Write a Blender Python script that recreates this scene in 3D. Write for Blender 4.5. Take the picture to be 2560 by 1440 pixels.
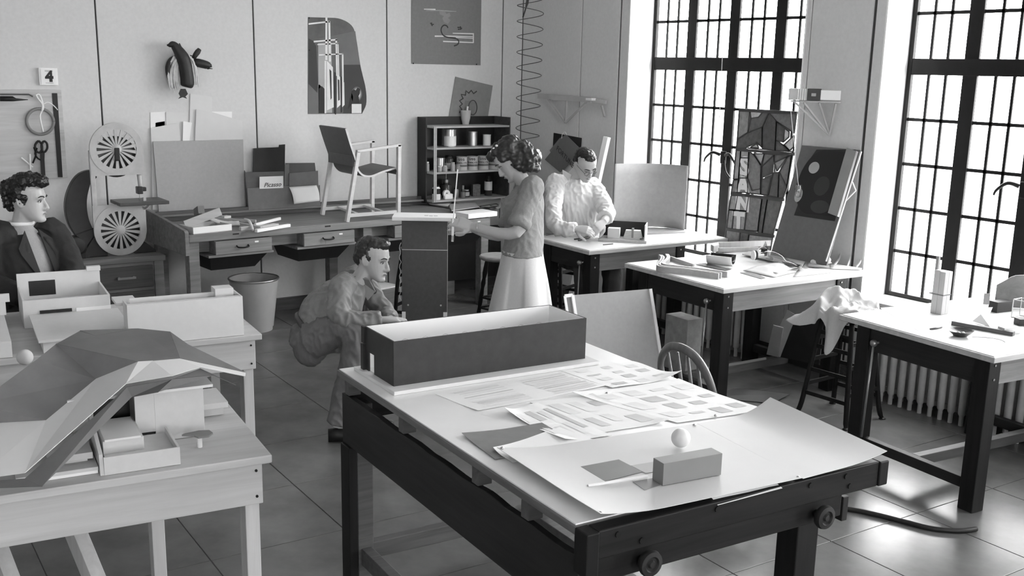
import bpy, math, random
from mathutils import Vector, Matrix, Euler
from math import sin, cos, pi, radians as R
random.seed(7)
for o in list(bpy.data.objects): bpy.data.objects.remove(o, do_unlink=True)
SC = bpy.context.scene
COL = SC.collection

# ---------------------------------------------------------------- camera
cam_d = bpy.data.cameras.new('camera'); cam = bpy.data.objects.new('camera', cam_d); COL.objects.link(cam)
cam_d.sensor_width = 36; cam_d.lens = 37.198; cam_d.shift_y = 0.02054; cam_d.clip_start = .05; cam_d.clip_end = 200
YAW, PITCH, ROLL = 0.614613, 0.223883, 0.020862
fw = Vector((sin(YAW)*cos(PITCH), cos(YAW)*cos(PITCH), -sin(PITCH)))
rt = Vector((cos(YAW), -sin(YAW), 0)); up = rt.cross(fw)
rt, up = rt*cos(ROLL)+up*sin(ROLL), up*cos(ROLL)-rt*sin(ROLL)
cam.matrix_world = Matrix(((rt.x, up.x, -fw.x, 0), (rt.y, up.y, -fw.y, 0), (rt.z, up.z, -fw.z, 2.08), (0, 0, 0, 1)))
SC.camera = cam
# ---------------------------------------------------------------- light: overcast daylight through the windows
W = bpy.data.worlds.new('overcast_sky'); SC.world = W; W.use_nodes = True
nt = W.node_tree; nt.nodes.clear()
bg = nt.nodes.new('ShaderNodeBackground'); wo = nt.nodes.new('ShaderNodeOutputWorld')
bg.inputs[0].default_value = (1, 1, 1, 1); bg.inputs[1].default_value = 21.0
nt.links.new(bg.outputs[0], wo.inputs[0])
def portal(y0, y1, z0, z1, front=False):
    l = bpy.data.lights.new('window_portal', 'AREA'); l.shape = 'RECTANGLE'; l.size = z1-z0; l.size_y = y1-y0
    l.cycles.is_portal = True
    o = bpy.data.objects.new('window_portal', l); COL.objects.link(o)
    if front: o.location = ((y0+y1)/2, -4.95, (z0+z1)/2); o.rotation_euler = (R(90), R(90), 0)
    else: o.location = (6.55, (y0+y1)/2, (z0+z1)/2); o.rotation_euler = (0, R(90), 0)
WIN = [(5.05, 6.91), (2.55, 4.41), (.05, 1.91), (-2.45, -.59)]
WZ0, WZ1 = .60, 3.12
WIN_ADDED = [(-3.4, -1.54), (.4, 2.26)]      # unseen windows, added behind the camera to brighten the back wall
for a, b in WIN: portal(a, b, WZ0, WZ1)
for a, b in WIN_ADDED: portal(a, b, WZ0, WZ1, True)
vs = SC.view_settings
vs.view_transform = 'Standard'; vs.look = 'None'; vs.exposure = 0.2; vs.gamma = 1.0; vs.use_curve_mapping = False
SC.display_settings.display_device = 'sRGB'
SC.cycles.use_denoising = True
SC.cycles.max_bounces = 10; SC.cycles.diffuse_bounces = 5; SC.cycles.transparent_max_bounces = 12
SC.cycles.sample_clamp_indirect = 8

# ---------------------------------------------------------------- materials
MATS = {}
def mat(name, g, rough=.6, kind='plain', amt=.12, scale=6.0, metal=0.0, spec=.4, bump=0.0, axis=0):
    """greyscale procedural material. kinds: plain, wood, mottle, cloth"""
    if name in MATS: return MATS[name]
    m = bpy.data.materials.new(name); m.use_nodes = True; n = m.node_tree.nodes; L = m.node_tree.links
    b = n['Principled BSDF']; b.inputs['Roughness'].default_value = rough; b.inputs['Metallic'].default_value = metal
    b.inputs['Specular IOR Level'].default_value = spec
    tc = n.new('ShaderNodeTexCoord'); mp = n.new('ShaderNodeMapping'); L.new(tc.outputs['Object'], mp.inputs[0])
    no = n.new('ShaderNodeTexNoise'); L.new(mp.outputs[0], no.inputs['Vector'])
    no.inputs['Scale'].default_value = scale; no.inputs['Detail'].default_value = 5; no.inputs['Roughness'].default_value = .6
    src = no.outputs['Fac']
    if kind == 'wood':
        s = [26, 26, 26]; s[axis] = 1.6; mp.inputs['Scale'].default_value = s; no.inputs['Scale'].default_value = scale/6.0
        no.inputs['Distortion'].default_value = .6
    if kind == 'cloth':
        mp.inputs['Scale'].default_value = (60, 60, 25)
    r = n.new('ShaderNodeMapRange'); L.new(src, r.inputs['Value'])
    r.inputs['From Min'].default_value = .25; r.inputs['From Max'].default_value = .75
    r.inputs['To Min'].default_value = g*(1-amt); r.inputs['To Max'].default_value = min(1, g*(1+amt))
    cb = n.new('ShaderNodeCombineColor')
    for i in range(3): L.new(r.outputs[0], cb.inputs[i])
    L.new(cb.outputs[0], b.inputs['Base Color'])
    if bump:
        bp = n.new('ShaderNodeBump'); bp.inputs['Strength'].default_value = bump; bp.inputs['Distance'].default_value = .004
        L.new(src, bp.inputs['Height']); L.new(bp.outputs[0], b.inputs['Normal'])
    MATS[name] = m; return m
def glass_mat(name, gloss=.06, tint=1.0):
    if name in MATS: return MATS[name]
    m = bpy.data.materials.new(name); m.use_nodes = True; n = m.node_tree.nodes; L = m.node_tree.links; n.clear()
    t = n.new('ShaderNodeBsdfTransparent'); t.inputs[0].default_value = (tint, tint, tint, 1)
    g = n.new('ShaderNodeBsdfGlossy'); g.inputs['Roughness'].default_value = .03
    x = n.new('ShaderNodeMixShader'); x.inputs[0].default_value = gloss; o = n.new('ShaderNodeOutputMaterial')
    L.new(t.outputs[0], x.inputs[1]); L.new(g.outputs[0], x.inputs[2]); L.new(x.outputs[0], o.inputs[0])
    MATS[name] = m; return m
wall_m = mat('wall_board', .64, .85, 'plain', .05, 40, bump=.08)
plaster_m = mat('white_plaster', .86, .8, 'plain', .03, 8)
seam_m = mat('dark_joint', .06, .8)
ceil_m = mat('ceiling_paint', .88, .9, 'plain', .03)
tile_m = mat('floor_tile', .125, .25, 'mottle', .28, 3.2, bump=.05)
iron_m = mat('dark_iron', .010, .5, 'plain', .2, 20, spec=.2)
pine_m = mat('pale_pine', .50, .6, 'wood', .16, 5)
piney_m = mat('pale_pine_upright', .55, .6, 'wood', .14, 5, axis=2)
oak_m = mat('dark_oak', .011, .5, 'wood', .6, 8, spec=.2)
oaky_m = mat('dark_oak_upright', .009, .5, 'wood', .5, 8, axis=2, spec=.2)
oakm_m = mat('mid_oak', .075, .5, 'wood', .4, 8)
oakd_m = mat('oak_lengthwise', .019, .5, 'wood', .4, 8, axis=1, spec=.2)
top_m = mat('white_table_top', .84, .32, 'plain', .04, 5)
edge_m = mat('table_edge_wood', .42, .5, 'wood', .2, 6)
white_m = mat('white_paper', .86, .7, 'plain', .03, 4)
card_m = mat('pale_card', .66, .75, 'plain', .05, 5)
grey_m = mat('grey_board', .30, .8, 'plain', .06, 30)
mid_m = mat('mid_grey_board', .20, .8, 'plain', .08, 20)
dark_m = mat('dark_grey_card', .05, .7, 'plain', .2, 12)
black_m = mat('black_paint', .012, .5, 'plain', .3, 12)
bench_m = mat('worn_bench_wood', .20, .55, 'wood', .35, 6)
steel_m = mat('bright_metal', .55, .3, 'plain', .08, 10, metal=.9)
brass_m = mat('dull_metal', .3, .35, 'plain', .15, 10, metal=.8)
glass_m = glass_mat('window_glass')

# ---------------------------------------------------------------- mesh helpers
class MB:
    """collects shapes into one mesh"""
    def __init__(s, M=None): s.v = []; s.f = []; s.M = M; s.mi = []
    def add(s, vs, fs, m=None, mi=0):
        k = len(s.v)
        for v in vs:
            v = Vector(v)
            if m is not None: v = m @ v
            if s.M is not None: v = s.M @ v
            s.v.append(v)
        s.f += [tuple(i+k for i in f) for f in fs]; s.mi += [mi]*len(fs); return s
    def box(s, x0, x1, y0, y1, z0, z1, m=None, mi=0):
        vs = [(x, y, z) for z in (z0, z1) for y in (y0, y1) for x in (x0, x1)]
        return s.add(vs, [(0, 2, 3, 1), (4, 5, 7, 6), (0, 1, 5, 4), (2, 6, 7, 3), (0, 4, 6, 2), (1, 3, 7, 5)], m, mi)
    def cbox(s, c, d, rz=0, rx=0, ry=0, mi=0):
        m = Matrix.Translation(c) @ Euler((rx, ry, rz)).to_matrix().to_4x4()
        return s.box(-d[0]/2, d[0]/2, -d[1]/2, d[1]/2, -d[2]/2, d[2]/2, m, mi)
    def bar(s, a, b, w, h, upv=(0, 0, 1), mi=0):
        """rectangular bar from a to b, w across, h along upv"""
        a = Vector(a); b = Vector(b); d = (b-a).normalized(); u = Vector(upv); x = d.cross(u)
        if x.length < 1e-4: x = d.cross(Vector((0, 1, 0)))
        x.normalize(); u = x.cross(d)
        vs = [p+x*(i*w/2)+u*(j*h/2) for p in (a, b) for j in (-1, 1) for i in (-1, 1)]
        return s.add(vs, [(0, 1, 3, 2), (4, 6, 7, 5), (0, 4, 5, 1), (2, 3, 7, 6), (0, 2, 6, 4), (1, 5, 7, 3)], None, mi)
    def loft(s, rings, cap=True, closed=True, mi=0):
        n = len(rings[0]); vs = [p for r in rings for p in r]; fs = []
        for k in range(len(rings)-1):
            for i in range(n if closed else n-1):
                j = (i+1) % n; fs.append((k*n+i, k*n+j, (k+1)*n+j, (k+1)*n+i))
        if cap: fs.append(tuple(range(n-1, -1, -1))); fs.append(tuple((len(rings)-1)*n+i for i in range(n)))
        return s.add(vs, fs, None, mi)
    def tube(s, pts, r, n=8, cap=True, rs=None, mi=0):
        pts = [Vector(p) for p in pts]; rings = []; pu = None
        for k, p in enumerate(pts):
            d = (pts[min(k+1, len(pts)-1)]-pts[max(k-1, 0)]).normalized()
            if pu is None: pu = Vector((0, 0, 1)) if abs(d.z) < .9 else Vector((0, 1, 0))
            x = d.cross(pu).normalized(); pu = x.cross(d)
            rr = rs[k] if rs else r
            rings.append([p+(x*cos(2*pi*i/n)+pu*sin(2*pi*i/n))*rr for i in range(n)])
        return s.loft(rings, cap, True, mi)
    def lathe(s, prof, n=20, c=(0, 0, 0), cap=True, m=None, mi=0):
        c = Vector(c); rings = [[Vector((r*cos(2*pi*i/n), r*sin(2*pi*i/n), z)) for i in range(n)] for r, z in prof]
        if m is not None: rings = [[m @ p for p in q] for q in rings]
        return s.loft([[p+c for p in q] for q in rings], cap, True, mi)
    def prism(s, poly, z0, z1, m=None, mi=0):
        n = len(poly); vs = [(x, y, z0) for x, y in poly]+[(x, y, z1) for x, y in poly]
        fs = [tuple(range(n-1, -1, -1)), tuple(range(n, 2*n))]+[(i, (i+1) % n, n+(i+1) % n, n+i) for i in range(n)]
        return s.add(vs, fs, m, mi)
    def slab(s, quad, t, mi=0):
        """polygon in space given a thickness t along its normal (behind it)"""
        q = [Vector(p) for p in quad]; nrm = (q[1]-q[0]).cross(q[-1]-q[0]).normalized(); n = len(q)
        vs = q+[p-nrm*t for p in q]
        return s.add(vs, [tuple(range(n)), tuple(range(2*n-1, n-1, -1))]+[(i, n+i, n+(i+1) % n, (i+1) % n) for i in range(n)], None, mi)
    def ell(s, c, rad, n=16, k=10, m=None, mi=0):
        rings = []
        for j in range(k+1):
            a = -pi/2+pi*j/k; a = max(-pi/2+.02, min(pi/2-.02, a))
            rings.append([Vector((rad[0]*cos(a)*cos(2*pi*i/n), rad[1]*cos(a)*sin(2*pi*i/n), rad[2]*sin(a))) for i in range(n)])
        if m is not None: rings = [[m @ p for p in q] for q in rings]
        c = Vector(c); return s.loft([[p+c for p in q] for q in rings], True, True, mi)
    def grid(s, fn, nu, nv, t=0, mi=0):
        """sheet fn(u,v) with optional thickness t"""
        P = [[Vector(fn(i/nu, j/nv)) for i in range(nu+1)] for j in range(nv+1)]
        vs = [p for r in P for p in r]; fs = []; w = nu+1
        for j in range(nv):
            for i in range(nu): fs.append((j*w+i, j*w+i+1, (j+1)*w+i+1, (j+1)*w+i))
        if t:
            N = len(vs); vs2 = []
            for j in range(nv+1):
                for i in range(nu+1):
                    a = P[j][min(i+1, nu)]-P[j][max(i-1, 0)]; b = P[min(j+1, nv)][i]-P[max(j-1, 0)][i]
                    vs2.append(P[j][i]-a.cross(b).normalized()*t)
            fs2 = [tuple(N+i for i in reversed(f)) for f in fs]
            ed = [j*w+0 for j in range(nv+1)]
            rim = [i for i in range(nu+1)]+[j*w+nu for j in range(1, nv+1)]+[nv*w+i for i in range(nu-1, -1, -1)]+[j*w for j in range(nv-1, 0, -1)]
            fs3 = [(rim[(i+1) % len(rim)], rim[i], N+rim[i], N+rim[(i+1) % len(rim)]) for i in range(len(rim))]
            vs += vs2; fs += fs2+fs3
        return s.add(vs, fs, None, mi)
    def build(s, name, m, parent=None, smooth=False, bev=0, w=False, tag=None, kind=None):
        """link as one mesh object; top-level objects get their origin at the base centre"""
        V = s.v
        if parent is None:
            c = Vector(((min(v.x for v in V)+max(v.x for v in V))/2, (min(v.y for v in V)+max(v.y for v in V))/2, min(v.z for v in V)))
        elif w: c = root_loc(parent)
        else: c = Vector((0, 0, 0))
        me = bpy.data.meshes.new(name); me.from_pydata([v-c for v in V], [], s.f)
        for x in (m if isinstance(m, (list, tuple)) else [m]): me.materials.append(x)
        if any(s.mi): me.polygons.foreach_set('material_index', s.mi)
        if smooth: me.polygons.foreach_set('use_smooth', [True]*len(me.polygons))
        me.update(); o = bpy.data.objects.new(name, me); COL.objects.link(o)
        if smooth == 'auto':
            try: me.set_sharp_from_angle(angle=R(40))
            except Exception: pass
        if parent is None: o.location = c
        else: o.parent = parent
        if bev:
            b = o.modifiers.new('bevel', 'BEVEL'); b.width = bev; b.segments = 2; b.limit_method = 'ANGLE'; b.angle_limit = R(50)
        if kind: o['kind'] = kind
        if tag: label(o, *tag)
        return o
def root_loc(o):
    v = Vector((0, 0, 0))
    while o is not None: v = v+o.location; o = o.parent
    return v
def label(o, lab, cat, group=None):
    o['label'] = lab; o['category'] = cat
    if group: o['group'] = group
    return o
def thing(name, lab, cat, loc=(0, 0, 0), rz=0, group=None):
    o = bpy.data.objects.new(name, None); COL.objects.link(o); o.empty_display_size = .1
    o.location = loc; o.rotation_euler = (0, 0, rz); return label(o, lab, cat, group)
def struct(o): o['kind'] = 'structure'; return o
def node(name, loc=(0, 0, 0), rz=0, parent=None):
    o = bpy.data.objects.new(name, None); COL.objects.link(o); o.empty_display_size = .1
    o.location = loc; o.rotation_euler = (0, 0, rz); o.parent = parent; return o
def copy_tree(o, parent=None, loc=None, rz=None, lab=None):
    c = o.copy(); COL.objects.link(c); c.parent = parent
    if loc is not None: c.location = loc
    if rz is not None: c.rotation_euler = (0, 0, rz)
    if lab: c['label'] = lab
    for ch in list(o.children): copy_tree(ch, c)
    return c
def inst(o, name, parent, loc, rot=(0, 0, 0), scale=(1, 1, 1)):
    """another piece sharing o's mesh"""
    c = bpy.data.objects.new(name, o.data); COL.objects.link(c); c.parent = parent; c.location = loc; c.rotation_euler = rot; c.scale = scale
    return c
def arc(c, r, a0, a1, n, z=None):
    return [(c[0]+r*cos(a0+(a1-a0)*i/n), c[1]+r*sin(a0+(a1-a0)*i/n)) + (() if z is None else (z,)) for i in range(n+1)]
def bez(p, n=12):
    """smooth curve through the points"""
    p = [Vector(q) for q in p]; out = []
    for k in range(len(p)-1):
        a, b, c, d = p[max(k-1, 0)], p[k], p[k+1], p[min(k+2, len(p)-1)]
        for i in range(n):
            t = i/n; out.append(.5*((2*b)+(c-a)*t+(2*a-5*b+4*c-d)*t*t+(3*b-a-3*c+d)*t**3))
    out.append(p[-1]); return out
GLYPH = {}
def glyph(s, bold=0, shear=0):
    """lettering mesh of unit size, made once"""
    k = (s, bold, shear)
    if k not in GLYPH:
        cu = bpy.data.curves.new('lettering', 'FONT'); cu.body = s; cu.align_x = 'CENTER'; cu.align_y = 'CENTER'
        cu.extrude = .01; cu.offset = bold; cu.shear = shear; cu.resolution_u = 3
        t = bpy.data.objects.new('lettering', cu); COL.objects.link(t)
        dg = bpy.context.evaluated_depsgraph_get(); GLYPH[k] = bpy.data.meshes.new_from_object(t.evaluated_get(dg))
        bpy.data.objects.remove(t)
    return GLYPH[k]
for q in 'USGTEXOLI': glyph(q, .04)
glyph('4', .06); glyph('Picasso', 0, .35); glyph('FORTUNE', .01)
for q in 'SAINT': glyph(q, .05)
def text(name, s, size, m, M, parent=None, bold=0, shear=0, thick=1.0):
    """lettering as a mesh on plane M"""
    me = glyph(s, bold, shear).copy(); me.name = name; me.materials.clear(); me.materials.append(m)
    o = bpy.data.objects.new(name, me); COL.objects.link(o)
    M = Matrix(M) @ Matrix.Diagonal((size, size, size*thick, 1))
    if parent: M = Matrix.Translation(-root_loc(parent)) @ M; o.parent = parent
    me.transform(M)
    return o
def adopt(o, parent):
    """make a world-placed object a part of a turned parent"""
    o.parent = parent
    o.matrix_parent_inverse = (Matrix.Translation(parent.location) @ parent.rotation_euler.to_matrix().to_4x4()).inverted()
    return o
def plane_m(o, x, y):
    """matrix with origin o, x and y axes in the plane"""
    x = Vector(x).normalized(); z = x.cross(Vector(y)).normalized(); y = z.cross(x); o = Vector(o)
    return Matrix(((x.x, y.x, z.x, o.x), (x.y, y.y, z.y, o.y), (x.z, y.z, z.z, o.z), (0, 0, 0, 1)))

# ================================================================ the room
YB, XR, XL, YF, CZ = 8.43, 6.01, -5.0, -4.5, 3.75
XW = 6.29                                       # window plane
fl = struct(MB().box(XL-.2, XR+.6, YF-.2, YB+.2, -.12, -.003).build('floor', seam_m))
# 2 ft floor tiles, laid a little askew to the walls
TS, TA = .6185, R(-2.0)
tu = Vector((cos(TA), sin(TA), 0)); tv = Vector((-sin(TA), cos(TA), 0))
proto = None
for i in range(-12, 9):
    for j in range(-9, 14):
        c = tu*(1.225+TS*(i+.5))+tv*(2.945+TS*(j+.5))
        if not (XL < c.x < XR+.3 and YF < c.y < YB+.3): continue
        if proto is None:
            h = TS/2-.0022; proto = MB().box(-h, h, -h, h, -.006, 0).build('floor_tile', tile_m, fl, bev=.0015)
            proto.location = c-root_loc(fl); proto.rotation_euler.z = TA
        else: inst(proto, 'floor_tile', fl, c-root_loc(fl), (0, 0, TA))
for o in fl.children:                           # shared bevel
    if o is not proto:
        b = o.modifiers.new('bevel', 'BEVEL'); b.width = .0015; b.segments = 1
struct(MB().box(XL-.2, XR+.6, YF-.2, YB+.2, CZ, CZ+.15).build('ceiling', ceil_m))
struct(MB().box(XL-.2, XL, YF-.2, YB+.2, 0, CZ).build('wall_left', wall_m))
wf = MB().box(XL-.2, XR+.6, YF-.5, YF, 0, WZ0).box(XL-.2, XR+.6, YF-.5, YF, WZ1, CZ)
ef = [XL-.2]+[v for q in WIN_ADDED for v in q]+[XR+.6]
for k in range(0, len(ef), 2): wf.box(ef[k], ef[k+1], YF-.5, YF, WZ0, WZ1)
struct(wf.build('wall_front', wall_m))
wb = struct(MB().box(XL, XR+.6, YB+.012, YB+.2, 0, CZ).build('wall_back', seam_m))
xs = [XL]+[2.121-1.219*k for k in range(5, -1, -1)]+[3.342, 4.556, 5.780, XR]
for a, b in zip(xs, xs[1:]):
    MB().box(a+.006, b-.006, YB, YB+.014, .10, CZ).build('wall_panel', wall_m, wb, bev=.003, w=True)
struct(MB().box(XL, XR, YB-.018, YB, 0, .095).box(XL, XR, YB-.012, YB, .095, .11).build('baseboard_back', oakm_m, bev=.003))
# window wall: panels on a dark ground, white plaster reveals
wr = struct(MB().box(XR+.015, XR+.02, YF, YB, 0, .02).build('wall_right', seam_m))
core = MB()
ed = [YF]+[v for a, b in reversed(WIN) for v in (a, b)]+[YB]
for k in range(0, len(ed), 2): core.box(XR+.014, XR+.40, ed[k], ed[k+1], 0, CZ)
for a, b in WIN: core.box(XR+.014, XR+.40, a, b, 0, WZ0-.02).box(XR+.014, XR+.40, a, b, WZ1, CZ)
core.build('wall_core', seam_m, wr, w=True)
for a, b in WIN:                                # plaster lining of each opening
    MB().box(XR-.002, XW+.12, b-.012, b+.001, WZ0, WZ1).build('reveal', plaster_m, wr, w=True)
    MB().box(XR-.002, XW+.12, a-.001, a+.012, WZ0, WZ1).build('reveal', plaster_m, wr, w=True)
    MB().box(XR-.02, XW+.12, a, b, WZ0-.03, WZ0).build('window_stool', plaster_m, wr, w=True, bev=.004)
    MB().box(XR-.002, XW+.12, a, b, WZ1, WZ1+.012).build('reveal', plaster_m, wr, w=True)
    MB().box(XR, XR+.015, a+.001, b-.001, .11, WZ0-.03).build('wall_panel', wall_m, wr, w=True)
    MB().box(XR, XR+.015, a+.001, b-.001, WZ1+.012, CZ).build('wall_panel', wall_m, wr, w=True)
def rp(a, b): MB().box(XR, XR+.015, a, b, .10, CZ).build('wall_panel', wall_m, wr, bev=.003, w=True)
rp(7.545, YB); rp(7.035, 7.532); rp(6.912, 7.012)
rp(4.512, 5.006); rp(4.412, 4.485); rp(5.014, 5.048)
rp(2.012, 2.465); rp(1.912, 2.0); rp(2.48, 2.548); rp(-.488, -.05); rp(-.588, -.5); rp(-.04, .048); rp(YF, -2.452)
for k, (a, b) in enumerate([(7.04, YB), (4.42, 5.04), (1.92, 2.54), (-.58, .04)]):
    struct(MB().box(XR-.018, XR, a, b, 0, .095).box(XR-.012, XR, a, b, .095, .11).build('baseboard_right', oakm_m, bev=.003))

ZR = [.625, .912, 1.206, 1.504, 1.80, 2.09]      # glazing rows below the transom
ZT = [2.195, 2.482, 2.785, 3.085]
P_ = {}
def window(k, a, b, front=False):
    w = struct(node('window_%d' % k, (XW, (a+b)/2, WZ0)))  # window_5 and window_6 are the added, unseen pair behind the camera
    if front: w.location = ((a+b)/2, YF-.28, WZ0); w.rotation_euler.z = R(-90)
    oy = (a+b)/2; oz = WZ0; hw = (b-a)/2
    def bx(name, y0, y1, z0, z1, x0=-.02, x1=.03, m=iron_m, bev=0):
        return MB().box(x0, x1, y0, y1, z0-oz, z1-oz).build(name, m, w, bev=bev)
    MB().box(-.02, .012, -hw, -hw+.045, 0, WZ1-oz).box(-.02, .012, hw-.045, hw, 0, WZ1-oz).box(-.02, .04, -hw+.045, hw-.045, 0, .03).box(-.02, .04, -hw+.045, hw-.045, WZ1-oz-.04, WZ1-oz).build('frame', iron_m, w, bev=.004)
    bx('transom', -hw+.045, hw-.045, 2.09, 2.195, -.02, .012, bev=.004)
    cy = [-.465, 0, .465]
    for y in cy:
        bx('mullion', y-.05, y+.05, WZ0+.03, WZ1-.04, -.014, .010, bev=.004)
    lights = [(-hw+.045, cy[0]-.05), (cy[0]+.05, cy[1]-.05), (cy[1]+.05, cy[2]-.05), (cy[2]+.05, hw-.045)]
    for y0, y1 in lights:
        pw = (y1-y0)/3
        for zr in (ZR, ZT):
            for q in (1, 2): bx('vertical_bar', y0+pw*q-.0095, y0+pw*q+.0095, zr[0], zr[-1], -.006, .006)
            for z in zr[1:-1]: bx('horizontal_bar', y0, y1, z-.011, z+.011, -.006, .006)
            for z0, z1 in zip(zr, zr[1:]):
                for q in range(3):
                    key = (round(pw, 3), round(z1-z0, 3))
                    if key not in P_:
                        P_[key] = MB().box(-.001, .001, -pw/2, pw/2, -(z1-z0)/2, (z1-z0)/2).build('pane', glass_m, w)
                        P_[key].location = (.004, y0+pw*(q+.5), (z0+z1)/2-oz)
                    else: inst(P_[key], 'pane', w, (.004, y0+pw*(q+.5), (z0+z1)/2-oz))
    # casement handles on the middle mullion
    z = 1.42-oz
    hb = MB().box(-.05, -.03, -.028, .028, z-.05, z+.05); hb.build('handle_plate', iron_m, w, bev=.006)
    for sgn in (1, -1):
        pts = bez([(-.05, sgn*.03, z+.02), (-.075, sgn*.09, z+.035), (-.085, sgn*.15, z-.01), (-.08, sgn*.17, z-.045)], 6)
        MB().tube(pts, .01, 8, rs=[.014-.008*i/len(pts) for i in range(len(pts))]).build('handle', iron_m, w, smooth=True)
    pts = bez([(-.05, -.02, z-.02), (-.07, -.06, z-.10), (-.08, -.12, z-.15)], 6)
    MB().tube(pts, .008, 8).build('handle', iron_m, w, smooth=True)
    return w
for k, (a, b) in enumerate(WIN): window(k+1, a, b)
for k, (a, b) in enumerate(WIN_ADDED): window(k+5, a, b, True)  # the added pair behind the camera, there for frontal light
# pale ground outside, seen blown out through the lower panes
struct(MB().box(6.8, 60, -50, 60, -1.2, -1.0).build('ground', mat('outdoor_ground', .35, .9, 'mottle', .3, .6)))

# ================================================================ furniture
def screws(mb, pts, d, r=.006):
    for p in pts: mb.tube([Vector(p), Vector(p)+Vector(d)*.004], r, 8)
    return mb
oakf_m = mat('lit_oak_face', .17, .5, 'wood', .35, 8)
def drafting_table(lab, O, rz, w, d, z, ri=.14, knob_y=.12):
    t = thing('drafting_table', lab, 'table', (O[0], O[1], 0), rz, 'oak drafting tables with white tops by the windows')
    MB().box(0, w, 0, d, z-.032, z-.004).build('top_edging', edge_m, t, bev=.003)
    MB().box(.012, w-.012, .012, d-.012, z-.004, z).build('tabletop', mat('worn_white_top', .70, .4, 'plain', .05, 5), t)
    ap0, ap1 = z-.175, z-.032
    lx = [.07, w-ri-.085]; ly = [.07, d-.155]
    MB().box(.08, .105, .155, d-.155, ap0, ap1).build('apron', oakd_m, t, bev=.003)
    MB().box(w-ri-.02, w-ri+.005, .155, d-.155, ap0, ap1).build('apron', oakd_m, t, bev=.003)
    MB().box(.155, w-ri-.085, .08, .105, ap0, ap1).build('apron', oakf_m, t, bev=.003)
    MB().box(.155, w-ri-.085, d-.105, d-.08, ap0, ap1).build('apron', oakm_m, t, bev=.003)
    for x in lx:
        for y in ly:
            lg = MB().box(x, x+.085, y, y+.085, 0, ap1).build('leg', oaky_m, t, bev=.004)
            if y == ly[0]:
                for q in (.04, .11): screws(MB(), [(x+.04, y, ap1-q)], (0, -1, 0)).build('screw', brass_m, lg)
        MB().box(x+.02, x+.065, ly[0]+.085, ly[1], .10, .155).build('stretcher', oakd_m, t, bev=.003)
    MB().box(lx[0]+.065, lx[1]+.02, d/2-.025, d/2+.025, .10, .155).build('stretcher', oakm_m, t, bev=.003)
    # tilting rod with ball knob on the left side
    k = MB().ell((.045, ly[0]+knob_y, ap1-.085), (.02, .02, .02), 12, 8).tube([(.06, ly[0]+knob_y, ap1-.085), (.09, ly[0]+knob_y, ap1-.085)], .008, 8)
    k.build('knob', brass_m, t, smooth=True)
    MB().tube([(.055, ly[0]+knob_y+.01, ap1-.1), (.055, ly[0]+knob_y+.03, .17)], .006, 8).build('tilt_rod', brass_m, t, smooth=True)
    return t
drafting_table('oak drafting table with white top piled with curved wooden strips and scraps', (4.604, 4.335), R(-3.0), 1.30, .96, .82, .14)
drafting_table('oak drafting table at the right edge holding a bundle of sticks and paper models', (4.563, 2.58), R(-6.0), 1.34, .965, .82, .2, .68)
drafting_table('oak drafting table at which the man in glasses works', (4.743, 5.78), R(-2.0), 1.36, .74, .82, .38, .1)

# ---- big foreground drafting table
T1 = thing('drafting_table', 'large foreground drafting table holding the long dark box model', 'table', (1.626, 1.925, 0), R(-4.0))
MB().box(-.02, 1.09, .05, 1.69, .903, .926).build('top_edging', mat('dark_edge', .12, .5, 'wood', .3, axis=1), T1, bev=.003)
MB().box(-.012, 1.082, .06, 1.683, .926, .93).build('tabletop', top_m, T1)
rail = MB().box(.02, 1.075, .0, .05, .845, .926).build('front_rail', oak_m, T1, bev=.004)
for x, z in ((.08, .905), (.42, .905), (.78, .905), (.93, .905), (.16, .87), (.95, .87)): screws(MB(), [(x, .0, z)], (0, -1, 0), .009).build('screw', iron_m, rail)
MB().box(-.02, .02, -.005, .055, .80, .925).build('end_block', oaky_m, T1, bev=.004)
MB().box(1.075, 1.115, -.005, .06, .845, .925).build('end_block', oaky_m, T1, bev=.004)
MB().box(.02, .93, .008, .04, .775, .845).build('front_apron', oak_m, T1, bev=.003)
# side apron, its upper edge worn wavy
prof = [(.06, .63), (1.69, .63)] + [(1.69-1.63*i/30, .830+.002*sin(i*1.3)+(.004 if i % 9 in (3, 4) else 0)) for i in range(31)]
MB().prism(prof, 0, .024, Matrix(((0, 0, 1, 0), (1, 0, 0, 0), (0, 1, 0, 0), (0, 0, 0, 1)))).build('side_apron', oakd_m, T1, bev=.002)
MB().box(1.0, 1.024, .06, 1.69, .72, .80).build('side_apron', oakd_m, T1, bev=.002)
MB().box(.024, 1.0, 1.66, 1.69, .72, .85).build('back_apron', oak_m, T1, bev=.003)
for y in (.33, .62, 1.15, 1.64): MB().box(0, .05, y-.02, y+.02, .835, .903).build('spacer_block', oakm_m, T1, bev=.002)
for x, y in ((.0, 1.60), (.80, .05), (.0, .08), (.86, 1.58)):
    lg = MB().box(x+.024 if x == 0 else x, x+.09, y, y+.085, 0, .775 if y < 1 else .80).build('leg', oakm_m if y > 1 else oaky_m, T1, bev=.004)
MB().box(-.012, .024, 1.60, 1.685, 0, .63).build('leg_facing', oaky_m, T1, bev=.003)
MB().box(.09, .86, 1.63, 1.675, .13, .20).build('stretcher', oakm_m, T1, bev=.003)
MB().box(.035, .08, .165, 1.60, .13, .20).build('stretcher', oakm_m, T1, bev=.003)
MB().box(.82, .865, .135, 1.58, .13, .20).build('stretcher', oakm_m, T1, bev=.003)
rotX = Matrix.Rotation(R(90), 4, 'X')
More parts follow.
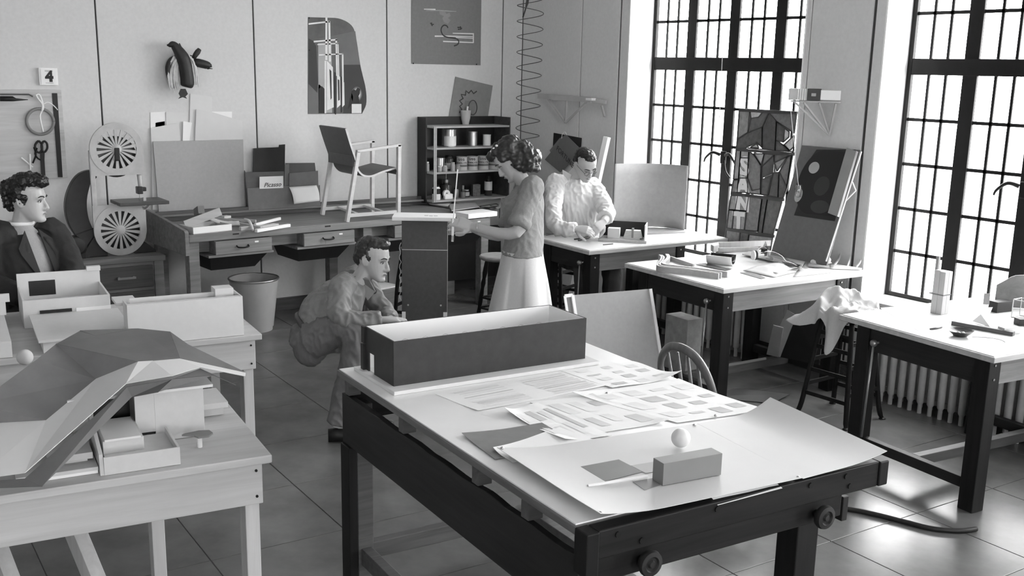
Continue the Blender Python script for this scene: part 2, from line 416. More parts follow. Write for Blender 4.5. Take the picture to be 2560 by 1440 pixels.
for x, z in ((.171, .813), (.823, .806)):
    kn = MB().lathe([(.006, 0), (.012, 0), (.012, .02), (.034, .024), (.037, .034), (.034, .044), (.022, .046), (.018, .04), (.012, .04), (.008, .046)], 24, (x, .008, z), m=rotX)
    kn.build('clamp_knob', black_m, T1, smooth='auto')

# ---- pine model tables on the left
def pine_table(lab, O, rz, w, d, z, legs):
    t = thing('pine_table', lab, 'table', (O[0], O[1], 0), rz, 'pale pine tables with architectural models')
    MB().box(-w, 0, 0, d, z-.03, z).build('tabletop', pine_m, t, bev=.004)
    ap = MB().box(-w+.03, -.028, .03, .055, z-.185, z-.03).build('apron', pine_m, t, bev=.003)
    for q in ((-.05, .03, z-.06), (-.05, .03, z-.155), (-w+.06, .03, z-.06)): screws(MB(), [q], (0, -1, 0), .005).build('screw', iron_m, ap)
    MB().box(-w+.03, -.028, d-.055, d-.03, z-.185, z-.03).build('apron', pine_m, t, bev=.003)
    MB().box(-.053, -.03, .055, d-.055, z-.185, z-.03).build('apron', pine_m, t, bev=.003)
    for x, y in legs: MB().box(x-.05, x, y, y+.09, 0, z-.03).build('leg', piney_m, t, bev=.003)
    return t
LT1 = pine_table('pale pine table in the left foreground under the draped house model', (1.321, 3.291), R(-7), 1.5, .82, .76, [(-.036, .056), (-1.45, .056), (-.26, .69), (-1.3, .69)])
for x in (-.66, -.92):
    MB().bar((x, .62, .57), (x+.16, .10, .05), .05, .085).build('diagonal_brace', piney_m, LT1, bev=.002)
pine_table('pale pine table behind, carrying the white roofless house model', (1.934, 4.90), R(-7), 1.75, .98, .76, [(-.036, .056), (-1.7, .056), (-.036, .83), (-1.7, .83)])

# ---- long workbench under the back wall
BN = thing('workbench', 'long worn wooden workbench along the back wall', 'workbench', (2.42, 7.545, 0), R(3.5))
bw = 2.84; SW = Matrix(((0, 0, 1, 0), (1, 0, 0, 0), (0, 1, 0, 0), (0, 0, 0, 1)))
MB().prism([(.03, 0), (bw, 0), (bw, .66), (.03, .80)], .795, .85).build('bench_top', bench_m, BN, bev=.004)
MB().prism([(0, .70), (.80, .70), (.80, .95), (.74, .95), (.02, .885), (0, .87)], 0, .03, SW).build('end_board', bench_m, BN, bev=.003)
MB().prism([(.03, .77), (bw, .63), (bw, .66), (.03, .80)], .85, .925).build('back_rail', mat('dark_bench_rail', .09, .6, 'wood', .3), BN, bev=.003)
MB().box(.05, bw-.05, .10, .13, .70, .795).build('apron', bench_m, BN, bev=.003)
for x, y1 in ((.035, .66), (1.5, .60), (2.7, .54)):
    for y in (.03, y1): MB().box(x, x+.08, y, y+.08, 0, .795).build('leg', bench_m, BN, bev=.003)
for x in (.39, 1.16, 1.9, 2.4): MB().box(x-.025, x+.025, -.001, .004, .827, .838).build('vise_slot', black_m, BN)
for x in (.17, .89, 1.72, 2.26):                     # hanging drawers over tool trays
    dr = MB().box(x+.05, x+.50, -.02, .0, .69, .79).box(x+.05, x+.50, 0, .50, .69, .70).box(x+.05, x+.065, 0, .50, .70, .79).box(x+.485, x+.50, 0, .50, .70, .79).build('drawer', bench_m, BN, bev=.003)
    hx = x+.26
    MB().tube(bez([(hx-.045, -.02, .748), (hx-.042, -.04, .738), (hx, -.047, .734), (hx+.042, -.04, .738), (hx+.045, -.02, .748)], 4), .0055, 6).build('handle', iron_m, dr, smooth=True)
    MB().box(hx+.10, hx+.13, -.022, -.02, .76, .772).build('drawer_label', white_m, dr)
    MB().box(x-.0, x+.52, -.005, .52, .668, .687).build('drawer_shelf', bench_m, BN, bev=.002)
    q = [(x+.02, .02), (x+.48, .02), (x+.48, .48), (x+.02, .48)]; q2 = [(x+.05, .08), (x+.40, .08), (x+.40, .44), (x+.05, .44)]
    MB().loft([[(a, b, .56) for a, b in q2], [(a, b, .667) for a, b in q]]).build('tool_tray', black_m, BN)

# ---- drawer cabinet under the band saw
CB = thing('drawer_cabinet', 'low dark wooden drawer cabinet under the band saw', 'cabinet', (1.66, 7.90, 0), R(-1))
MB().box(0, .72, 0, .45, .62, .66).build('cabinet_top', bench_m, CB, bev=.004)
MB().box(.015, .705, .02, .44, .04, .62).build('body', bench_m, CB, bev=.003)
for x in (.02, .63): MB().box(x, x+.07, .0, .02, .05, .62).build('stile', bench_m, CB, bev=.002)
for z in (.43, .24, .06):
    dr = MB().box(.10, .62, -.004, .02, z, z+.165).build('drawer', oakm_m, CB, bev=.004)
    MB().box(.36, .375, -.025, -.004, z+.075, z+.095).box(.465, .48, -.025, -.004, z+.075, z+.095).box(.355, .485, -.035, -.025, z+.077, z+.093).build('handle', brass_m, dr)

# ---- waste basket
BK = thing('waste_basket', 'pale metal waste basket under the workbench', 'basket', (3.06, 7.89, 0))
prof = [(.135, 0), (.137, .03), (.145, .032), (.19, .405), (.196, .41), (.196, .42), (.19, .42), (.184, .405), (.14, .035), (.01, .03)]
MB().lathe(prof, 40, cap=False).build('bin', mat('enamelled_metal', .46, .4, 'mottle', .12, 5), BK, smooth='auto')
MB().lathe([(.198, .412), (.2, .418), (.198, .424), (.19, .424), (.188, .418), (.19, .412), (.198, .412)], 40, cap=False).build('rim', steel_m, BK, smooth=True)

# ---- cast-iron radiators below the windows
sec = None
for k, (a, b, lab) in enumerate([(5.2, 6.78, 'white cast-iron radiator beneath the window behind the man in glasses'), (2.62, 4.14, 'white cast-iron radiator beneath the window by the cloth-draped stool')]):
    rd = thing('radiator', lab, 'radiator', (5.875, a, 0), 0, 'radiators under the windows')
    n = int((b-a)/.072)
    for i in range(n):
        if sec is None:
            m = MB()
            for x in (-.06, 0, .06): m.tube([(x, 0, .06), (x, 0, .075), (x, 0, .47), (x, 0, .49)], .024, 10, rs=[.014, .023, .023, .014])
            m.box(-.06, .06, -.018, .018, .45, .485).box(-.06, .06, -.018, .018, .07, .10)
            for x in (-.06, .06): m.tube([(x, 0, 0), (x, 0, .07)], .014, 8)
            sec = m.build('section', mat('radiator_paint', .42, .5, 'mottle', .15, 10), rd, smooth='auto'); sec.location = (0, .04+i*.072, 0)
        else: inst(sec, 'section', rd, (0, .04+i*.072, 0))
    for q in (.1, .455): MB().tube([(0, .02, q), (0, n*.072+.03, q)], .013, 8).build('header_pipe', iron_m, rd)
    MB().tube([(0, n*.072+.03, .1), (0, n*.072+.07, .1), (0, n*.072+.08, 0)], .014, 8).build('feed_pipe', iron_m, rd)

# ---- stools
def lab_stool(lab, loc, rz, z=.66, s=.185, r=.165):
    t = thing('drafting_stool', lab, 'stool', loc, rz, 'dark ladder-legged drafting stools')
    MB().lathe([(.01, z-.03), (r-.01, z-.03), (r, z-.02), (r, z-.008), (r-.01, z), (.02, z-.006), (.005, z-.006)], 28).build('seat', mat('dark_stool_wood', .05, .4, 'wood', .4, 6), t, smooth='auto')
    k = .105; L = []
    for a, b in ((-1, -1), (1, -1), (1, 1), (-1, 1)):
        p = bez([(a*k, b*k, z-.03), (a*(k+.03), b*(k+.03), z*.55), (a*(s-.02), b*(s-.02), .08), (a*s, b*s, 0)], 5); L.append((a, b))
        lg = MB().tube(p, .014, 8, rs=[.016]*(len(p)-3)+[.013, .012, .011]).build('leg', oaky_m, t, smooth=True)
        MB().lathe([(.003, 0), (.022, 0), (.02, .006), (.01, .012)], 12, (a*s, b*s, 0)).build('foot_glide', iron_m, lg, smooth='auto')
    def at(i, zz):
        a, b = L[i % 4]; f = 1-zz/z; q = k+(s-k)*f*.92; return (a*q, b*q, zz)
    for i in range(4):
        for j, zz in enumerate((.15, .30, .45, .54) if i % 2 else (.20, .36, .50)):
            MB().bar(at(i, zz*z/.66), at(i+1, zz*z/.66), .012, .024).build('rung', oak_m, t)
    return t
lab_stool('dark wooden stool with a pale cloth heaped on it', (5.32, 3.97, 0), R(2))
lab_stool('dark stool beneath the table of the man in glasses', (5.25, 6.82, 0), R(20), .62)
lab_stool('dark stool half hidden behind the tall dark panel', (4.22, 7.28, 0), R(35), .66, .17)
def turned_stool(lab, loc, rz):
    t = thing('turned_leg_stool', lab, 'stool', loc, rz); z = .60
    MB().lathe([(.01, z-.035), (.14, z-.035), (.155, z-.02), (.155, z-.008), (.145, z), (.01, z-.004)], 28).build('seat', mat('worn_stool_seat', .25, .5, 'wood', .3, 6), t, smooth='auto')
    for i in range(4):
        a = pi/4+i*pi/2; p0 = Vector((.09*cos(a), .09*sin(a), z-.03)); p1 = Vector((.17*cos(a), .17*sin(a), 0))
        pts = [p0.lerp(p1, u/14) for u in range(15)]
        MB().tube(pts, .016, 10, rs=[.012, .016, .019, .021, .014, .02, .014, .018, .019, .018, .014, .018, .013, .012, .011]).build('leg', oaky_m, t, smooth=True)
        a2 = a+pi/2
        for zz in (.17, .26): MB().tube([p0.lerp(p1, 1-zz/z), Vector((.09*cos(a2), .09*sin(a2), z-.03)).lerp(Vector((.17*cos(a2), .17*sin(a2), 0)), 1-zz/z)], .009, 8).build('rung', oak_m, t, smooth=True)
    return t
turned_stool('round-seated stool with turned legs just behind the standing woman', (4.78, 6.98, 0), R(10))

# ---- bow-back chair beside the foreground table
CH = thing('bow_back_chair', 'bow-back wooden chair tucked against the foreground table', 'chair', (3.755, 3.53, 0), R(-95)); CH.scale = (.95, .95, .95)
chm = mat('chair_wood', .15, .4, 'wood', .35, 6, axis=2)
MB().prism([(x*.21*(1-.12*(y > .5))+0, -.2+y*.42) for x, y in ((-.85, 0), (-1, .25), (-1.08, .7), (-.9, .95), (-.5, 1.02), (.5, 1.02), (.9, .95), (1.08, .7), (1, .25), (.85, 0))], .42, .45).build('seat', chm, CH, bev=.01)
bow = [(-.20, -.17, .45), (-.215, -.20, .58), (-.19, -.235, .71), (-.11, -.255, .80), (0, -.265, .828), (.11, -.255, .80), (.19, -.235, .71), (.215, -.20, .58), (.20, -.17, .45)]
P = bez(bow, 5); rings = []
for k, p in enumerate(P):
    d = (P[min(k+1, len(P)-1)]-P[max(k-1, 0)]).normalized(); x = Vector((0, -.95, .25)); y = x.cross(d).normalized()
    rings.append([p+y*a*.021+x.normalized()*b*.014 for a, b in ((-1, -.6), (-.6, -1), (.6, -1), (1, -.6), (1, .6), (.6, 1), (-.6, 1), (-1, .6))])
MB().loft(rings).build('bow', chm, CH, smooth=True)
for x in (-.115, -.04, .04, .115):
    MB().tube([(x*.9, -.175, .45), (x*1.0, -.21, .60), (x*1.02, -.25, .80-abs(x)*.22)], .009, 8, rs=[.008, .011, .007]).build('spindle', chm, CH, smooth=True)
for a, b in ((-1, -1), (1, -1), (1, 1), (-1, 1)):
    MB().tube([(a*.15, b*.15+.01, .42), (a*.175, b*.175+.01, .2), (a*.20, b*.2+.01, 0)], .016, 8, rs=[.014, .019, .012]).build('leg', chm, CH, smooth=True)
for a in (-1, 1): MB().tube([(a*.178, -.17, .17), (a*.178, .19, .17)], .009, 8).build('stretcher', chm, CH, smooth=True)
MB().tube([(-.178, .01, .17), (.178, .01, .17)], .009, 8).build('stretcher', chm, CH, smooth=True)

# ================================================================ along the back wall
def sheet(name, pts, t, m, tag=None, parent=None, bev=0, flip=False, w=True):
    """thin flat sheet with real thickness"""
    if flip: pts = pts[::-1]
    return MB().slab(pts, t).build(name, m, parent, w=w, bev=bev, tag=tag)
def flat(name, poly, Y, m, parent, t=.0006):
    """printed shape on a vertical sheet facing the room"""
    return MB().slab([(x, Y, z) for x, y, z in poly][::-1], t).build(name, m, parent, w=True)
def stroke(name, pts, wd, Y, m, parent, t=.0008, closed=False):
    pts = [Vector((p[0], 0, p[2])) for p in pts]; n = len(pts); mb = MB(); L = []; Rr = []
    for i in range(n):
        a = pts[(i-1) % n] if (closed or i) else pts[i]; b = pts[(i+1) % n] if (closed or i < n-1) else pts[i]
        d = (b-a).normalized(); q = Vector((-d.z, 0, d.x))*wd/2; L.append(pts[i]+q); Rr.append(pts[i]-q)
    for i in range(n if closed else n-1):
        j = (i+1) % n; v = [L[i], L[j], Rr[j], Rr[i]]
        mb.add([(p.x, Y, p.z) for p in v]+[(p.x, Y-t, p.z) for p in v], [(0, 1, 2, 3), (7, 6, 5, 4), (0, 4, 5, 1), (3, 2, 6, 7)])
    return mb.build(name, m, parent, w=True)
YW = 8.428
pr_d = mat('print_dark', .035, .6); pr_k = mat('print_black', .012, .6); pr_m = mat('print_mid', .13, .6); pr_l = mat('print_light', .38, .6); pr_w = mat('print_white', .75, .6)
# ---- poster with an S-shaped hook and white bars
ps = thing('poster', 'square grey abstract poster with an S-shaped stroke and white bars', 'poster', (4.95, YW, 2.1))
MB().box((4.796, 8.428, 2.097)[0], (5.532, 8.428, 2.111)[0], YW-.002, YW, (5.095, 8.428, 2.099)[2], 2.98).build('sheet', mat('poster_grey', .20, .8, 'plain', .08, 40), ps, w=True)
YP = YW-.0022
for k, q in enumerate([[(4.925, 8.425, 2.576), (5.044, 8.425, 2.581), (5.044, 8.425, 2.571), (4.925, 8.425, 2.569)], [(5.037, 8.425, 2.35), (5.197, 8.425, 2.355), (5.455, 8.425, 2.356), (5.456, 8.425, 2.349), (5.197, 8.425, 2.344), (5.037, 8.425, 2.339)], [(5.226, 8.425, 2.38), (5.451, 8.425, 2.385), (5.451, 8.425, 2.374), (5.226, 8.425, 2.373)], [(5.125, 8.425, 2.307), (5.452, 8.425, 2.306), (5.452, 8.425, 2.296), (5.125, 8.425, 2.297)], [(5.261, 8.425, 2.343), (5.451, 8.425, 2.342), (5.451, 8.425, 2.335), (5.261, 8.425, 2.336)], [(5.442, 8.425, 2.384), (5.455, 8.425, 2.385), (5.456, 8.425, 2.299), (5.443, 8.425, 2.299)]]):
    flat('white_bar', q, YP, pr_w, ps)
for q in [[(4.949, 8.425, 2.563), (5.09, 8.425, 2.573), (5.195, 8.425, 2.571), (5.263, 8.425, 2.571), (5.263, 8.425, 2.567), (5.195, 8.425, 2.564), (5.09, 8.425, 2.566), (4.949, 8.425, 2.56)]]: flat('pale_streak', q, YP, pr_l, ps)
blob = [(5.082, 8.425, 2.562), (5.14, 8.425, 2.569), (5.157, 8.425, 2.542), (5.191, 8.425, 2.554), (5.204, 8.425, 2.526), (5.174, 8.425, 2.508), (5.204, 8.425, 2.491), (5.175, 8.425, 2.455), (5.133, 8.425, 2.471), (5.116, 8.425, 2.502), (5.132, 8.425, 2.523), (5.09, 8.425, 2.535)]
flat('pale_blob', blob, YP, mat('print_pale_blob', .25, .7), ps)
stroke('hook_stroke', bez([Vector(p) for p in [(5.175, 8.425, 2.421), (5.162, 8.425, 2.438), (5.133, 8.425, 2.443), (5.108, 8.425, 2.422), (5.104, 8.425, 2.39), (5.125, 8.425, 2.356), (5.167, 8.425, 2.34), (5.227, 8.425, 2.335), (5.274, 8.425, 2.326), (5.291, 8.425, 2.305), (5.279, 8.425, 2.28), (5.24, 8.425, 2.265)]], 5), .012, YP, pr_d, ps)
random.seed(3)
for cx, cz, s in (((5.003, 8.425, 2.445)[0], (5.003, 8.425, 2.445)[2], .022), ((5.307, 8.425, 2.433)[0], (5.307, 8.425, 2.433)[2], .03)):
    for i in range(7):
        a = random.random()*6.28; r = random.random()*s; c = (cx+r*cos(a), cz+r*sin(a))
        flat('ink_blot', [(c[0]+s*.3*cos(t*1.05)*(1+.3*(t % 2)), 0, c[1]+s*.25*sin(t*1.05)) for t in range(6)], YP-.0002*i, pr_d, ps)
for px in [(4.815, 8.425, 2.094), (5.486, 8.425, 2.099)]: MB().ell((px[0], YP-.003, px[2]+.008), (.006, .004, .006), 10, 6).build('thumbtack', iron_m, ps, w=True, smooth=True)

# ---- picture with a curved right edge
pc = thing('poster', 'cut-out photograph with a curving right edge pinned to the wall', 'poster', ((3.798, 8.43, 1.666)[0], YW, (3.798, 8.43, 1.666)[2]))
out = bez([Vector(p) for p in [(3.816, 8.428, 2.457), (3.979, 8.428, 2.46), (4.089, 8.428, 2.459), (4.174, 8.428, 2.433), (4.226, 8.428, 2.392), (4.248, 8.428, 2.337), (4.266, 8.428, 2.247), (4.28, 8.428, 2.154), (4.298, 8.428, 2.054), (4.32, 8.428, 1.97), (4.338, 8.428, 1.902), (4.349, 8.428, 1.817), (4.344, 8.428, 1.742), (4.316, 8.428, 1.687), (4.304, 8.428, 1.666)]], 3)+[Vector((3.797, 8.428, 1.667))]
MB().slab([(p.x, YW-.002, p.z) for p in out][::-1], .002).build('sheet', mat('print_ceiling', .10, .6, 'plain', .35, 6), pc, w=True, bev=0)
Yc = YW-.0024
def pf(name, q, m, lv=0): flat(name, q, Yc-.0003*lv, m, pc)
pf('print_wall', [(4.131, 8.428, 2.078), (4.29, 8.428, 2.081), (4.32, 8.428, 1.97), (4.338, 8.428, 1.902), (4.349, 8.428, 1.817), (4.344, 8.428, 1.742), (4.316, 8.428, 1.687), (4.301, 8.428, 1.67), (4.124, 8.428, 1.671)], pr_d, 0)
pf('print_floor', [(3.807, 8.428, 1.915), (3.912, 8.428, 1.909), (3.966, 8.428, 1.816), (3.963, 8.428, 1.669), (3.801, 8.428, 1.67)], pr_m, 1)
pf('print_ceiling_band', [(3.884, 8.428, 2.282), (4.068, 8.428, 2.321), (4.248, 8.428, 2.36), (4.276, 8.428, 2.154), (4.287, 8.428, 2.084), (4.12, 8.428, 2.078), (4.03, 8.428, 2.28)], pr_m, 0)
pf('print_panel', [(3.816, 8.428, 2.286), (3.855, 8.428, 2.268), (3.883, 8.428, 2.227), (3.894, 8.428, 1.932), (3.885, 8.428, 1.842), (3.807, 8.428, 1.915)], pr_d, 2)
pf('print_far_wall', [(3.902, 8.428, 2.25), (4.023, 8.428, 2.26), (4.019, 8.428, 1.675), (3.893, 8.428, 1.676)], pr_l, 1)
pf('print_dark_figure', [(3.901, 8.428, 1.876), (3.927, 8.428, 1.899), (3.952, 8.428, 1.876), (3.955, 8.428, 1.672), (3.896, 8.428, 1.673)], pr_k, 2)
for q in [[(3.972, 8.428, 2.46), (3.99, 8.428, 2.461), (3.983, 8.428, 2.115), (3.964, 8.428, 2.114)], [(3.819, 8.428, 2.409), (4.011, 8.428, 2.436), (4.011, 8.428, 2.423), (3.818, 8.428, 2.396)], [(3.997, 8.428, 2.432), (4.015, 8.428, 2.433), (4.016, 8.428, 2.102), (3.997, 8.428, 2.102)], [(3.862, 8.428, 2.268), (4.075, 8.428, 2.291), (4.075, 8.428, 2.278), (3.862, 8.428, 2.255)], [(4.06, 8.428, 2.288), (4.075, 8.428, 2.288), (4.077, 8.428, 1.984), (4.062, 8.428, 1.984)], [(3.894, 8.428, 2.243), (4.089, 8.428, 2.259), (4.089, 8.428, 2.249), (3.894, 8.428, 2.234)], [(4.078, 8.428, 2.255), (4.089, 8.428, 2.256), (4.092, 8.428, 1.967), (4.08, 8.428, 1.967)], [(3.907, 8.428, 2.159), (4.129, 8.428, 2.174), (4.129, 8.428, 2.164), (3.907, 8.428, 2.149)], [(4.118, 8.428, 2.171), (4.133, 8.428, 2.171), (4.132, 8.428, 1.934), (4.117, 8.428, 1.934)], [(3.957, 8.428, 2.108), (3.972, 8.428, 2.108), (3.963, 8.428, 1.672), (3.948, 8.428, 1.672)]]: pf('white_frame_line', q, pr_w, 4)
for q in [[(3.979, 8.428, 2.108), (4.033, 8.428, 2.056), (4.035, 8.428, 1.722), (3.971, 8.428, 1.696)], [(4.07, 8.428, 1.997), (4.099, 8.428, 1.977), (4.099, 8.428, 1.742), (4.065, 8.428, 1.715)], [(4.117, 8.428, 1.944), (4.136, 8.428, 1.931), (4.137, 8.428, 1.742), (4.114, 8.428, 1.722)]]: pf('white_screen', q, pr_w, 3)
for q in [[(4, 8.428, 2.042), (4.018, 8.428, 2.023), (4.017, 8.428, 1.799), (4.006, 8.428, 1.783)], [(4.076, 8.428, 1.957), (4.091, 8.428, 1.95), (4.092, 8.428, 1.783), (4.077, 8.428, 1.776)]]: pf('dark_slot', q, pr_d, 5)
for q in [[(4.044, 8.428, 2.017), (4.059, 8.428, 2.01), (4.056, 8.428, 1.671), (4.037, 8.428, 1.668)], [(4.103, 8.428, 1.984), (4.114, 8.428, 1.977), (4.113, 8.428, 1.681), (4.098, 8.428, 1.675)]]: pf('dark_post', q, pr_k, 5)
gx, gy, gz = (4.26, 8.428, 1.834)
for i, (r, m) in enumerate(((.062, pr_m), (.050, pr_l), (.036, pr_w))): pf('lamp_glow_print', [(gx+r*.8*cos(a*pi/12)-.004, 0, gz+r*sin(a*pi/12)) for a in range(24)][::-1], m, 1+i)
pf('pedestal_print', [(4.205, 8.428, 1.749), (4.298, 8.428, 1.749), (4.297, 8.428, 1.67), (4.204, 8.428, 1.67)], pr_w, 5)
pf('statue_print', [(4.207, 8.428, 1.857), (4.226, 8.428, 1.874), (4.245, 8.428, 1.864), (4.261, 8.428, 1.888), (4.288, 8.428, 1.878), (4.283, 8.428, 1.837), (4.272, 8.428, 1.817), (4.279, 8.428, 1.755), (4.221, 8.428, 1.756), (4.199, 8.428, 1.803)], pr_k, 6)
pf('statue_shadow_print', [(4.203, 8.428, 1.844), (4.218, 8.428, 1.817), (4.213, 8.428, 1.756), (4.17, 8.428, 1.708), (4.187, 8.428, 1.796)], pr_k, 6)
for p in [(3.82, 8.428, 2.451), (3.817, 8.428, 2.192), (4.045, 8.428, 1.665)]: MB().ell((p[0]+.004, Yc-.004, p[2]), (.005, .004, .005), 8, 6).build('thumbtack', iron_m, pc, w=True, smooth=True)

# ---- page-a-day calendar reading 4
x0, _, z0 = (1.691, 8.42, 1.888); x1, _, z1 = (1.82, 8.42, 2.013)
cl = thing('wall_calendar', 'small white day calendar showing the number 4', 'calendar', ((x0+x1)/2, 8.42, z0))
MB().box(x0, x1, 8.405, YW, z0, z1).build('holder', white_m, cl, w=True, bev=.004)
MB().box(x0+.012, x1-.008, 8.400, 8.405, z0+.008, z1-.012).build('page_block', white_m, cl, w=True)
text('day_number', '4', .10, black_m, plane_m(((x0+x1)/2+.004, 8.3995, (z0+z1)/2-.002), (1, 0, 0), (0, 0, 1)), cl, bold=.06)
for z in (z1-.02, z1-.026, z0+.016): MB().box(x0+.04, x1-.035, 8.3994, 8.400, z, z+.0025).build('fine_print', pr_m, cl, w=True)

# ---- tool board at the far left
tb = thing('tool_board', 'pale wooden tool board on the wall at the far left', 'board', (1.5, 8.42, 1.2))
bx0 = .95; bx1, _, bz1 = (1.807, 8.41, 1.855); bz0 = (1.784, 8.41, 1.212)[2]
MB().box(bx0, bx1+.03, 8.408, YW, bz0, bz1).build('panel', mat('tool_board_wood', .52, .7, 'wood', .22, 5), tb, w=True, bev=.002)
MB().box(bx0, bx1+.028, 8.400, 8.408, bz1-.02, bz1).build('top_strip', pine_m, tb, w=True)
sheet('steel_bar', [Vector(p) for p in [(1.771, 8.404, 1.832), (1.807, 8.404, 1.832), (1.802, 8.404, 1.217), (1.769, 8.404, 1.219)]][::-1], .006, black_m, ('black straightedge hanging on the right of the tool board', 'ruler'))
hp = thing('hemp_ring', 'round embroidery-like hoop hung from the tool board by twine', 'hoop', (1.669, 8.39, 1.525))
c = Vector((1.674, 8.395, 1.629)); ring = [c+Vector((.092*cos(a*pi/16), 0, .092*sin(a*pi/16))) for a in range(33)]
MB().tube(ring, .011, 8).build('hoop', mat('hoop_wood', .22, .6), hp, w=True, smooth=True)
MB().tube(bez([(1.685, 8.385, 1.692), (1.695, 8.385, 1.75), (1.671, 8.385, 1.79), (1.659, 8.385, 1.818), (1.676, 8.385, 1.824), (1.69, 8.385, 1.798), (1.699, 8.385, 1.727), (1.673, 8.385, 1.669), (1.686, 8.385, 1.554)], 5), .006, 6).build('twine', white_m, hp, w=True, smooth=True)
MB().tube(bez([(1.695, 8.385, 1.75), (1.734, 8.385, 1.767), (1.771, 8.385, 1.744), (1.797, 8.385, 1.712)], 5), .004, 6).build('twine_tail', white_m, hp, w=True, smooth=True)
sz = thing('scissors', 'dark scissors hanging on the tool board', 'scissors', (1.655, 8.39, 1.234))
for q in ([(1.65, 8.39, 1.491), (1.626, 8.39, 1.462), (1.628, 8.39, 1.422), (1.649, 8.39, 1.404), (1.67, 8.39, 1.426), (1.67, 8.39, 1.467)], [(1.687, 8.387, 1.49), (1.669, 8.387, 1.461), (1.671, 8.387, 1.421), (1.687, 8.387, 1.409), (1.706, 8.387, 1.437), (1.705, 8.387, 1.472)]):
    MB().tube(bez([Vector(p) for p in q]+[Vector(q[0])], 4), .008, 6).build('handle_loop', black_m, sz, w=True, smooth=True)
sheet('blade', [Vector(p) for p in [(1.655, 8.388, 1.415), (1.682, 8.388, 1.409), (1.679, 8.388, 1.218), (1.649, 8.388, 1.219)]][::-1], .005, black_m, None, sz)
sheet('blade', [Vector(p) for p in [(1.667, 8.395, 1.414), (1.689, 8.395, 1.414), (1.669, 8.395, 1.218), (1.653, 8.395, 1.219)]][::-1], .005, black_m, None, sz)
dv = thing('dividers', 'small pale dividers left of the scissors on the tool board', 'dividers', (1.564, 8.395, 1.281))
MB().tube([(1.525, 8.395, 1.372), (1.598, 8.395, 1.3)], .006, 6).build('leg', white_m, dv, w=True)
MB().tube([(1.585, 8.39, 1.397), (1.58, 8.39, 1.283)], .006, 6).build('leg', white_m, dv, w=True)
pl = thing('pliers', 'dark crossed pliers between dividers and scissors on the tool board', 'pliers', (1.618, 8.39, 1.352))
MB().tube(bez([(1.616, 8.39, 1.445), (1.626, 8.39, 1.395), (1.613, 8.39, 1.358), (1.599, 8.39, 1.329)], 4), .006, 6).build('handle', iron_m, pl, w=True, smooth=True)
MB().tube(bez([(1.637, 8.386, 1.439), (1.62, 8.386, 1.399), (1.634, 8.386, 1.366), (1.655, 8.386, 1.351)], 4), .006, 6).build('handle', iron_m, pl, w=True, smooth=True)
aw = thing('marking_tool', 'dark long-pointed tool lying along the top of the tool board', 'tool', (1.495, 8.395, 1.784))
MB().tube([(1.417, 8.395, 1.792), (1.501, 8.395, 1.792), (1.522, 8.395, 1.786), (1.602, 8.395, 1.786)], .01, 8, rs=[.018, .018, .01, .002]).build('blade', black_m, aw, w=True, smooth=True)
MB().tube([(1.42, 8.395, 1.823), (1.61, 8.395, 1.823), (1.636, 8.395, 1.809)], .006, 6).build('upper_rod', mat('rod_brown', .1, .6), aw, w=True)

# ---- dried pod sculpture
bs = thing('pod_sculpture', 'wall sculpture of dark seed pods and white fibres hung like a bird', 'sculpture', (2.708, 8.35, 1.794))
podm = mat('dark_pod', .02, .5, 'mottle', .5, 14, bump=.2); fibm = mat('pale_fibre', .62, .8, 'plain', .15, 40)
MB().tube(bez([(2.607, 8.33, 2.197), (2.626, 8.33, 2.197), (2.653, 8.33, 2.201), (2.688, 8.33, 2.163), (2.717, 8.33, 2.113), (2.736, 8.33, 2.059), (2.745, 8.33, 1.984), (2.748, 8.33, 1.923), (2.74, 8.33, 1.884)], 4), .02, 12, rs=[.008, .006]+[.010+.042*min(1, i/14) for i in range(27)]+[.052, .050, .046, .036]).build('main_pod', podm, bs, w=True, smooth=True)
MB().tube(bez([(2.69, 8.36, 2.118), (2.642, 8.36, 2.087), (2.617, 8.36, 2.027), (2.623, 8.36, 1.952), (2.643, 8.36, 1.87)], 5), .018, 10, rs=[.006+.018*sin(pi*min(1, (i+2)/24)) for i in range(21)]).build('side_pod', podm, bs, w=True, smooth=True)
MB().tube(bez([(2.812, 8.35, 2.076), (2.862, 8.35, 2.067), (2.925, 8.35, 2.05), (2.931, 8.35, 2.032), (2.96, 8.35, 2.026)], 4), .02, 10, rs=[.02, .028, .032, .034, .034, .034, .033, .032, .03, .028, .026, .024, .015, .006, .004, .003, .003]).build('pointed_pod', podm, bs, w=True, smooth=True)
MB().tube([(2.81, 8.34, 2.103), (2.824, 8.34, 2.127), (2.844, 8.34, 2.152), (2.861, 8.34, 2.174)], .014, 8, rs=[.016, .02, .022, .016]).build('seed_cone', podm, bs, w=True, smooth=True)
MB().tube([(2.707, 8.35, 2.214), (2.749, 8.35, 2.135)], .004, 6).build('hook', iron_m, bs, w=True)
MB().tube([(2.749, 8.35, 2.129), (2.808, 8.35, 2.121)], .004, 6).build('twig', iron_m, bs, w=True)
sheet('paddle_tip', [Vector(p) for p in [(2.696, 8.33, 1.871), (2.733, 8.33, 1.871), (2.75, 8.33, 1.832), (2.73, 8.33, 1.813), (2.742, 8.33, 1.795), (2.708, 8.33, 1.807), (2.673, 8.33, 1.795), (2.69, 8.33, 1.813), (2.678, 8.33, 1.835)]][::-1], .006, podm, None, bs)
random.seed(5)
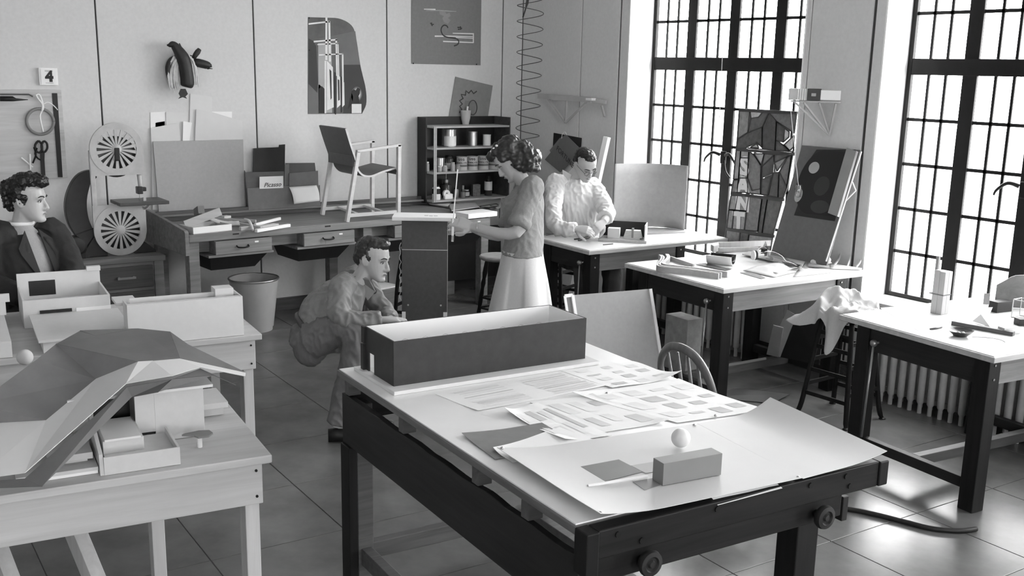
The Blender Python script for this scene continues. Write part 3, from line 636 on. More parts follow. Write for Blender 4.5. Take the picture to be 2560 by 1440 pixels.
for k, q in enumerate(([(2.686, 8.34, 2.109), (2.652, 8.34, 2.042), (2.641, 8.34, 1.952), (2.651, 8.34, 1.852)], [(2.742, 8.34, 2.119), (2.784, 8.34, 2.075), (2.799, 8.34, 2), (2.8, 8.34, 1.893)])):
    for j in range(6):
        MB().tube(bez([Vector(p)+Vector(((j-2.5)*.009*(1+.2*i), random.uniform(-.01, .01), random.uniform(-.012, .012))) for i, p in enumerate(q)], 4), .009, 5, rs=[.009]*9+[.008, .006, .004, .002]).build('fibre_tuft', fibm, bs, w=True, smooth=True)

# ---- papers and boards standing on the bench ledge
LG = adopt(MB().box(2.46, 5.22, 8.30, 8.426, .885, .900).build('back_ledge', bench_m, None, bev=.002), BN)
def stand(name, q, m, lab, cat, Y0, t=.003):
    """upright sheet resting on the ledge"""
    return sheet(name, [Vector(p) for p in q][::-1], t, m, (lab, cat, 'papers standing behind the grey panel'))
stand('drawing_sheet', [(2.481, 8.424, 1.688), (2.598, 8.424, 1.694), (2.578, 8.424, 0.933), (2.452, 8.424, 0.931)], white_m, 'white sheet with a black square behind the grey panel', 'paper', 0)
sq = bpy.context.scene.objects['drawing_sheet']
sheet('black_square', [Vector(p) for p in [(2.516, 8.424, 1.609), (2.588, 8.424, 1.62), (2.586, 8.424, 1.574), (2.514, 8.424, 1.569)]][::-1], .0005, pr_k, None, sq)
stand('drawing_sheet', [(2.599, 8.418, 1.691), (2.772, 8.418, 1.687), (2.75, 8.418, 1.487), (2.736, 8.418, 0.925), (2.569, 8.418, 0.925)], card_m, 'grey sheet just right of the one with a black square', 'paper', 0)
stand('drawing_sheet', [(2.474, 8.412, 1.57), (2.671, 8.412, 1.604), (2.703, 8.412, 1.489), (2.676, 8.412, 0.929), (2.454, 8.412, 0.935)], card_m, 'tilted pale sheet at the front left of the stack', 'paper', 0)
stand('drawing_sheet', [(2.799, 8.421, 1.832), (2.972, 8.421, 1.808), (2.937, 8.421, 0.936), (2.73, 8.421, 0.925)], mat('cream_paper', .68, .75, 'plain', .04, 6), 'tall pale sheet rising highest above the grey panel', 'paper', 0)
stand('drawing_sheet', [(2.965, 8.415, 1.692), (3.13, 8.415, 1.691), (3.128, 8.415, 1.637), (3.1, 8.415, 0.937), (2.939, 8.415, 0.933)], white_m, 'white sheet peeping out at the right of the stack', 'paper', 0)
stand('drawing_sheet', [(2.836, 8.406, 1.712), (2.962, 8.406, 1.689), (3.211, 8.406, 1.614), (3.189, 8.406, 0.94), (2.764, 8.406, 0.931)], card_m, 'large grey sheet with a sloping upper edge', 'paper', 0)
stand('paper_strip', [(2.725, 8.4, 1.62), (2.794, 8.4, 1.607), (2.761, 8.4, 1.435), (2.73, 8.4, 0.934), (2.672, 8.4, 0.934)], white_m, 'narrow white strip leaning in the middle of the sheets', 'paper', 0)
sheet('leaning_drawing_board', [Vector(p) for p in [(2.478, 8.385, 1.467), (3.204, 8.385, 1.468), (3.196, 8.385, 0.892), (2.494, 8.385, 0.886)]][::-1], .012, mat('grey_panel_board', .40, .8, 'plain', .06, 40), ('large grey drawing board leaning upright on the back of the workbench', 'board'))
fb = thing('file_box', 'open cardboard file box with two stepped compartments', 'file box', (3.477, 8.32, 0.877))
kb = mat('file_card', .13, .75, 'plain', .12, 18); kb2 = mat('file_card_pale', .17, .75, 'plain', .12, 18)
sheet('front_wall', [Vector(p) for p in [(3.198, 8.32, 1.077), (3.518, 8.32, 1.082), (3.844, 8.32, 1.074), (3.844, 8.32, 0.896), (3.205, 8.32, 0.896)]][::-1], .006, kb2, None, fb)
sheet('middle_wall', [Vector(p) for p in [(3.199, 8.345, 1.205), (3.532, 8.345, 1.202), (3.524, 8.345, 0.895), (3.215, 8.345, 0.899)]][::-1], .006, kb, None, fb)
sheet('side_wall', [Vector(p) for p in [(3.55, 8.375, 1.252), (3.593, 8.375, 1.261), (3.583, 8.375, 0.888), (3.54, 8.375, 0.89)]][::-1], .006, kb2, None, fb)
sheet('back_wall', [Vector(p) for p in [(3.585, 8.36, 1.182), (3.847, 8.36, 1.193), (3.848, 8.36, 0.891), (3.576, 8.36, 0.89)]][::-1], .006, kb, None, fb)
sheet('rear_flap', [Vector(p) for p in [(3.563, 8.38, 1.265), (3.828, 8.38, 1.259), (3.837, 8.38, 1.164), (3.6, 8.38, 1.163)]][::-1], .005, mat('file_card_dark', .09, .8), None, fb)
MB().slab([Vector((3.216, 8.405, 1.215)), Vector((3.197, 8.34, 1.206)), Vector((3.21, 8.34, 0.893)), Vector((3.224, 8.405, 0.885))], .005).build('left_wall', kb, fb, w=True)
sheet('black_folder', [Vector(p) for p in [(3.281, 8.37, 1.396), (3.503, 8.37, 1.4), (3.507, 8.37, 1.419), (3.56, 8.37, 1.422), (3.534, 8.37, 0.891), (3.256, 8.37, 0.9)]][::-1], .006, black_m, ('black tabbed folder sticking up out of the file box', 'folder'))
pcard = sheet('name_card', [Vector(p) for p in [(3.304, 8.31, 1.168), (3.509, 8.31, 1.167), (3.507, 8.31, 1.067), (3.3, 8.31, 1.07)]][::-1], .003, white_m, ('white card with handwritten-style lettering on the file box', 'card'))
text('lettering', 'Picasso', .052, pr_k, plane_m((3.411, 8.306, 1.098), (1, 0, .01), (0, 0, 1)), pcard, shear=.35)
cp = MB().grid(lambda u, v: Vector((3.562, 8.315, 1.071)).lerp(Vector((3.809, 8.315, 1.076)), u).lerp(Vector((3.577, 8.26, 0.935)).lerp(Vector((3.81, 8.26, 0.949)), u), v)+Vector((0, -.02*sin(pi*v), .004*sin(pi*v))), 8, 8, .001)
cp.build('curled_paper', white_m, None, smooth=True, tag=('curled white paper hanging over the front of the file box', 'paper'))

# ---- plywood armchair standing on the bench
ac = thing('armchair', 'modern wooden armchair with dark bent seat standing on the workbench', 'chair', (3.99, 7.88, .85))
cw = mat('chair_frame_wood', .62, .5, 'wood', .12, 5); cd = mat('chair_dark_ply', .115, .55, 'plain', .1, 30)
for Y, nm in ((7.655, 0), (8.115, 1)):
    MB().bar((3.765, Y, .85), (3.872, Y, 1.408), .03, .035, (0, 1, 0)).build('back_leg', cw, ac, w=True, bev=.003)
    MB().bar((4.232, Y, .85), (4.240, Y, 1.455), .03, .035, (0, 1, 0)).build('front_leg', cw, ac, w=True, bev=.003)
    MB().bar((3.858, Y, 1.408), (4.255, Y, 1.450), .035, .022).build('armrest', cw, ac, w=True, bev=.003)
    MB().bar((3.775, Y, .90), (4.235, Y, .905), .022, .028).build('side_rail', cw, ac, w=True, bev=.002)
for x in (3.86, 4.10): MB().bar((x, 7.655, .905), (x+.06, 8.115, .905), .028, .02).build('cross_rail', cw, ac, w=True, bev=.002)
MB().bar((3.835, 7.66, 1.33), (3.835, 8.11, 1.33), .02, .085).build('back_rail', cd, ac, w=True, bev=.002)
MB().bar((4.232, 7.66, 1.23), (4.232, 8.11, 1.23), .02, .04).build('front_rail', cd, ac, w=True, bev=.002)
def ply(name, prof, y0, y1):
    P = bez([Vector((x, 0, z)) for x, z in prof], 5); n = len(P); N = []
    for i in range(n):
        d = (P[min(i+1, n-1)]-P[max(i-1, 0)]).normalized(); N.append(Vector((-d.z, 0, d.x))*.007)
    mb = MB()
    mb.loft([[(P[i]+N[i])+Vector((0, y, 0)), (P[i]-N[i])+Vector((0, y, 0))][::s] for i in range(0) for y in () for s in ()] or [[Vector((P[i].x+N[i].x, y0, P[i].z+N[i].z)), Vector((P[i].x+N[i].x, y1, P[i].z+N[i].z)), Vector((P[i].x-N[i].x, y1, P[i].z-N[i].z)), Vector((P[i].x-N[i].x, y0, P[i].z-N[i].z))] for i in range(n)])
    o = mb.build(name, cd, ac, w=True, smooth='auto')
    e = MB()
    for y in (y0-.001, y1+.001):
        e2 = MB().loft([[Vector((P[i].x+N[i].x*1.05, y-.001, P[i].z+N[i].z*1.05)), Vector((P[i].x+N[i].x*1.05, y+.001, P[i].z+N[i].z*1.05)), Vector((P[i].x-N[i].x*1.05, y+.001, P[i].z-N[i].z*1.05)), Vector((P[i].x-N[i].x*1.05, y-.001, P[i].z-N[i].z*1.05))] for i in range(n)])
        x = e2.build('pale_edge', cw, None); x.parent = o; x.location = x.location-root_loc(ac)
ply('seat_shell', [(3.865, 1.30), (3.885, 1.25), (3.93, 1.212), (4.0, 1.205), (4.10, 1.235), (4.225, 1.262)], 7.675, 8.095)
ply('backrest', [(3.862, 1.29), (3.835, 1.37), (3.80, 1.47), (3.762, 1.59)], 7.645, 8.125)

# ---- band saw
bsw = thing('band_saw', 'pale cast band saw with two slotted wheel guards on the drawer cabinet', 'band saw', (2.10, 8.08, .66))
castm = mat('pale_cast_metal', .46, .45, 'mottle', .15, 12); darkc = mat('dark_cast_iron', .03, .4, 'plain', .3, 10)
def ringplate(cx, cz, r0, r1, y0, y1, n=40, a0=0, a1=2*pi):
    m = MB(); rr = []
    for i in range(n+1):
        a = a0+(a1-a0)*i/n; c, s_ = cos(a), sin(a)
        rr.append([Vector((cx+r*c, y, cz+r*s_)) for r, y in ((r0, y0), (r1, y0), (r1, y1), (r0, y1))])
    return m.loft(rr, cap=(abs(a1-a0) < 6.2))
Yg = 8.02
for cx, cz, lower in ((2.105, 1.445, 0), (2.098, .85, 1)):
    gd = ringplate(cx, cz, .142, .19, Yg, Yg+.02)
    s = -1 if not lower else 1
    za, zb = sorted((cz+s*.19, cz+s*.05))
    A_ = [pi/2+pi/2*i/8 for i in range(9)]; FX = Matrix(((1, 0, 0, 0), (0, 0, 1, 0), (0, 1, 0, 0), (0, 0, 0, 1)))
    gd2 = MB().prism([(cx-.19, cz+s*.19), (cx, cz+s*.19)]+[(cx+.186*cos(a), cz+s*.186*sin(a)) for a in A_]+[(cx-.19, cz)], Yg+.003, Yg+.018, FX)
    gd2.prism([(cx+.19, cz+s*.19), (cx, cz+s*.19)]+[(cx-.186*cos(a), cz+s*.186*sin(a)) for a in A_]+[(cx+.19, cz)], Yg+.003, Yg+.018, FX)
    gd.v += gd2.v and []; k0 = len(gd.v); gd.v += gd2.v; gd.f += [tuple(i+k0 for i in f) for f in gd2.f]; gd.mi += gd2.mi
    g_o = gd.build('wheel_guard', castm, bsw, w=True)
    hub = MB().lathe([(.004, 0), (.036, 0), (.036, .012), (.024, .02), (.004, .022)], 24, (cx, Yg+.016, cz), m=rotX).build('hub', castm, g_o, smooth='auto'); hub.location = -root_loc(bsw)
    sp = None
    for i in range(18):
        a = 2*pi*i/18+.17
        if sp is None:
            sp = MB().prism([(.03, -.005), (.148, -.0125), (.148, .0125), (.03, .005)], 0, .012, Matrix(((1, 0, 0, 0), (0, 0, 1, 0), (0, 1, 0, 0), (0, 0, 0, 1)))).build('spoke', castm, g_o)
            sp.location = Vector((cx, Yg+.003, cz))-root_loc(bsw); sp.rotation_euler = (0, -a, 0)
        else: inst(sp, 'spoke', g_o, Vector((cx, Yg+.003, cz))-root_loc(bsw), (0, -a, 0))
    MB().lathe([(.004, 0), (.13, 0), (.15, -.008), (.15, -.03), (.004, -.03)], 36, (cx, Yg+.03, cz-(0 if lower else .058)), m=rotX).build('wheel', darkc, bsw, w=True, smooth='auto')
MB().box(2.085, 2.122, Yg-.015, Yg, 1.36, 1.455).build('tension_bracket', black_m, bsw, w=True, bev=.006)
MB().box(1.91, 1.945, Yg+.005, Yg+.03, .86, 1.44).build('column', castm, bsw, w=True, bev=.004)
arm = bez([(1.95, 8.08, 1.27), (1.87, 8.10, 1.22), (1.815, 8.11, 1.08), (1.82, 8.11, .93), (1.88, 8.10, .80), (1.95, 8.09, .72)], 6)
rr = []
for k, p in enumerate(arm):
    d = (arm[min(k+1, len(arm)-1)]-arm[max(k-1, 0)]).normalized(); x = Vector((0, 1, 0)); y = d.cross(x); wd = .03+.045*sin(pi*k/(len(arm)-1))
    rr.append([p+y*wd*a+x*.03*b for a, b in ((-1, -1), (1, -1), (1, 1), (-1, 1))])
MB().loft(rr).build('c_frame', darkc, bsw, w=True, smooth='auto', bev=.004)
MB().prism([(1.80, .66), (2.0, .66), (2.0, .76), (1.92, .82)], 8.04, 8.16, Matrix(((1, 0, 0, 0), (0, 0, 1, 0), (0, 1, 0, 0), (0, 0, 0, 1)))).build('base_foot', darkc, bsw, w=True, bev=.006)
MB().prism([(2.20, .66), (2.36, .66), (2.36, .675), (2.26, .76)], 8.06, 8.12, Matrix(((1, 0, 0, 0), (0, 0, 1, 0), (0, 1, 0, 0), (0, 0, 0, 1)))).build('rear_foot', darkc, bsw, w=True, bev=.004)
MB().box(2.08, 2.44, 7.93, 8.20, 1.035, 1.06).build('saw_table', mat('saw_table', .07, .4, 'plain', .3, 8), bsw, w=True, bev=.004)
MB().box(2.27, 2.29, 8.0, 8.02, 1.06, 1.085).build('blade_insert', castm, bsw, w=True)
MB().tube([(2.26, 8.05, 1.27), (2.27, 8.05, 1.12)], .016, 8).build('guide_post', castm, bsw, w=True, smooth=True)
MB().box(2.235, 2.275, 8.01, 8.07, 1.11, 1.165).cbox((2.285, 8.03, 1.145), (.03, .04, .03)).build('blade_guide', darkc, bsw, w=True, bev=.005)
MB().box(2.256, 2.259, 8.045, 8.055, .86, 1.43).build('saw_blade', steel_m, bsw, w=True)
MB().tube(bez([(2.25, 8.04, 1.035), (2.28, 8.02, 1.0), (2.31, 8.0, 1.035)], 5), .008, 6).build('table_trunnion', steel_m, bsw, w=True, smooth=True)
mo = MB().lathe([(.004, 0), (.05, 0), (.072, .012), (.075, .03), (.075, .13), (.05, .15), (.004, .15)], 28, (1.78, 8.16, .745), m=rotX).build('motor', black_m, bsw, w=True, smooth='auto')
pu = MB().lathe([(.004, 0), (.055, 0), (.06, .006), (.05, .012), (.06, .018), (.055, .024), (.01, .03)], 28, (1.775, 8.0, .765), m=rotX).build('pulley', darkc, bsw, w=True, smooth='auto')
MB().box(1.72, 1.84, 8.02, 8.15, .66, .70).build('motor_base', black_m, bsw, w=True, bev=.004)
MB().bar((1.775, 8.075, .825), (2.09, 8.075, .92), .004, .008).build('belt_run', black_m, bsw, w=True); MB().bar((1.78, 8.075, .708), (2.09, 8.075, .78), .004, .008).build('belt_run', black_m, bsw, w=True)

# ---- black shelf unit with paint cans
sh = thing('shelf_unit', 'black shelf unit with pale shelves holding paint cans', 'shelf', (5.27, 8.3, .87))
SX0, SX1, SY0, SY1 = 4.865, 5.69, 8.165, 8.415
SZ = [1.562, 1.372, 1.155, .902]
MB().box(SX0, SX1, SY1, SY1+.012, .87, 1.635).build('back_panel', black_m, sh, w=True)
MB().box(SX1, SX1+.012, SY0, SY1, .87, 1.635).build('side_panel', mat('dark_ply_side', .07, .6, 'mottle', .4, 20), sh, w=True)
MB().box(SX0-.012, SX0, SY0+.1, SY1, .87, 1.635).build('side_panel', black_m, sh, w=True)
shm = mat('pale_shelf_edge', .40, .6, 'wood', .15, 5)
for z in SZ: MB().box(SX0, SX1, SY0, SY1, z-.016, z).build('shelf_board', shm, sh, w=True, bev=.001)
for x in (SX0+.008, SX0+.024): MB().box(x, x+.013, SY0-.01, SY0, .89, 1.56).build('front_post', shm, sh, w=True)
tinm = mat('tin_plate', .6, .28, 'plain', .1, 8, metal=.8); labm = mat('can_label', .50, .55, 'plain', .06, 10)
def can(lab, x, y, z, r, h, body, grp='paint cans on the shelves', lid=True, band=None, txt=None):
    c = thing('paint_can', lab, 'can', (x, y, z), 0, grp)
    MB().lathe([(r-.004, .002), (r, .0), (r, .006), (r-.002, .008), (r-.002, h-.008), (r, h-.006), (r, h), (r-.006, h), (r-.009, h-.004), (.003, h-.004)], 26).build('body', body, c, smooth='auto')
    if band: MB().lathe([(r+.0004, h*band[0]), (r+.0004, h*band[1])], 26, cap=False).build('paper_band', band[2], c, smooth=True)
    if txt:
        for t, zz, sz_ in txt:
            n = len(t); an = -pi/2-.62
            for i, ch in enumerate(t):
                if ch == ' ': continue
                a = an+(i-(n-1)/2)*sz_*.72/r
                o = text('lettering', ch, sz_, pr_k, Matrix.Translation((x, y, z)) @ plane_m(((r+.0012)*cos(a), (r+.0012)*sin(a), zz), (-sin(a), cos(a), 0), (0, 0, 1)), c, bold=.04)
    return c
can('tall tin can with a pale label on the top shelf', 5.115, 8.28, SZ[1], .056, .155, tinm, band=(.05, .62, white_m))
can('bare shiny tin can in the middle of the top shelf', 5.375, 8.30, SZ[1], .042, .13, tinm)
can('small white tin can at the right of the top shelf', 5.53, 8.30, SZ[1], .039, .10, white_m)
X = [5.235, 5.352, 5.470, 5.585]
for i, x in enumerate(X):
    can('%s of the four alike lettered paint cans' % ('leftmost', 'second from the left', 'third from the left', 'rightmost')[i], x, 8.265, SZ[2], .053, .125, labm, 'lettered paint cans in a row', band=(.28, .42, pr_m), txt=(('USG', .10, .026), ('TEXOLITE', .069, .019)))
can('plain tin can standing behind small jars at the left', 5.04, 8.33, SZ[2], .047, .115, tinm)
jm = mat('jar_glass_dark', .05, .12, 'plain', .2, 8); jl = mat('jar_glass_pale', .35, .15, 'plain', .1, 8)
def jar(lab, x, y, z, r, h, m, capm, band=None, neck=.75, nh=.2, cat='jar'):
    c = thing('jar' if cat == 'jar' else cat, lab, cat, (x, y, z), 0, 'small jars and bottles on the shelf unit')
    zb = h*(1-nh)
    MB().lathe([(.003, 0), (r*.95, 0), (r, .004), (r, zb*.92), (r*.9, zb), (r*neck, zb+.004), (r*neck, h-.004)], 20).build('body', m, c, smooth='auto')
    MB().lathe([(r*neck+.002, h-h*nh*.6), (r*neck+.002, h), (.002, h)], 20, cap=False).build('cap', capm, c, smooth='auto')
    if band: MB().lathe([(r+.0006, h*band[0]), (r+.0006, h*band[1])], 20, cap=False).build('label_band', band[2], c, smooth=True)
    return c
jar('small pale jar outside the front post', 4.885, 8.30, SZ[2], .022, .085, jl, white_m)
jar('tiny white-capped jar right of the front post', 4.97, 8.22, SZ[2], .02, .05, jl, white_m, nh=.3)
jar('squat clear jar before the plain tin can', 5.025, 8.22, SZ[2], .025, .055, jl, tinm)
jar('tall dark jar with a pale label before the lettered cans', 5.125, 8.31, SZ[2], .04, .135, jm, iron_m, (.1, .5, pr_l))
jar('slim clear jar before the tall dark jar', 5.11, 8.22, SZ[2], .022, .08, jl, pr_l)
jar('little plain pot beside the leftmost lettered can', 5.16, 8.215, SZ[2], .024, .06, mat('plain_pot', .25, .7), mat('plain_pot_b', .25, .7))
jar('white labelled jar at the lower left of the shelves', 4.945, 8.235, SZ[3], .038, .135, white_m, iron_m, (.4, .75, pr_k))
jar('round black flask at the back of the lowest shelf', 5.12, 8.35, SZ[3], .05, .165, jm, brass_m, neck=.45, nh=.28)
jar('little clear bottle beside the black flask', 5.20, 8.30, SZ[3], .024, .09, jl, iron_m)
jar('pointed glue bottle on the lowest shelf', 5.235, 8.24, SZ[3], .024, .115, mat('glue_glass', .14, .2), mat('glue_tip', .25, .4), neck=.35, nh=.5)
jar('squat labelled jar right of the glue bottle', 5.295, 8.28, SZ[3], .032, .07, jm, tinm, (.2, .7, pr_l))
jar('tall brown bottle with a white label at the right', 5.555, 8.30, SZ[3], .037, .185, jm, iron_m, (.28, .72, white_m), neck=.4, nh=.28, cat='bottle')
bxm = mat('small_carton', .13, .7, 'mottle', .5, 40)
MB().cbox((5.42, 8.31, SZ[3]+.056), (.075, .05, .11), R(-10)).build('carton', bxm, None, tag=('small patterned carton on the lowest shelf', 'carton'))
tp = thing('tape_dispenser', 'white tape dispenser on the lowest shelf', 'tape dispenser', (5.055, 8.22, SZ[3]))
MB().box(-.035, .05, -.02, .02, 0, .05).build('body', white_m, tp, bev=.008)
MB().lathe([(.012, -.012), (.034, -.012), (.034, .012), (.012, .012), (.012, -.012)], 24, (-.012, 0, .052), cap=False, m=rotX).build('tape_roll', white_m, tp, smooth='auto')
br = thing('brush', 'brush standing in the black flask', 'brush', (5.12, 8.35, SZ[3]+.16)); MB().tube([(0, 0, -.04), (-.006, -.01, .075)], .004, 6).build('handle', pr_l, br)
cup = thing('cup', 'pale tapered cup holding a white stick on top of the shelf unit', 'cup', (5.353, 8.393, 1.562))
MB().lathe([(.004, .0), (.03, 0), (.031, .006), (.043, .055), (.05, .125), (.0515, .13), (.048, .13), (.041, .06), (.028, .01), (.004, .01)], 26, cap=False).build('body', mat('cup_pale', .52, .4, 'plain', .05), cup, smooth='auto')
MB().tube([(.0, 0, .012), (.018, -.005, .165)], .009, 8).build('stick', white_m, cup)
MB().cbox(Vector((5.231, 8.54, 1.563))+Vector((0, 0, .004)), (.17, .08, .006), R(4)).build('notebook', grey_m, None, tag=('thin grey notebook lying on top of the shelf unit', 'notebook'))
ab = thing('abstract_drawing', 'tilted grey card with a zigzag and a circle behind the cup', 'drawing', (5.39, 8.41, 1.627))
sheet('card', [Vector(p) for p in [(5.258, 8.422, 1.992), (5.67, 8.422, 1.916), (5.621, 8.422, 1.624), (5.188, 8.422, 1.624)]][::-1], .003, mat('drawing_card', .22, .8, 'plain', .07, 30), None, ab)
stroke('zigzag', [Vector(p) for p in [(5.489, 8.418, 1.864), (5.454, 8.418, 1.842), (5.427, 8.418, 1.871), (5.401, 8.418, 1.845), (5.37, 8.418, 1.867), (5.366, 8.418, 1.827), (5.318, 8.418, 1.834), (5.34, 8.418, 1.798), (5.301, 8.418, 1.776), (5.332, 8.418, 1.747), (5.302, 8.418, 1.725), (5.328, 8.418, 1.7), (5.298, 8.418, 1.667)]], .012, 8.418, pr_d, ab)
stroke('circle_line', [Vector((5.447, 8.418, 1.714))+Vector((.047*cos(a*pi/12), 0, .066*sin(a*pi/12))) for a in range(24)], .009, 8.418, pr_d, ab, closed=True)
flat('tint_square', [(5.367, 8.418, 1.78), (5.482, 8.418, 1.761), (5.466, 8.418, 1.637), (5.351, 8.418, 1.645)], 8.4185, mat('print_tint', .17, .7), ab)

# ================================================================ window side
# ---- hanging wire spiral in the corner
cx, cy = 5.745, 7.95
n = 300; pts = [(cx+.122*cos(2*pi*14.3*i/n)*(1-.15*i/n), cy+.122*sin(2*pi*14.3*i/n)*(1-.15*i/n), 2.95-1.93*i/n) for i in range(n+1)]
sp_ = thing('wire_spiral', 'long hanging wire spiral in the room corner', 'spiral', (cx, cy, 1.02))
MB().tube(pts, .0035, 6).build('coil', mat('coil_wire', .10, .4, 'plain', .1, metal=.3), sp_, w=True, smooth=True)
MB().tube([(cx-.05, cy, 2.75), (cx-.04, cy, CZ)], .004, 6).build('hanging_cord', mat('cord', .3, .8), sp_, w=True)
MB().tube(bez([(cx-.11, cy-.04, 2.52), (cx-.06, cy-.04, 2.68), (cx-.03, cy, 2.9)], 5), .018, 8, rs=[.006]*4+[.012]*4+[.02]*3).build('feather_tuft', pr_d, sp_, w=True, smooth=True)
# ---- stick truss on the wall
tr = thing('stick_truss', 'pale triangular truss of sticks fixed to the wall above the seated man in glasses', 'truss model', (5.97, 7.68, 1.60))
stm = mat('balsa', .46, .7, 'plain', .08, 10)
def stick(name, a, b, r, par, m=stm): return MB().bar(a, b, r, r).build(name, m, par, w=True)
MB().bar((5.95, 8.07, 1.832), (5.95, 7.289, 1.823), .03, .045).build('top_chord', stm, tr, w=True)
MB().bar((5.94, 7.36, 1.831), (5.98, 7.134, 1.808), .02, .03).build('chord_tail', stm, tr, w=True)
MB().cbox((5.93, 7.281, 1.83), (.05, .08, .02)).build('white_clip', white_m, tr, w=True)
for a, b in (((5.95, 7.933, 1.818), (5.96, 7.671, 1.611)), ((5.95, 7.645, 1.811), (5.96, 7.665, 1.611)), ((5.95, 7.365, 1.8), (5.96, 7.66, 1.611)), ((5.98, 7.192, 1.779), (5.98, 7.148, 1.686))): stick('strut', a, b, .016, tr)
# ---- dark board and magazine hung on the wall
sheet('dark_board', [(5.995, 7.886, 1.504), (5.995, 7.477, 1.483), (5.995, 7.483, 1.387), (5.995, 7.892, 1.379)][::-1], .008, black_m, ('dark board hung on the wall behind the magazine', 'board'))
mg = thing('magazine', 'tilted grey magazine hanging on the wall beside the seated man in glasses', 'magazine', (5.98, 7.69, 1.125))
sheet('cover', [(5.982, 7.694, 1.502), (5.982, 7.496, 1.4), (5.982, 7.616, 1.248), (5.982, 7.754, 1.152), (5.982, 7.993, 1.25)][::-1], .008, mat('magazine_grey', .17, .6, 'plain', .06, 20), None, mg)
sheet('back_magazine', [(5.99, 7.786, 1.463), (5.99, 7.721, 1.486), (5.99, 7.907, 1.308), (5.99, 7.933, 1.34)][::-1], .006, mid_m, None, mg)
a, b, c_ = Vector((5.981, 7.811, 1.367)), Vector((5.98, 7.608, 1.249)), Vector((5.98, 7.737, 1.449))
text('lettering', 'FORTUNE', .066, pr_d, plane_m((5.981, 7.688, 1.3), b-a, c_-a), mg, bold=.01, thick=.2)
MB().tube(bez([(5.98, 7.743, 1.463), (5.98, 7.733, 1.503), (5.98, 7.693, 1.523), (5.98, 7.674, 1.499)], 4), .003, 6).build('string', white_m, mg, w=True)
# ---- white post leaning against the wall
wp = thing('leaning_post', 'white square post leaning beside the window behind the seated man in glasses', 'post', (5.9, 7.1, 0))
MB().bar((5.72, 7.22, .01), Vector((5.93, 7.041, 1.522)), .05, .05, (.3, -1, 0)).build('post', white_m, wp, w=True, bev=.003)
# ---- book on a corner bracket shelf
bk = thing('bracket_shelf', 'little triangular stick bracket shelf on the wall between the windows', 'shelf', (5.9, 4.7, 1.67))
bd_ = Vector((-.61, .79, 0)); p0 = Vector((5.955, 4.66, 1.905))
MB().slab([p0, p0+bd_*.33, p0+bd_*.31+Vector((.1, .05, 0)), p0+Vector((.01, .08, 0))][::-1], .01).build('plank', stm, bk, w=True)
ap_ = Vector((6, 4.769, 1.675))
for k in (.03, .14, .24, .30): stick('strut', p0+bd_*k+Vector((.01, .01, -.012)), ap_, .012, bk)
bo = thing('book', 'thick pale book with a dark spine label lying on the bracket shelf', 'book', p0+bd_*.17+Vector((0, 0, .002)))
nr = Vector((-.79, -.61, 0))
def spine(name, a, b, z0, z1, off, m, par, t=.2):
    q = [p0+bd_*a+nr*off, p0+bd_*b+nr*off, p0+bd_*b+nr*(off-t), p0+bd_*a+nr*(off-t)]
    return MB().loft([[p+Vector((0, 0, z0)) for p in q], [p+Vector((0, 0, z1)) for p in q]]).build(name, m, par, w=True, bev=.003)
spine('page_block', .005, .29, .008, .072, .005, white_m, bo, .16)
spine('cover', .18, .345, .003, .079, .012, mat('book_cloth', .45, .7), bo, .17)
spine('title_label', .135, .225, .0025, .0795, .0125, dark_m, bo, .17)
for k in (.235, .25, .265, .28): spine('spine_band', k, k+.005, .002, .08, .014, white_m, bo, .01)
bb_ = p0+bd_*.18+nr*.0128+Vector((0, 0, .041)); MB().cbox(bb_, (.03, .004, .02), math.atan2(bd_.y, bd_.x)).build('title_mark', pr_l, bo, w=True)
pb = thing('plumb_line', 'thin string with a little glass weight hanging from the bracket shelf', 'plumb line', (5.74, 4.787, 1.274))
MB().tube([p0+bd_*.335, Vector((5.76, 4.799, 1.334))], .002, 5).build('string', white_m, pb, w=True)
MB().lathe([(.003, .0), (.02, .005), (.024, .05), (.02, .085), (.006, .09)], 14, Vector((5.76, 4.796, 1.266))-Vector((0, 0, .01))).build('weight', glass_mat('clear_acrylic', .25, .75), pb, w=True, smooth=True)
# ---- large leaning board with dark round artwork
lb = thing('leaning_board', 'tall grey board leaning against the wall between the windows', 'board', (5.75, 4.7, .83))
TL, TR, BL_, _ = Vector((5.95, 4.955, 1.595)), Vector((5.97, 4.484, 1.596)), Vector((5.721, 4.955, 0.88)), Vector((5.835, 4.484, 0.87))
BR_ = BL_+(TR-TL)
def onb(u, v, off=0):
    p = TL.lerp(TR, u).lerp(BL_.lerp(BR_, u), v); nn = (TR-TL).cross(BL_-TL).normalized(); return p-nn*off if nn.x > 0 else p+nn*off
def bpoly(name, uv, off, m, par, t=.0006):
    q = [onb(u, v, off) for u, v in uv]
    o = MB().slab(q, t); c = sum(q, Vector())/len(q); nn = (q[1]-q[0]).cross(q[-1]-q[0])
    if nn.x > 0: o = MB().slab(q[::-1], t)
    return o.build(name, m, par, w=True)
bpoly('board', [(0, 0), (1, 0), (1, 1.06), (0, 1.06)], 0, mat('leaning_board_grey', .125, .7, 'plain', .1, 30), lb, .012)
bpoly('black_print', [(.28, .03), (.93, .0), (.93, .66), (.22, .66), (.24, .5), (.10, .42), (.13, .24)], .003, mat('artwork_black', .018, .35), lb)
bpoly('curved_field', [(.12+.36*(1-cos(a*pi/20))*.9, .33-.30*sin(a*pi/20)) for a in range(0, 11)]+[(.9, .03), (.9, .62)]+[(.12+.36*(1-cos(a*pi/20))*.9, .33+.30*sin(a*pi/20)) for a in range(10, 0, -1)], .0042, pr_k, lb)
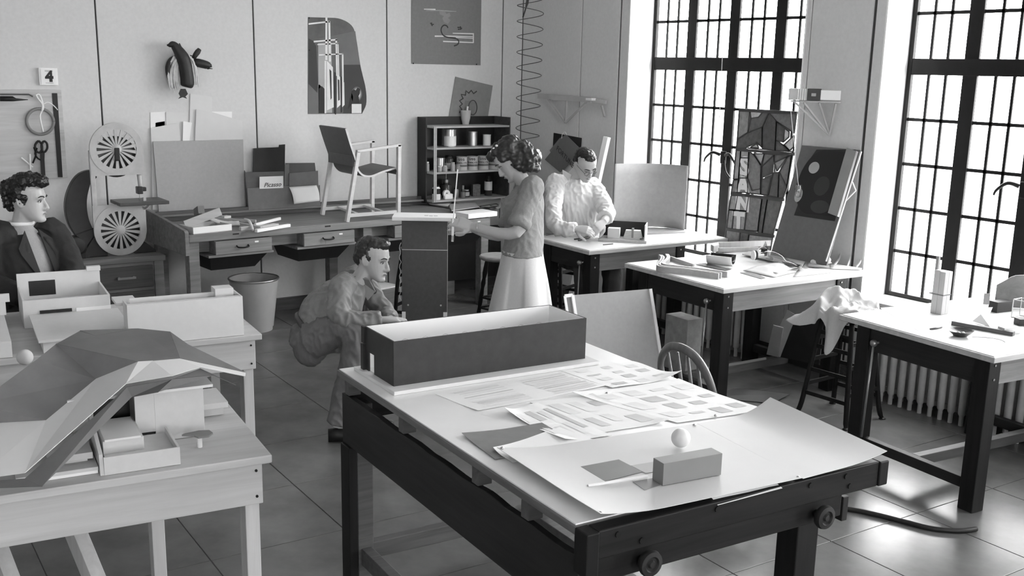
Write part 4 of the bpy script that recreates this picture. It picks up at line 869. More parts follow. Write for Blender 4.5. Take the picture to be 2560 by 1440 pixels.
for u, v, ru, rv, m in ((.33, .20, .09, .055, pr_l), (.20, .47, .065, .065, pr_l), (.55, .36, .13, .09, mat('artwork_dim', .03, .4)), (.62, .55, .16, .06, mat('artwork_dim2', .035, .4))):
    bpoly('oval_mark', [(u+ru*cos(a*pi/10), v+rv*sin(a*pi/10)) for a in range(20)], .0052, m, lb)
bpoly('pale_strip', [(.82, .0), (.99, .02), (.99, .62), (.82, .60)], .03, mat('strip_grey', .26, .7), lb, .025)
dw = thing('dowel', 'thin white dowel leaning along the right edge of the tall grey board', 'dowel', (5.8, 4.45, .83))
MB().tube([onb(1.02, 1.03, .03), onb(1.06, .02, .02)], .005, 8).build('rod', white_m, dw, w=True)
for a, b in (((1.06, .30), (1.15, .37)), ((1.15, .37), (1.04, .47))): MB().tube([onb(a[0], a[1], .02), onb(b[0], b[1], .02)], .005, 6).build('wire_brace', white_m, dw, w=True)

# ---- leaded glass panel standing in the window recess
XG = 6.11
sg = thing('leaded_glass_panel', 'tall leaded glass panel with letters standing in the window recess', 'glass panel', (XG, 5.45, .60))
leadm = mat('lead_came', .045, .5, 'plain', .2, 20)
def gl(t):
    k = 'stained_glass_%02d' % round(t*100)
    if k in MATS: return MATS[k]
    m = mat(k, t*.75, .25, 'mottle', .3, 30); n = m.node_tree.nodes; L = m.node_tree.links; b = n['Principled BSDF']; out = n['Material Output']
    tr = n.new('ShaderNodeBsdfTranslucent'); tr.inputs[0].default_value = (t*.05, t*.05, t*.05, 1); ad = n.new('ShaderNodeAddShader')
    L.new(b.outputs[0], ad.inputs[0]); L.new(tr.outputs[0], ad.inputs[1]); L.new(ad.outputs[0], out.inputs[0]); return m
PX = []
for q, t in [([(6.11, 5.712, 1.803), (6.11, 5.604, 1.801), (6.11, 5.607, 1.643), (6.11, 5.712, 1.585)], .34), ([(6.11, 5.604, 1.801), (6.11, 5.479, 1.797), (6.11, 5.513, 1.76), (6.11, 5.589, 1.747)], .8), ([(6.11, 5.589, 1.747), (6.11, 5.513, 1.76), (6.11, 5.479, 1.797), (6.11, 5.422, 1.796), (6.11, 5.469, 1.694), (6.11, 5.607, 1.643)], .16),
    ([(6.11, 5.712, 1.585), (6.11, 5.607, 1.643), (6.11, 5.469, 1.694), (6.11, 5.459, 1.54), (6.11, 5.515, 1.573), (6.11, 5.617, 1.526), (6.11, 5.716, 1.511)], .13), ([(6.11, 5.574, 1.532), (6.11, 5.514, 1.565), (6.11, 5.489, 1.533)], .85), ([(6.11, 5.469, 1.694), (6.11, 5.422, 1.796), (6.11, 5.337, 1.737), (6.11, 5.33, 1.525), (6.11, 5.458, 1.535)], .10),
    ([(6.11, 5.422, 1.796), (6.11, 5.158, 1.802), (6.11, 5.166, 1.662), (6.11, 5.337, 1.737)], .2), ([(6.11, 5.337, 1.737), (6.11, 5.26, 1.695), (6.11, 5.259, 1.593), (6.11, 5.333, 1.603)], .12), ([(6.11, 5.26, 1.695), (6.11, 5.212, 1.67), (6.11, 5.211, 1.632), (6.11, 5.259, 1.593)], .75), ([(6.11, 5.252, 1.573), (6.11, 5.165, 1.648), (6.11, 5.161, 1.565), (6.11, 5.194, 1.535)], .8),
    ([(6.11, 5.333, 1.603), (6.11, 5.256, 1.572), (6.11, 5.194, 1.535), (6.11, 5.33, 1.525)], .14), ([(6.11, 5.717, 1.504), (6.11, 5.67, 1.503), (6.11, 5.67, 1.285), (6.11, 5.725, 1.276)], .45), ([(6.11, 5.67, 1.5), (6.11, 5.586, 1.502), (6.11, 5.583, 1.453), (6.11, 5.668, 1.447)], .5), ([(6.11, 5.668, 1.447), (6.11, 5.583, 1.453), (6.11, 5.582, 1.301), (6.11, 5.671, 1.292)], .55),
    ([(6.11, 5.586, 1.502), (6.11, 5.535, 1.481), (6.11, 5.456, 1.407), (6.11, 5.444, 1.233), (6.11, 5.529, 1.21), (6.11, 5.582, 1.301)], .22), ([(6.11, 5.536, 1.488), (6.11, 5.431, 1.496), (6.11, 5.456, 1.407)], .5), ([(6.11, 5.431, 1.496), (6.11, 5.337, 1.496), (6.11, 5.45, 1.4)], .26), ([(6.11, 5.45, 1.4), (6.11, 5.337, 1.496), (6.11, 5.337, 1.36), (6.11, 5.447, 1.313)], .10), ([(6.11, 5.331, 1.439), (6.11, 5.208, 1.495), (6.11, 5.297, 1.378)], .42),
    ([(6.11, 5.337, 1.496), (6.11, 5.173, 1.508), (6.11, 5.208, 1.495), (6.11, 5.331, 1.439)], .16), ([(6.11, 5.446, 1.306), (6.11, 5.348, 1.326), (6.11, 5.373, 1.19), (6.11, 5.44, 1.19)], .10), ([(6.11, 5.337, 1.36), (6.11, 5.278, 1.372), (6.11, 5.269, 1.187), (6.11, 5.368, 1.187)], .11), ([(6.11, 5.278, 1.372), (6.11, 5.207, 1.492), (6.11, 5.172, 1.501), (6.11, 5.194, 1.266)], .2), ([(6.11, 5.277, 1.365), (6.11, 5.194, 1.266), (6.11, 5.222, 1.184), (6.11, 5.269, 1.183)], .14),
    ([(6.11, 5.671, 1.292), (6.11, 5.582, 1.301), (6.11, 5.567, 1.191), (6.11, 5.675, 1.18)], .4), ([(6.11, 5.724, 1.272), (6.11, 5.67, 1.281), (6.11, 5.675, 1.18), (6.11, 5.738, 1.177)], .3), ([(6.11, 5.582, 1.301), (6.11, 5.529, 1.21), (6.11, 5.444, 1.233), (6.11, 5.44, 1.19), (6.11, 5.566, 1.187)], .3),
    ([(6.11, 5.739, 1.15), (6.11, 5.668, 1.158), (6.11, 5.683, 1.043), (6.11, 5.752, 1.039)], .4), ([(6.11, 5.668, 1.158), (6.11, 5.554, 1.163), (6.11, 5.568, 1.049), (6.11, 5.683, 1.043)], .45), ([(6.11, 5.554, 1.163), (6.11, 5.423, 1.162), (6.11, 5.442, 0.909), (6.11, 5.579, 0.901), (6.11, 5.568, 1.049)], .24), ([(6.11, 5.423, 1.162), (6.11, 5.37, 1.161), (6.11, 5.398, 0.907), (6.11, 5.442, 0.905)], .12), ([(6.11, 5.37, 1.161), (6.11, 5.229, 1.162), (6.11, 5.292, 0.9), (6.11, 5.398, 0.9)], .15),
    ([(6.11, 5.752, 1.035), (6.11, 5.698, 1.041), (6.11, 5.705, 0.892), (6.11, 5.764, 0.892)], .35), ([(6.11, 5.698, 1.041), (6.11, 5.568, 1.049), (6.11, 5.579, 0.901), (6.11, 5.705, 0.892)], .45), ([(6.11, 5.765, 0.876), (6.11, 5.618, 0.885), (6.11, 5.628, 0.662), (6.11, 5.793, 0.648)], .25), ([(6.11, 5.618, 0.885), (6.11, 5.528, 0.882), (6.11, 5.539, 0.676), (6.11, 5.628, 0.662)], .16), ([(6.11, 5.527, 0.875), (6.11, 5.291, 0.885), (6.11, 5.315, 0.697), (6.11, 5.538, 0.669)], .5), ([(6.11, 5.173, 1.508), (6.11, 5.156, 1.565), (6.11, 5.194, 1.266)], .1)]:
    v = [Vector(p) for p in q]
    if (v[1]-v[0]).cross(v[2]-v[1]).x > 0: v = v[::-1]
    MB().slab(v, .003).build('glass_piece', gl(t), sg, w=True)
    for i in range(len(v)):
        a, b = v[i], v[(i+1) % len(v)]; key = tuple(sorted((tuple(round(c, 2) for c in a), tuple(round(c, 2) for c in b))))
        if key in PX or (a-b).length < .01: continue
        PX.append(key); MB().bar(a+Vector((-.001, 0, 0)), b+Vector((-.001, 0, 0)), .009, .009, (1, 0, 0)).build('lead_came', leadm, sg, w=True)
for q in ([(6.105, 5.716, 1.508), (6.105, 5.142, 1.514)], [(6.105, 5.738, 1.166), (6.105, 5.208, 1.176)], [(6.105, 5.765, 0.884), (6.105, 5.273, 0.896)], [(6.105, 5.71, 1.805), (6.105, 5.15, 1.807)]):
    MB().bar(q[0], q[1], .012, .022, (0, 0, 1)).build('support_bar', leadm, sg, w=True)
for ch, p in zip('SAINT', ((6.105, 5.618, 1.38), (6.105, 5.621, 1.236), (6.105, 5.65, 1.101), (6.105, 5.613, 1.105), (6.105, 5.641, 0.953))):
    text('lead_letter', ch, .19 if ch != 'I' else .15, mat('letter_glass', .8, .4), plane_m(p, (0, -1, .05), (.0, .12, 1)), sg, bold=.05, thick=.25)

# ---- window pull chain
MB().tube([(6.24, 6.051, 2.206), (6.24, 6.049, 2.083), (6.24, 6.041, 1.898), (6.24, 6.042, 1.711)], .003, 5).build('pull_chain', mat('chain', .6, .5), None, tag=('thin pale pull chain hanging before the left window', 'chain'))

# ================================================================ on the table of the man in glasses
cv = thing('curved_backdrop', 'tall curved grey cardboard backdrop standing on the table', 'model', (5.8, 6.3, .82))
path = [Vector(p) for p in [(5.601, 6.555, 0.835), (5.623, 6.42, 0.835), (5.786, 6.41, 0.835), (5.937, 6.383, 0.835), (5.963, 6.221, 0.835), (5.92, 6.029, 0.835)]]
path = [Vector((5.57, 6.50, .835)), Vector((5.68, 6.485, .835)), Vector((5.80, 6.45, .835)), Vector((5.90, 6.38, .835)), Vector((5.97, 6.26, .835)), Vector((6.00, 6.12, .835))]
pp = bez(path, 5); hts = [.47]*len(pp)
def cvf(u, v):
    k = u*(len(pp)-1); i = int(k); p = pp[min(i, len(pp)-1)].lerp(pp[min(i+1, len(pp)-1)], k-i); return p+Vector((0, 0, v*.515))
MB().grid(cvf, 25, 6, .004).build('curved_sheet', mat('backdrop_card', .36, .8, 'plain', .07, 30), cv, w=True, smooth=True)
MB().prism([(5.40, 6.20), (5.97, 6.07), (6.02, 6.14), (5.97, 6.28), (5.79, 6.43), (5.59, 6.53), (5.44, 6.50)], .82, .834).build('base', grey_m, cv, w=True)
sbx = thing('stage_box', 'small open box stage with dark back wall on the table', 'model', (5.228, 5.963, 0.82))
A, B, C2 = Vector((5.084, 6.081, 0.82)), Vector((5.319, 5.831, 0.82)), Vector((5.517, 6.005, 0.82)); ex = (B-A).normalized(); ey = Vector((-ex.y, ex.x, 0)); wB = (B-A).length; dB = .19
def sb(name, x0, x1, y0, y1, z0, z1, m, par=None, bev=.001):
    M_ = Matrix(((ex.x, ey.x, 0, A.x), (ex.y, ey.y, 0, A.y), (0, 0, 1, .82), (0, 0, 0, 1)))
    return MB(M_).box(x0, x1, y0, y1, z0, z1).build(name, m, par or sbx, w=True, bev=bev)
sb('base_board', -.008, wB+.012, -.012, dB+.01, 0, .02, edge_m)
sb('left_wall', 0, .008, 0, dB, .02, .135, grey_m); sb('right_wall', wB-.008, wB, 0, dB, .02, .135, card_m); sb('back_wall', .008, wB-.008, dB-.008, dB, .02, .135, mat('stage_back', .02, .6))
def toy(name, lab, cat, parts):
    o = thing(name, lab, cat, A+ex*parts[0][0]+ey*parts[0][2]+Vector((0, 0, .02)), 0, 'miniature pieces inside the stage box')
    for p in parts: sb(p[7] if len(p) > 7 else 'block', *p[:6], p[6], o)
    return o
toy('model_block', 'pale carved block at the left of the stage box', 'block', [(.055, .145, .05, .12, .02, .095, card_m)])
toy('layered_model', 'stack of thin layers at the right of the stage box', 'model', [(.175+.002*k, .235, .06, .11, .03+.007*k, .036+.007*k, card_m, 'layer') for k in range(8)]+[(.18, .30, .05, .12, .02, .029, card_m, 'layer')]+[(.25, .315-.002*k, .05, .115, .03+.007*k, .036+.007*k, card_m, 'layer') for k in range(8)]+[(.235, .25, .06, .10, .029, .1, grey_m, 'upright')])
def hand_tool(name, lab, cat, pts, r, z, m=iron_m):
    o = thing(name, lab, cat, Vector(pts[0])); MB().tube([Vector(p)+Vector((0, 0, r)) for p in pts], r, 8).build('shaft', m, o, w=True); return o
pz = thing('pliers', 'dark pliers lying on the table before the stage box', 'pliers', (5.144, 6.289, 0.82))
for q in ([(4.952, 6.216, 0.826), (5.084, 6.255, 0.826), (5.205, 6.326, 0.826), (5.279, 6.357, 0.826)], [(4.931, 6.141, 0.829), (5.07, 6.198, 0.829), (5.186, 6.292, 0.829), (5.24, 6.309, 0.829)]): MB().tube(bez(q, 4), .006, 6).build('handle', mat('tool_dark', .06, .4), pz, w=True, smooth=True)
hand_tool('wooden_bar', 'dark wooden bar beside the hand of the man in glasses', 'bar', [(5.122, 6.528, 0.82), (5.196, 6.329, 0.82)], .012, .82, oakm_m)
hand_tool('pencil', 'thin pencil lying before the stage box', 'pencil', [(4.991, 5.923, 0.82), (5.079, 5.917, 0.82)], .004, .82, pr_m)
fk = thing('caliper', 'small forked caliper near the table edge behind the woman', 'caliper', (4.939, 6.531, 0.82))
for q in ([(4.952, 6.571, 0.823), (4.962, 6.52, 0.823), (5.009, 6.495, 0.823)], [(4.891, 6.489, 0.823), (4.949, 6.504, 0.823)]): MB().tube(q, .004, 6).build('arm', brass_m, fk, w=True)

# ================================================================ on the table of wooden strips
AF = None
def strip(lab, path, th, h, m=mat('bent_wood', .36, .6, 'wood', .15, 5), grp='bent wooden strips on the table'):
    P = bez([Vector(p) for p in path], 5); rr = []
    for k, p in enumerate(P):
        d = (P[min(k+1, len(P)-1)]-P[max(k-1, 0)]); d.z = 0; d.normalize(); x = Vector((-d.y, d.x, 0))*th/2
        q = Vector((p.x, p.y, .82)); rr.append([q-x, q+x, q+x+Vector((0, 0, h)), q-x+Vector((0, 0, h))])
    return MB().loft(rr).build('bent_strip', m, None, smooth='auto', tag=(lab, 'wood strip', grp))
strip('outermost of the three hooked wooden strips', [(4.936, 5.26, 0.858), (4.893, 5.191, 0.858), (4.809, 5.108, 0.858), (4.692, 5.01, 0.858), (4.642, 4.953, 0.858), (4.65, 4.889, 0.858), (4.716, 4.795, 0.858), (4.759, 4.679, 0.858), (4.795, 4.563, 0.858)], .012, .038)
strip('middle one of the three hooked wooden strips', [(4.942, 5.244, 0.858), (4.899, 5.175, 0.858), (4.814, 5.093, 0.858), (4.714, 5.011, 0.858), (4.672, 4.96, 0.858), (4.681, 4.901, 0.858), (4.744, 4.803, 0.858), (4.787, 4.687, 0.858), (4.829, 4.573, 0.858)], .012, .038)
strip('innermost and thickest of the three hooked wooden strips', [(5, 5.253, 0.858), (4.935, 5.168, 0.858), (4.854, 5.096, 0.858), (4.774, 5.039, 0.858), (4.725, 4.98, 0.858), (4.746, 4.908, 0.858), (4.794, 4.811, 0.858), (4.844, 4.701, 0.858), (4.888, 4.574, 0.858)], .024, .038)
strip('straight tapering strip behind the hooked strips', [(4.99, 5.203, 0.85), (4.956, 5.066, 0.85), (4.92, 4.911, 0.85)], .014, .03)
strip('upper of two long pale strips at the back of the table', [(5.671, 5.425, 0.86), (5.871, 5.366, 0.86), (6.12, 5.306, 0.86)], .016, .042, piney_m)
strip('lower of two long pale strips at the back of the table', [(5.534, 5.284, 0.85), (5.668, 5.233, 0.85), (5.825, 5.173, 0.85)], .016, .032, piney_m)
hk = thing('curved_end_block', 'rounded wooden end piece joined to the long pale strips', 'wood block', (5.54, 5.334, 0.82))
MB().loft([[Vector(p)+Vector((0, 0, z)) for p in [(5.527, 5.358, 0.82), (5.577, 5.389, 0.82), (5.645, 5.396, 0.82), (5.563, 5.31, 0.82), (5.481, 5.283, 0.82)]] for z in (0, .05)]).build('block', piney_m, hk, w=True, bev=.004)
# cardboard trough
tg = thing('cardboard_trough', 'half-round cardboard trough with black inside lying on the table', 'trough', (5.197, 4.941, 0.82))
E0, E1 = Vector((5.234, 4.855, 0.885)), Vector((5.151, 5.006, 0.885)); ax = (E1-E0).normalized(); sd = Vector((-ax.y, ax.x, 0))
def trf(r): return lambda u, v: E0.lerp(E1, v)+sd*(r*cos(pi+pi*u*1.0))+Vector((0, 0, r*sin(pi+pi*u)))
MB().grid(trf(.062), 18, 4, -.005).build('outer_shell', card_m, tg, w=True, smooth=True)
MB().grid(trf(.056), 18, 4, -.004).build('inner_lining', mat('glossy_black', .012, .2), tg, w=True, smooth=True)
sheet('dark_sheet', [Vector(p)+Vector((0, 0, .003)) for p in [(5.023, 5.003, 0.822), (5.116, 5.002, 0.822), (5.112, 4.759, 0.822), (5.03, 4.733, 0.822)]][::-1], .002, dark_m, ('dark sheet under the cardboard trough', 'sheet'))
sheet('thin_board', [Vector(p)+Vector((0, 0, .012)) for p in [(5.564, 5.085, 0.826), (5.681, 5.133, 0.826), (5.832, 5.04, 0.826), (5.771, 4.687, 0.826), (5.529, 4.53, 0.826)]][::-1], .006, mat('thin_board', .42, .5), ('thin pale board under the streamlined model', 'board'))
cm = thing('model_car', 'streamlined clear plastic model with a dark wheel on the thin board', 'model car', (5.504, 4.909, 0.84))
cpm = glass_mat('clear_plastic', .22, .82)
wc = Vector((5.459, 4.878, 0.868)); wax = Vector((.75, -.3, 0)).normalized(); MW = plane_m(wc, Vector((-wax.y, wax.x, 0)), (0, 0, 1))
MB().lathe([(.003, 0), (.03, 0), (.033, .004), (.033, .012), (.003, .014)], 24, m=MW).build('wheel', black_m, cm, w=True, smooth='auto')
MB().lathe([(.026, -.012), (.032, -.012), (.032, -.002), (.026, -.002)], 24, m=MW).build('wheel_rim', white_m, cm, w=True, smooth='auto')
MB().tube([wc-wax*.0, wc+wax*.07], .009, 10).build('axle', white_m, cm, w=True, smooth=True)
bdx = (Vector((5.481, 4.466, 0.84))-Vector((5.596, 4.949, 0.84))); L_ = bdx.length; bdx.normalize()
c0 = Vector((5.586, 4.922, 0.845)); rr = []
for k in range(13):
    t = k/12; p = c0+bdx*L_*t; h = .06*(sin(pi*min(1, t*1.4+.12))**.7 if t < .62 else .55*(1-t)/.38*.75+.02); wd = .05*(1-.6*t); s_ = Vector((-bdx.y, bdx.x, 0))
    rr.append([p+s_*wd*cos(a*pi/8)+Vector((0, 0, max(0, h)*sin(a*pi/8))) for a in range(9)])
MB().loft(rr, cap=False, closed=False).build('canopy', cpm, cm, w=True, smooth=True)
MB().tube([c0+Vector((-bdx.y, bdx.x, 0))*.05*cos(a*pi/10)+Vector((0, 0, .065*sin(a*pi/10))) for a in range(11)], .004, 6).build('arch_rim', white_m, cm, w=True, smooth=True)
MB().slab([c0+Vector((0, 0, .06)), c0+bdx*.03+Vector((0, 0, .11)), c0+bdx*.07+Vector((0, 0, .055))], .002).build('fin', cpm, cm, w=True)
MB().cbox(c0+bdx*.02+Vector((0, 0, .03)), (.03, .03, .05)).build('engine_block', black_m, cm, w=True)
random.seed(11)
def scrap(lab, name, pts, z, lift, m=mat('scrap_paper', .6, .75, 'plain', .06, 8), cat='paper'):
    q = [Vector(p) for p in pts]
    a, b, c, d = q
    return MB().grid(lambda u, v: a.lerp(b, u).lerp(d.lerp(c, u), v)+Vector((0, 0, z+lift*(sin(3.1*u)*sin(2.6*v+.4))**2)), 8, 6, -.0012).build(name, m, None, smooth=True, tag=(lab, cat, 'loose papers on the table of wooden strips'))
scrap('wavy paper sheet under the thin dark blade', 'loose_paper', [(5.143, 4.681, 0.822), (5.439, 4.757, 0.822), (5.412, 4.47, 0.822), (5.14, 4.418, 0.822)], .004, .03)
scrap('folded paper sheet in front of the wavy one', 'loose_paper', [(5.27, 4.696, 0.822), (5.562, 4.735, 0.822), (5.54, 4.548, 0.822), (5.213, 4.456, 0.822)], .014, .02)
scrap('flat white sheet at the front edge of the table', 'loose_paper', [(5.515, 4.54, 0.822), (5.704, 4.458, 0.822), (5.639, 4.345, 0.822), (5.263, 4.369, 0.822)], .002, .006)
scrap('white sheet at the right end of the table', 'loose_paper', [(5.872, 4.566, 0.822), (5.918, 4.341, 0.822), (5.862, 4.307, 0.822), (5.708, 4.434, 0.822)], .003, .008)
sheet('palette_knife', [Vector(p)+Vector((0, 0, .03)) for p in [(5.497, 4.669, 0.824), (5.519, 4.526, 0.824), (5.435, 4.477, 0.824), (5.445, 4.588, 0.824)]][::-1], .003, black_m, ('thin dark palette knife lying on the papers', 'knife'))
sheet('grey_card', [Vector(p)+Vector((0, 0, .002)) for p in [(5.072, 4.643, 0.821), (5.178, 4.626, 0.821), (5.082, 4.436, 0.821), (5.037, 4.431, 0.821)]][::-1], .001, mid_m, ('grey card lying at the front of the table under papers', 'card'))
def ribbon(lab, pts, wd):
    P = bez([Vector(p) for p in pts], 6)
    return MB().grid(lambda u, v: P[int(u*(len(P)-1))]+Vector((.3, .7, .25))*(v-.5)*wd, len(P)-1, 1, .001).build('wood_shaving', mat('shaving_pale', .62, .7), None, smooth=True, tag=(lab, 'shaving', 'curled shavings on the table of wooden strips'))
def zz(px_z): return px_z
ribbon('large looped pale shaving', [(5.913, 4.694, 0.825), (5.94, 4.671, 0.86), (6.002, 4.671, 0.9), (6.018, 4.645, 0.925), (6.016, 4.607, 0.9), (5.986, 4.585, 0.85), (5.836, 4.506, 0.823)], .03)
ribbon('small twisted pale shaving at the right end', [(5.857, 4.415, 0.825), (5.963, 4.481, 0.86), (6.045, 4.536, 0.9), (6.038, 4.489, 0.88), (6.041, 4.452, 0.88), (5.984, 4.411, 0.85), (5.921, 4.393, 0.823)], .025)
random.seed(4)
def crumple(lab, c, s, n=26):
    vs = []; 
    mb = MB(); 
    k = 7
    rows = []
    for j in range(k):
        a = -pi/2+pi*(j+.5)/k; rows.append([Vector((s*cos(a)*cos(2*pi*i/9)*random.uniform(.6, 1.25), s*cos(a)*sin(2*pi*i/9)*random.uniform(.6, 1.25), s*.7*(sin(a)+1)*random.uniform(.8, 1.2)))+Vector(c) for i in range(9)])
    return mb.loft(rows).build('crumpled_paper', mat('scrap_paper', .6), None, tag=(lab, 'paper'))
crumple('crumpled white paper by the looped shaving', (5.818, 4.568, 0.82), .045)
crumple('smaller crumpled paper left of the looped shaving', (5.721, 4.587, 0.82), .025)
tgz = thing('folded_strip', 'bent grey strip with an upright white tab among the scraps', 'scrap', (5.641, 4.531, 0.82))
MB().slab([(5.765, 4.634, 0.825), (5.765, 4.6, 0.825), (5.792, 4.622, 0.88), (5.741, 4.614, 0.88)], .002).build('tab', white_m, tgz, w=True)
MB().slab([Vector(p)+Vector((0, 0, .012)) for p in [(5.794, 4.688, 0.824), (5.776, 4.516, 0.824), (5.695, 4.429, 0.824), (5.627, 4.553, 0.824)]][::-1], .01).build('strip', grey_m, tgz, w=True)

# ================================================================ on the right-hand table
Z3 = .82
bd3 = thing('stick_bundle', 'bundle of tall square sticks tied upright on the table at the right', 'stick bundle', (5.15, 3.257, 0.82))
c = Vector((5.168, 3.269, 0.82))
for i, (dx, dy, h) in enumerate(((-.017, -.017, .235), (.017, -.017, .235), (-.017, .017, .24), (.017, .017, .235))): MB().box(c.x+dx-.0165, c.x+dx+.0165, c.y+dy-.0165, c.y+dy+.0165, .82, .82+h).build('stick', mat('pale_stick', .5, .6, 'wood', .12, 5, axis=2), bd3, w=True, bev=.002)
MB().box(c.x-.008, c.x+.008, c.y+.034, c.y+.05, .82, 1.13).build('tall_stick', grey_m, bd3, w=True)
MB().box(c.x-.0355, c.x+.0355, c.y-.0355, c.y+.052, .925, .93).build('binding', mid_m, bd3, w=True)
dsh = thing('dish', 'small dark oval dish on the table at the right', 'dish', (4.794, 2.904, 0.82))
MB().lathe([(.003, .004), (.03, .0), (.035, .004), (.062, .028), (.066, .03), (.06, .026), (.034, .01), (.003, .009)], 24, (4.794, 2.904, 0.82), cap=False).build('bowl', mat('dark_dish', .03, .25, 'plain', .2), dsh, w=True, smooth='auto')
for k, (dx, dy) in enumerate(((-.01, .005), (.012, -.006), (.0, -.016))): MB().ell(Vector((4.794, 2.904, 0.82))+Vector((dx, dy, .016)), (.012, .009, .007), 10, 6).build('pellet', pr_l, dsh, w=True, smooth=True)
a, b = Vector((4.98, 3.069, 0.82)), Vector((5.035, 2.763, 0.82))
MB().bar(a+Vector((0, 0, .011)), b+Vector((0, 0, .011)), .03, .022).build('bar', mat('grey_bar', .10, .6, 'wood', .2), None, bev=.002, tag=('dark square wooden bar lying behind the dish', 'bar'))
kn = thing('craft_knife', 'slim craft knife left of the dish', 'knife', (4.79, 3.06, 0.82))
MB().tube([Vector(p)+Vector((0, 0, .005)) for p in [(4.773, 3.06, 0.82), (4.816, 3.054, 0.82), (4.866, 3.055, 0.82)]], .005, 8, rs=[.004, .006, .005]).build('handle', mat('knife_handle', .08, .4), kn, w=True, smooth=True)
MB().bar(Vector((4.695, 3.058, 0.824)), Vector((4.758, 3.05, 0.824)), .006, .001).build('blade', steel_m, kn, w=True)
cn = thing('folded_paper_model', 'folded white paper form shaped like an hourglass', 'paper model', (5.121, 2.987, 0.82))
P0, P1, P2, P3, P4, P5 = Vector((5.143, 3.058, 0.822)), Vector((5.108, 2.934, 0.822)), Vector((5.242, 3.032, 0.822)), Vector((5.143, 3.014, 0.87)), Vector((5.226, 3, 0.9)), Vector((5.136, 3.041, 0.9))
for q in ((P0, P1, P3), (P1, P2, P3), (P3, P4, P5), (P3, P2, P4)): MB().slab(list(q), .0012).build('paper_fold', white_m, cn, w=True)
MB().slab([(5.3, 3.1, 0.949), (5.3, 3.066, 0.954), (5.3, 3.065, 0.892), (5.3, 3.099, 0.888)], .002).build('small_card', grey_m, cn, w=True)
MB().tube([Vector((5.329, 3.089, 0.822)), Vector((5.3, 3.082, 0.92))], .002, 5).build('card_stem', white_m, cn, w=True)
MB().cbox(Vector((5.078, 2.814, 0.82))+Vector((0, 0, .016)), (.10, .05, .032), R(-20)).build('wood_block', card_m, None, bev=.002, tag=('small pale block at the end of the dark bar', 'block'))
MB().cbox(Vector((5.324, 2.869, 0.82))+Vector((0, 0, .018)), (.10, .05, .035), R(-25)).build('black_block', black_m, None, bev=.002, tag=('black block at the right edge of the picture', 'block'))
wf_ = thing('wire_cube', 'small clear wire cube at the right edge of the picture', 'wire model', (5.447, 2.944, 0.82))
wc_ = Vector((5.467, 2.964, 0.82)); cs = [(x, y, z) for x in (-.04, .04) for y in (-.04, .04) for z in (.003, .10)]
for i in range(8):
    for j in range(i+1, 8):
        if sum(1 for k in range(3) if cs[i][k] != cs[j][k]) == 1: MB().tube([wc_+Vector(cs[i]), wc_+Vector(cs[j])], .0025, 6).build('wire_edge', steel_m, wf_, w=True)
MB().cbox(wc_+Vector((.05, .16, .03)), (.12, .06, .06), R(-10)).build('dark_box', black_m, None, bev=.003, tag=('dark box standing behind the wire cube', 'box'))
th_ = thing('thin_wire', 'thin wire lying in front of the dark bar', 'wire', (4.88, 2.807, 0.82)); MB().tube(bez([Vector(p)+Vector((0, 0, .002)) for p in [(4.824, 2.858, 0.82), (4.88, 2.807, 0.82), (4.895, 2.752, 0.82), (4.872, 2.712, 0.82)]], 4), .0015, 5).build('wire', brass_m, th_, w=True)
sheet('paper_sheet', [Vector(p)+Vector((0, 0, .0012)) for p in [(4.988, 3.517, 0.82), (5.193, 3.47, 0.82), (5.06, 3.145, 0.82), (4.688, 3.059, 0.82)]][::-1], .001, white_m, ('white paper sheet near the far corner of the table at the right', 'paper'))
cpw = MB().grid(lambda u, v: Vector((5.62+.22*u, 3.22-.20*u, .822))+Vector((0, 0, (.16+.03*sin(pi*u))*v*(1-.25*max(0, .25-u)*4*v*v)))+Vector((-.03, -.03, 0))*sin(pi*u), 14, 8, .008)
cpw.build('curved_plywood', mat('curved_ply', .2, .5, 'wood', .2, 5), None, smooth='auto', tag=('curved grey plywood piece standing at the right edge of the picture', 'plywood'))
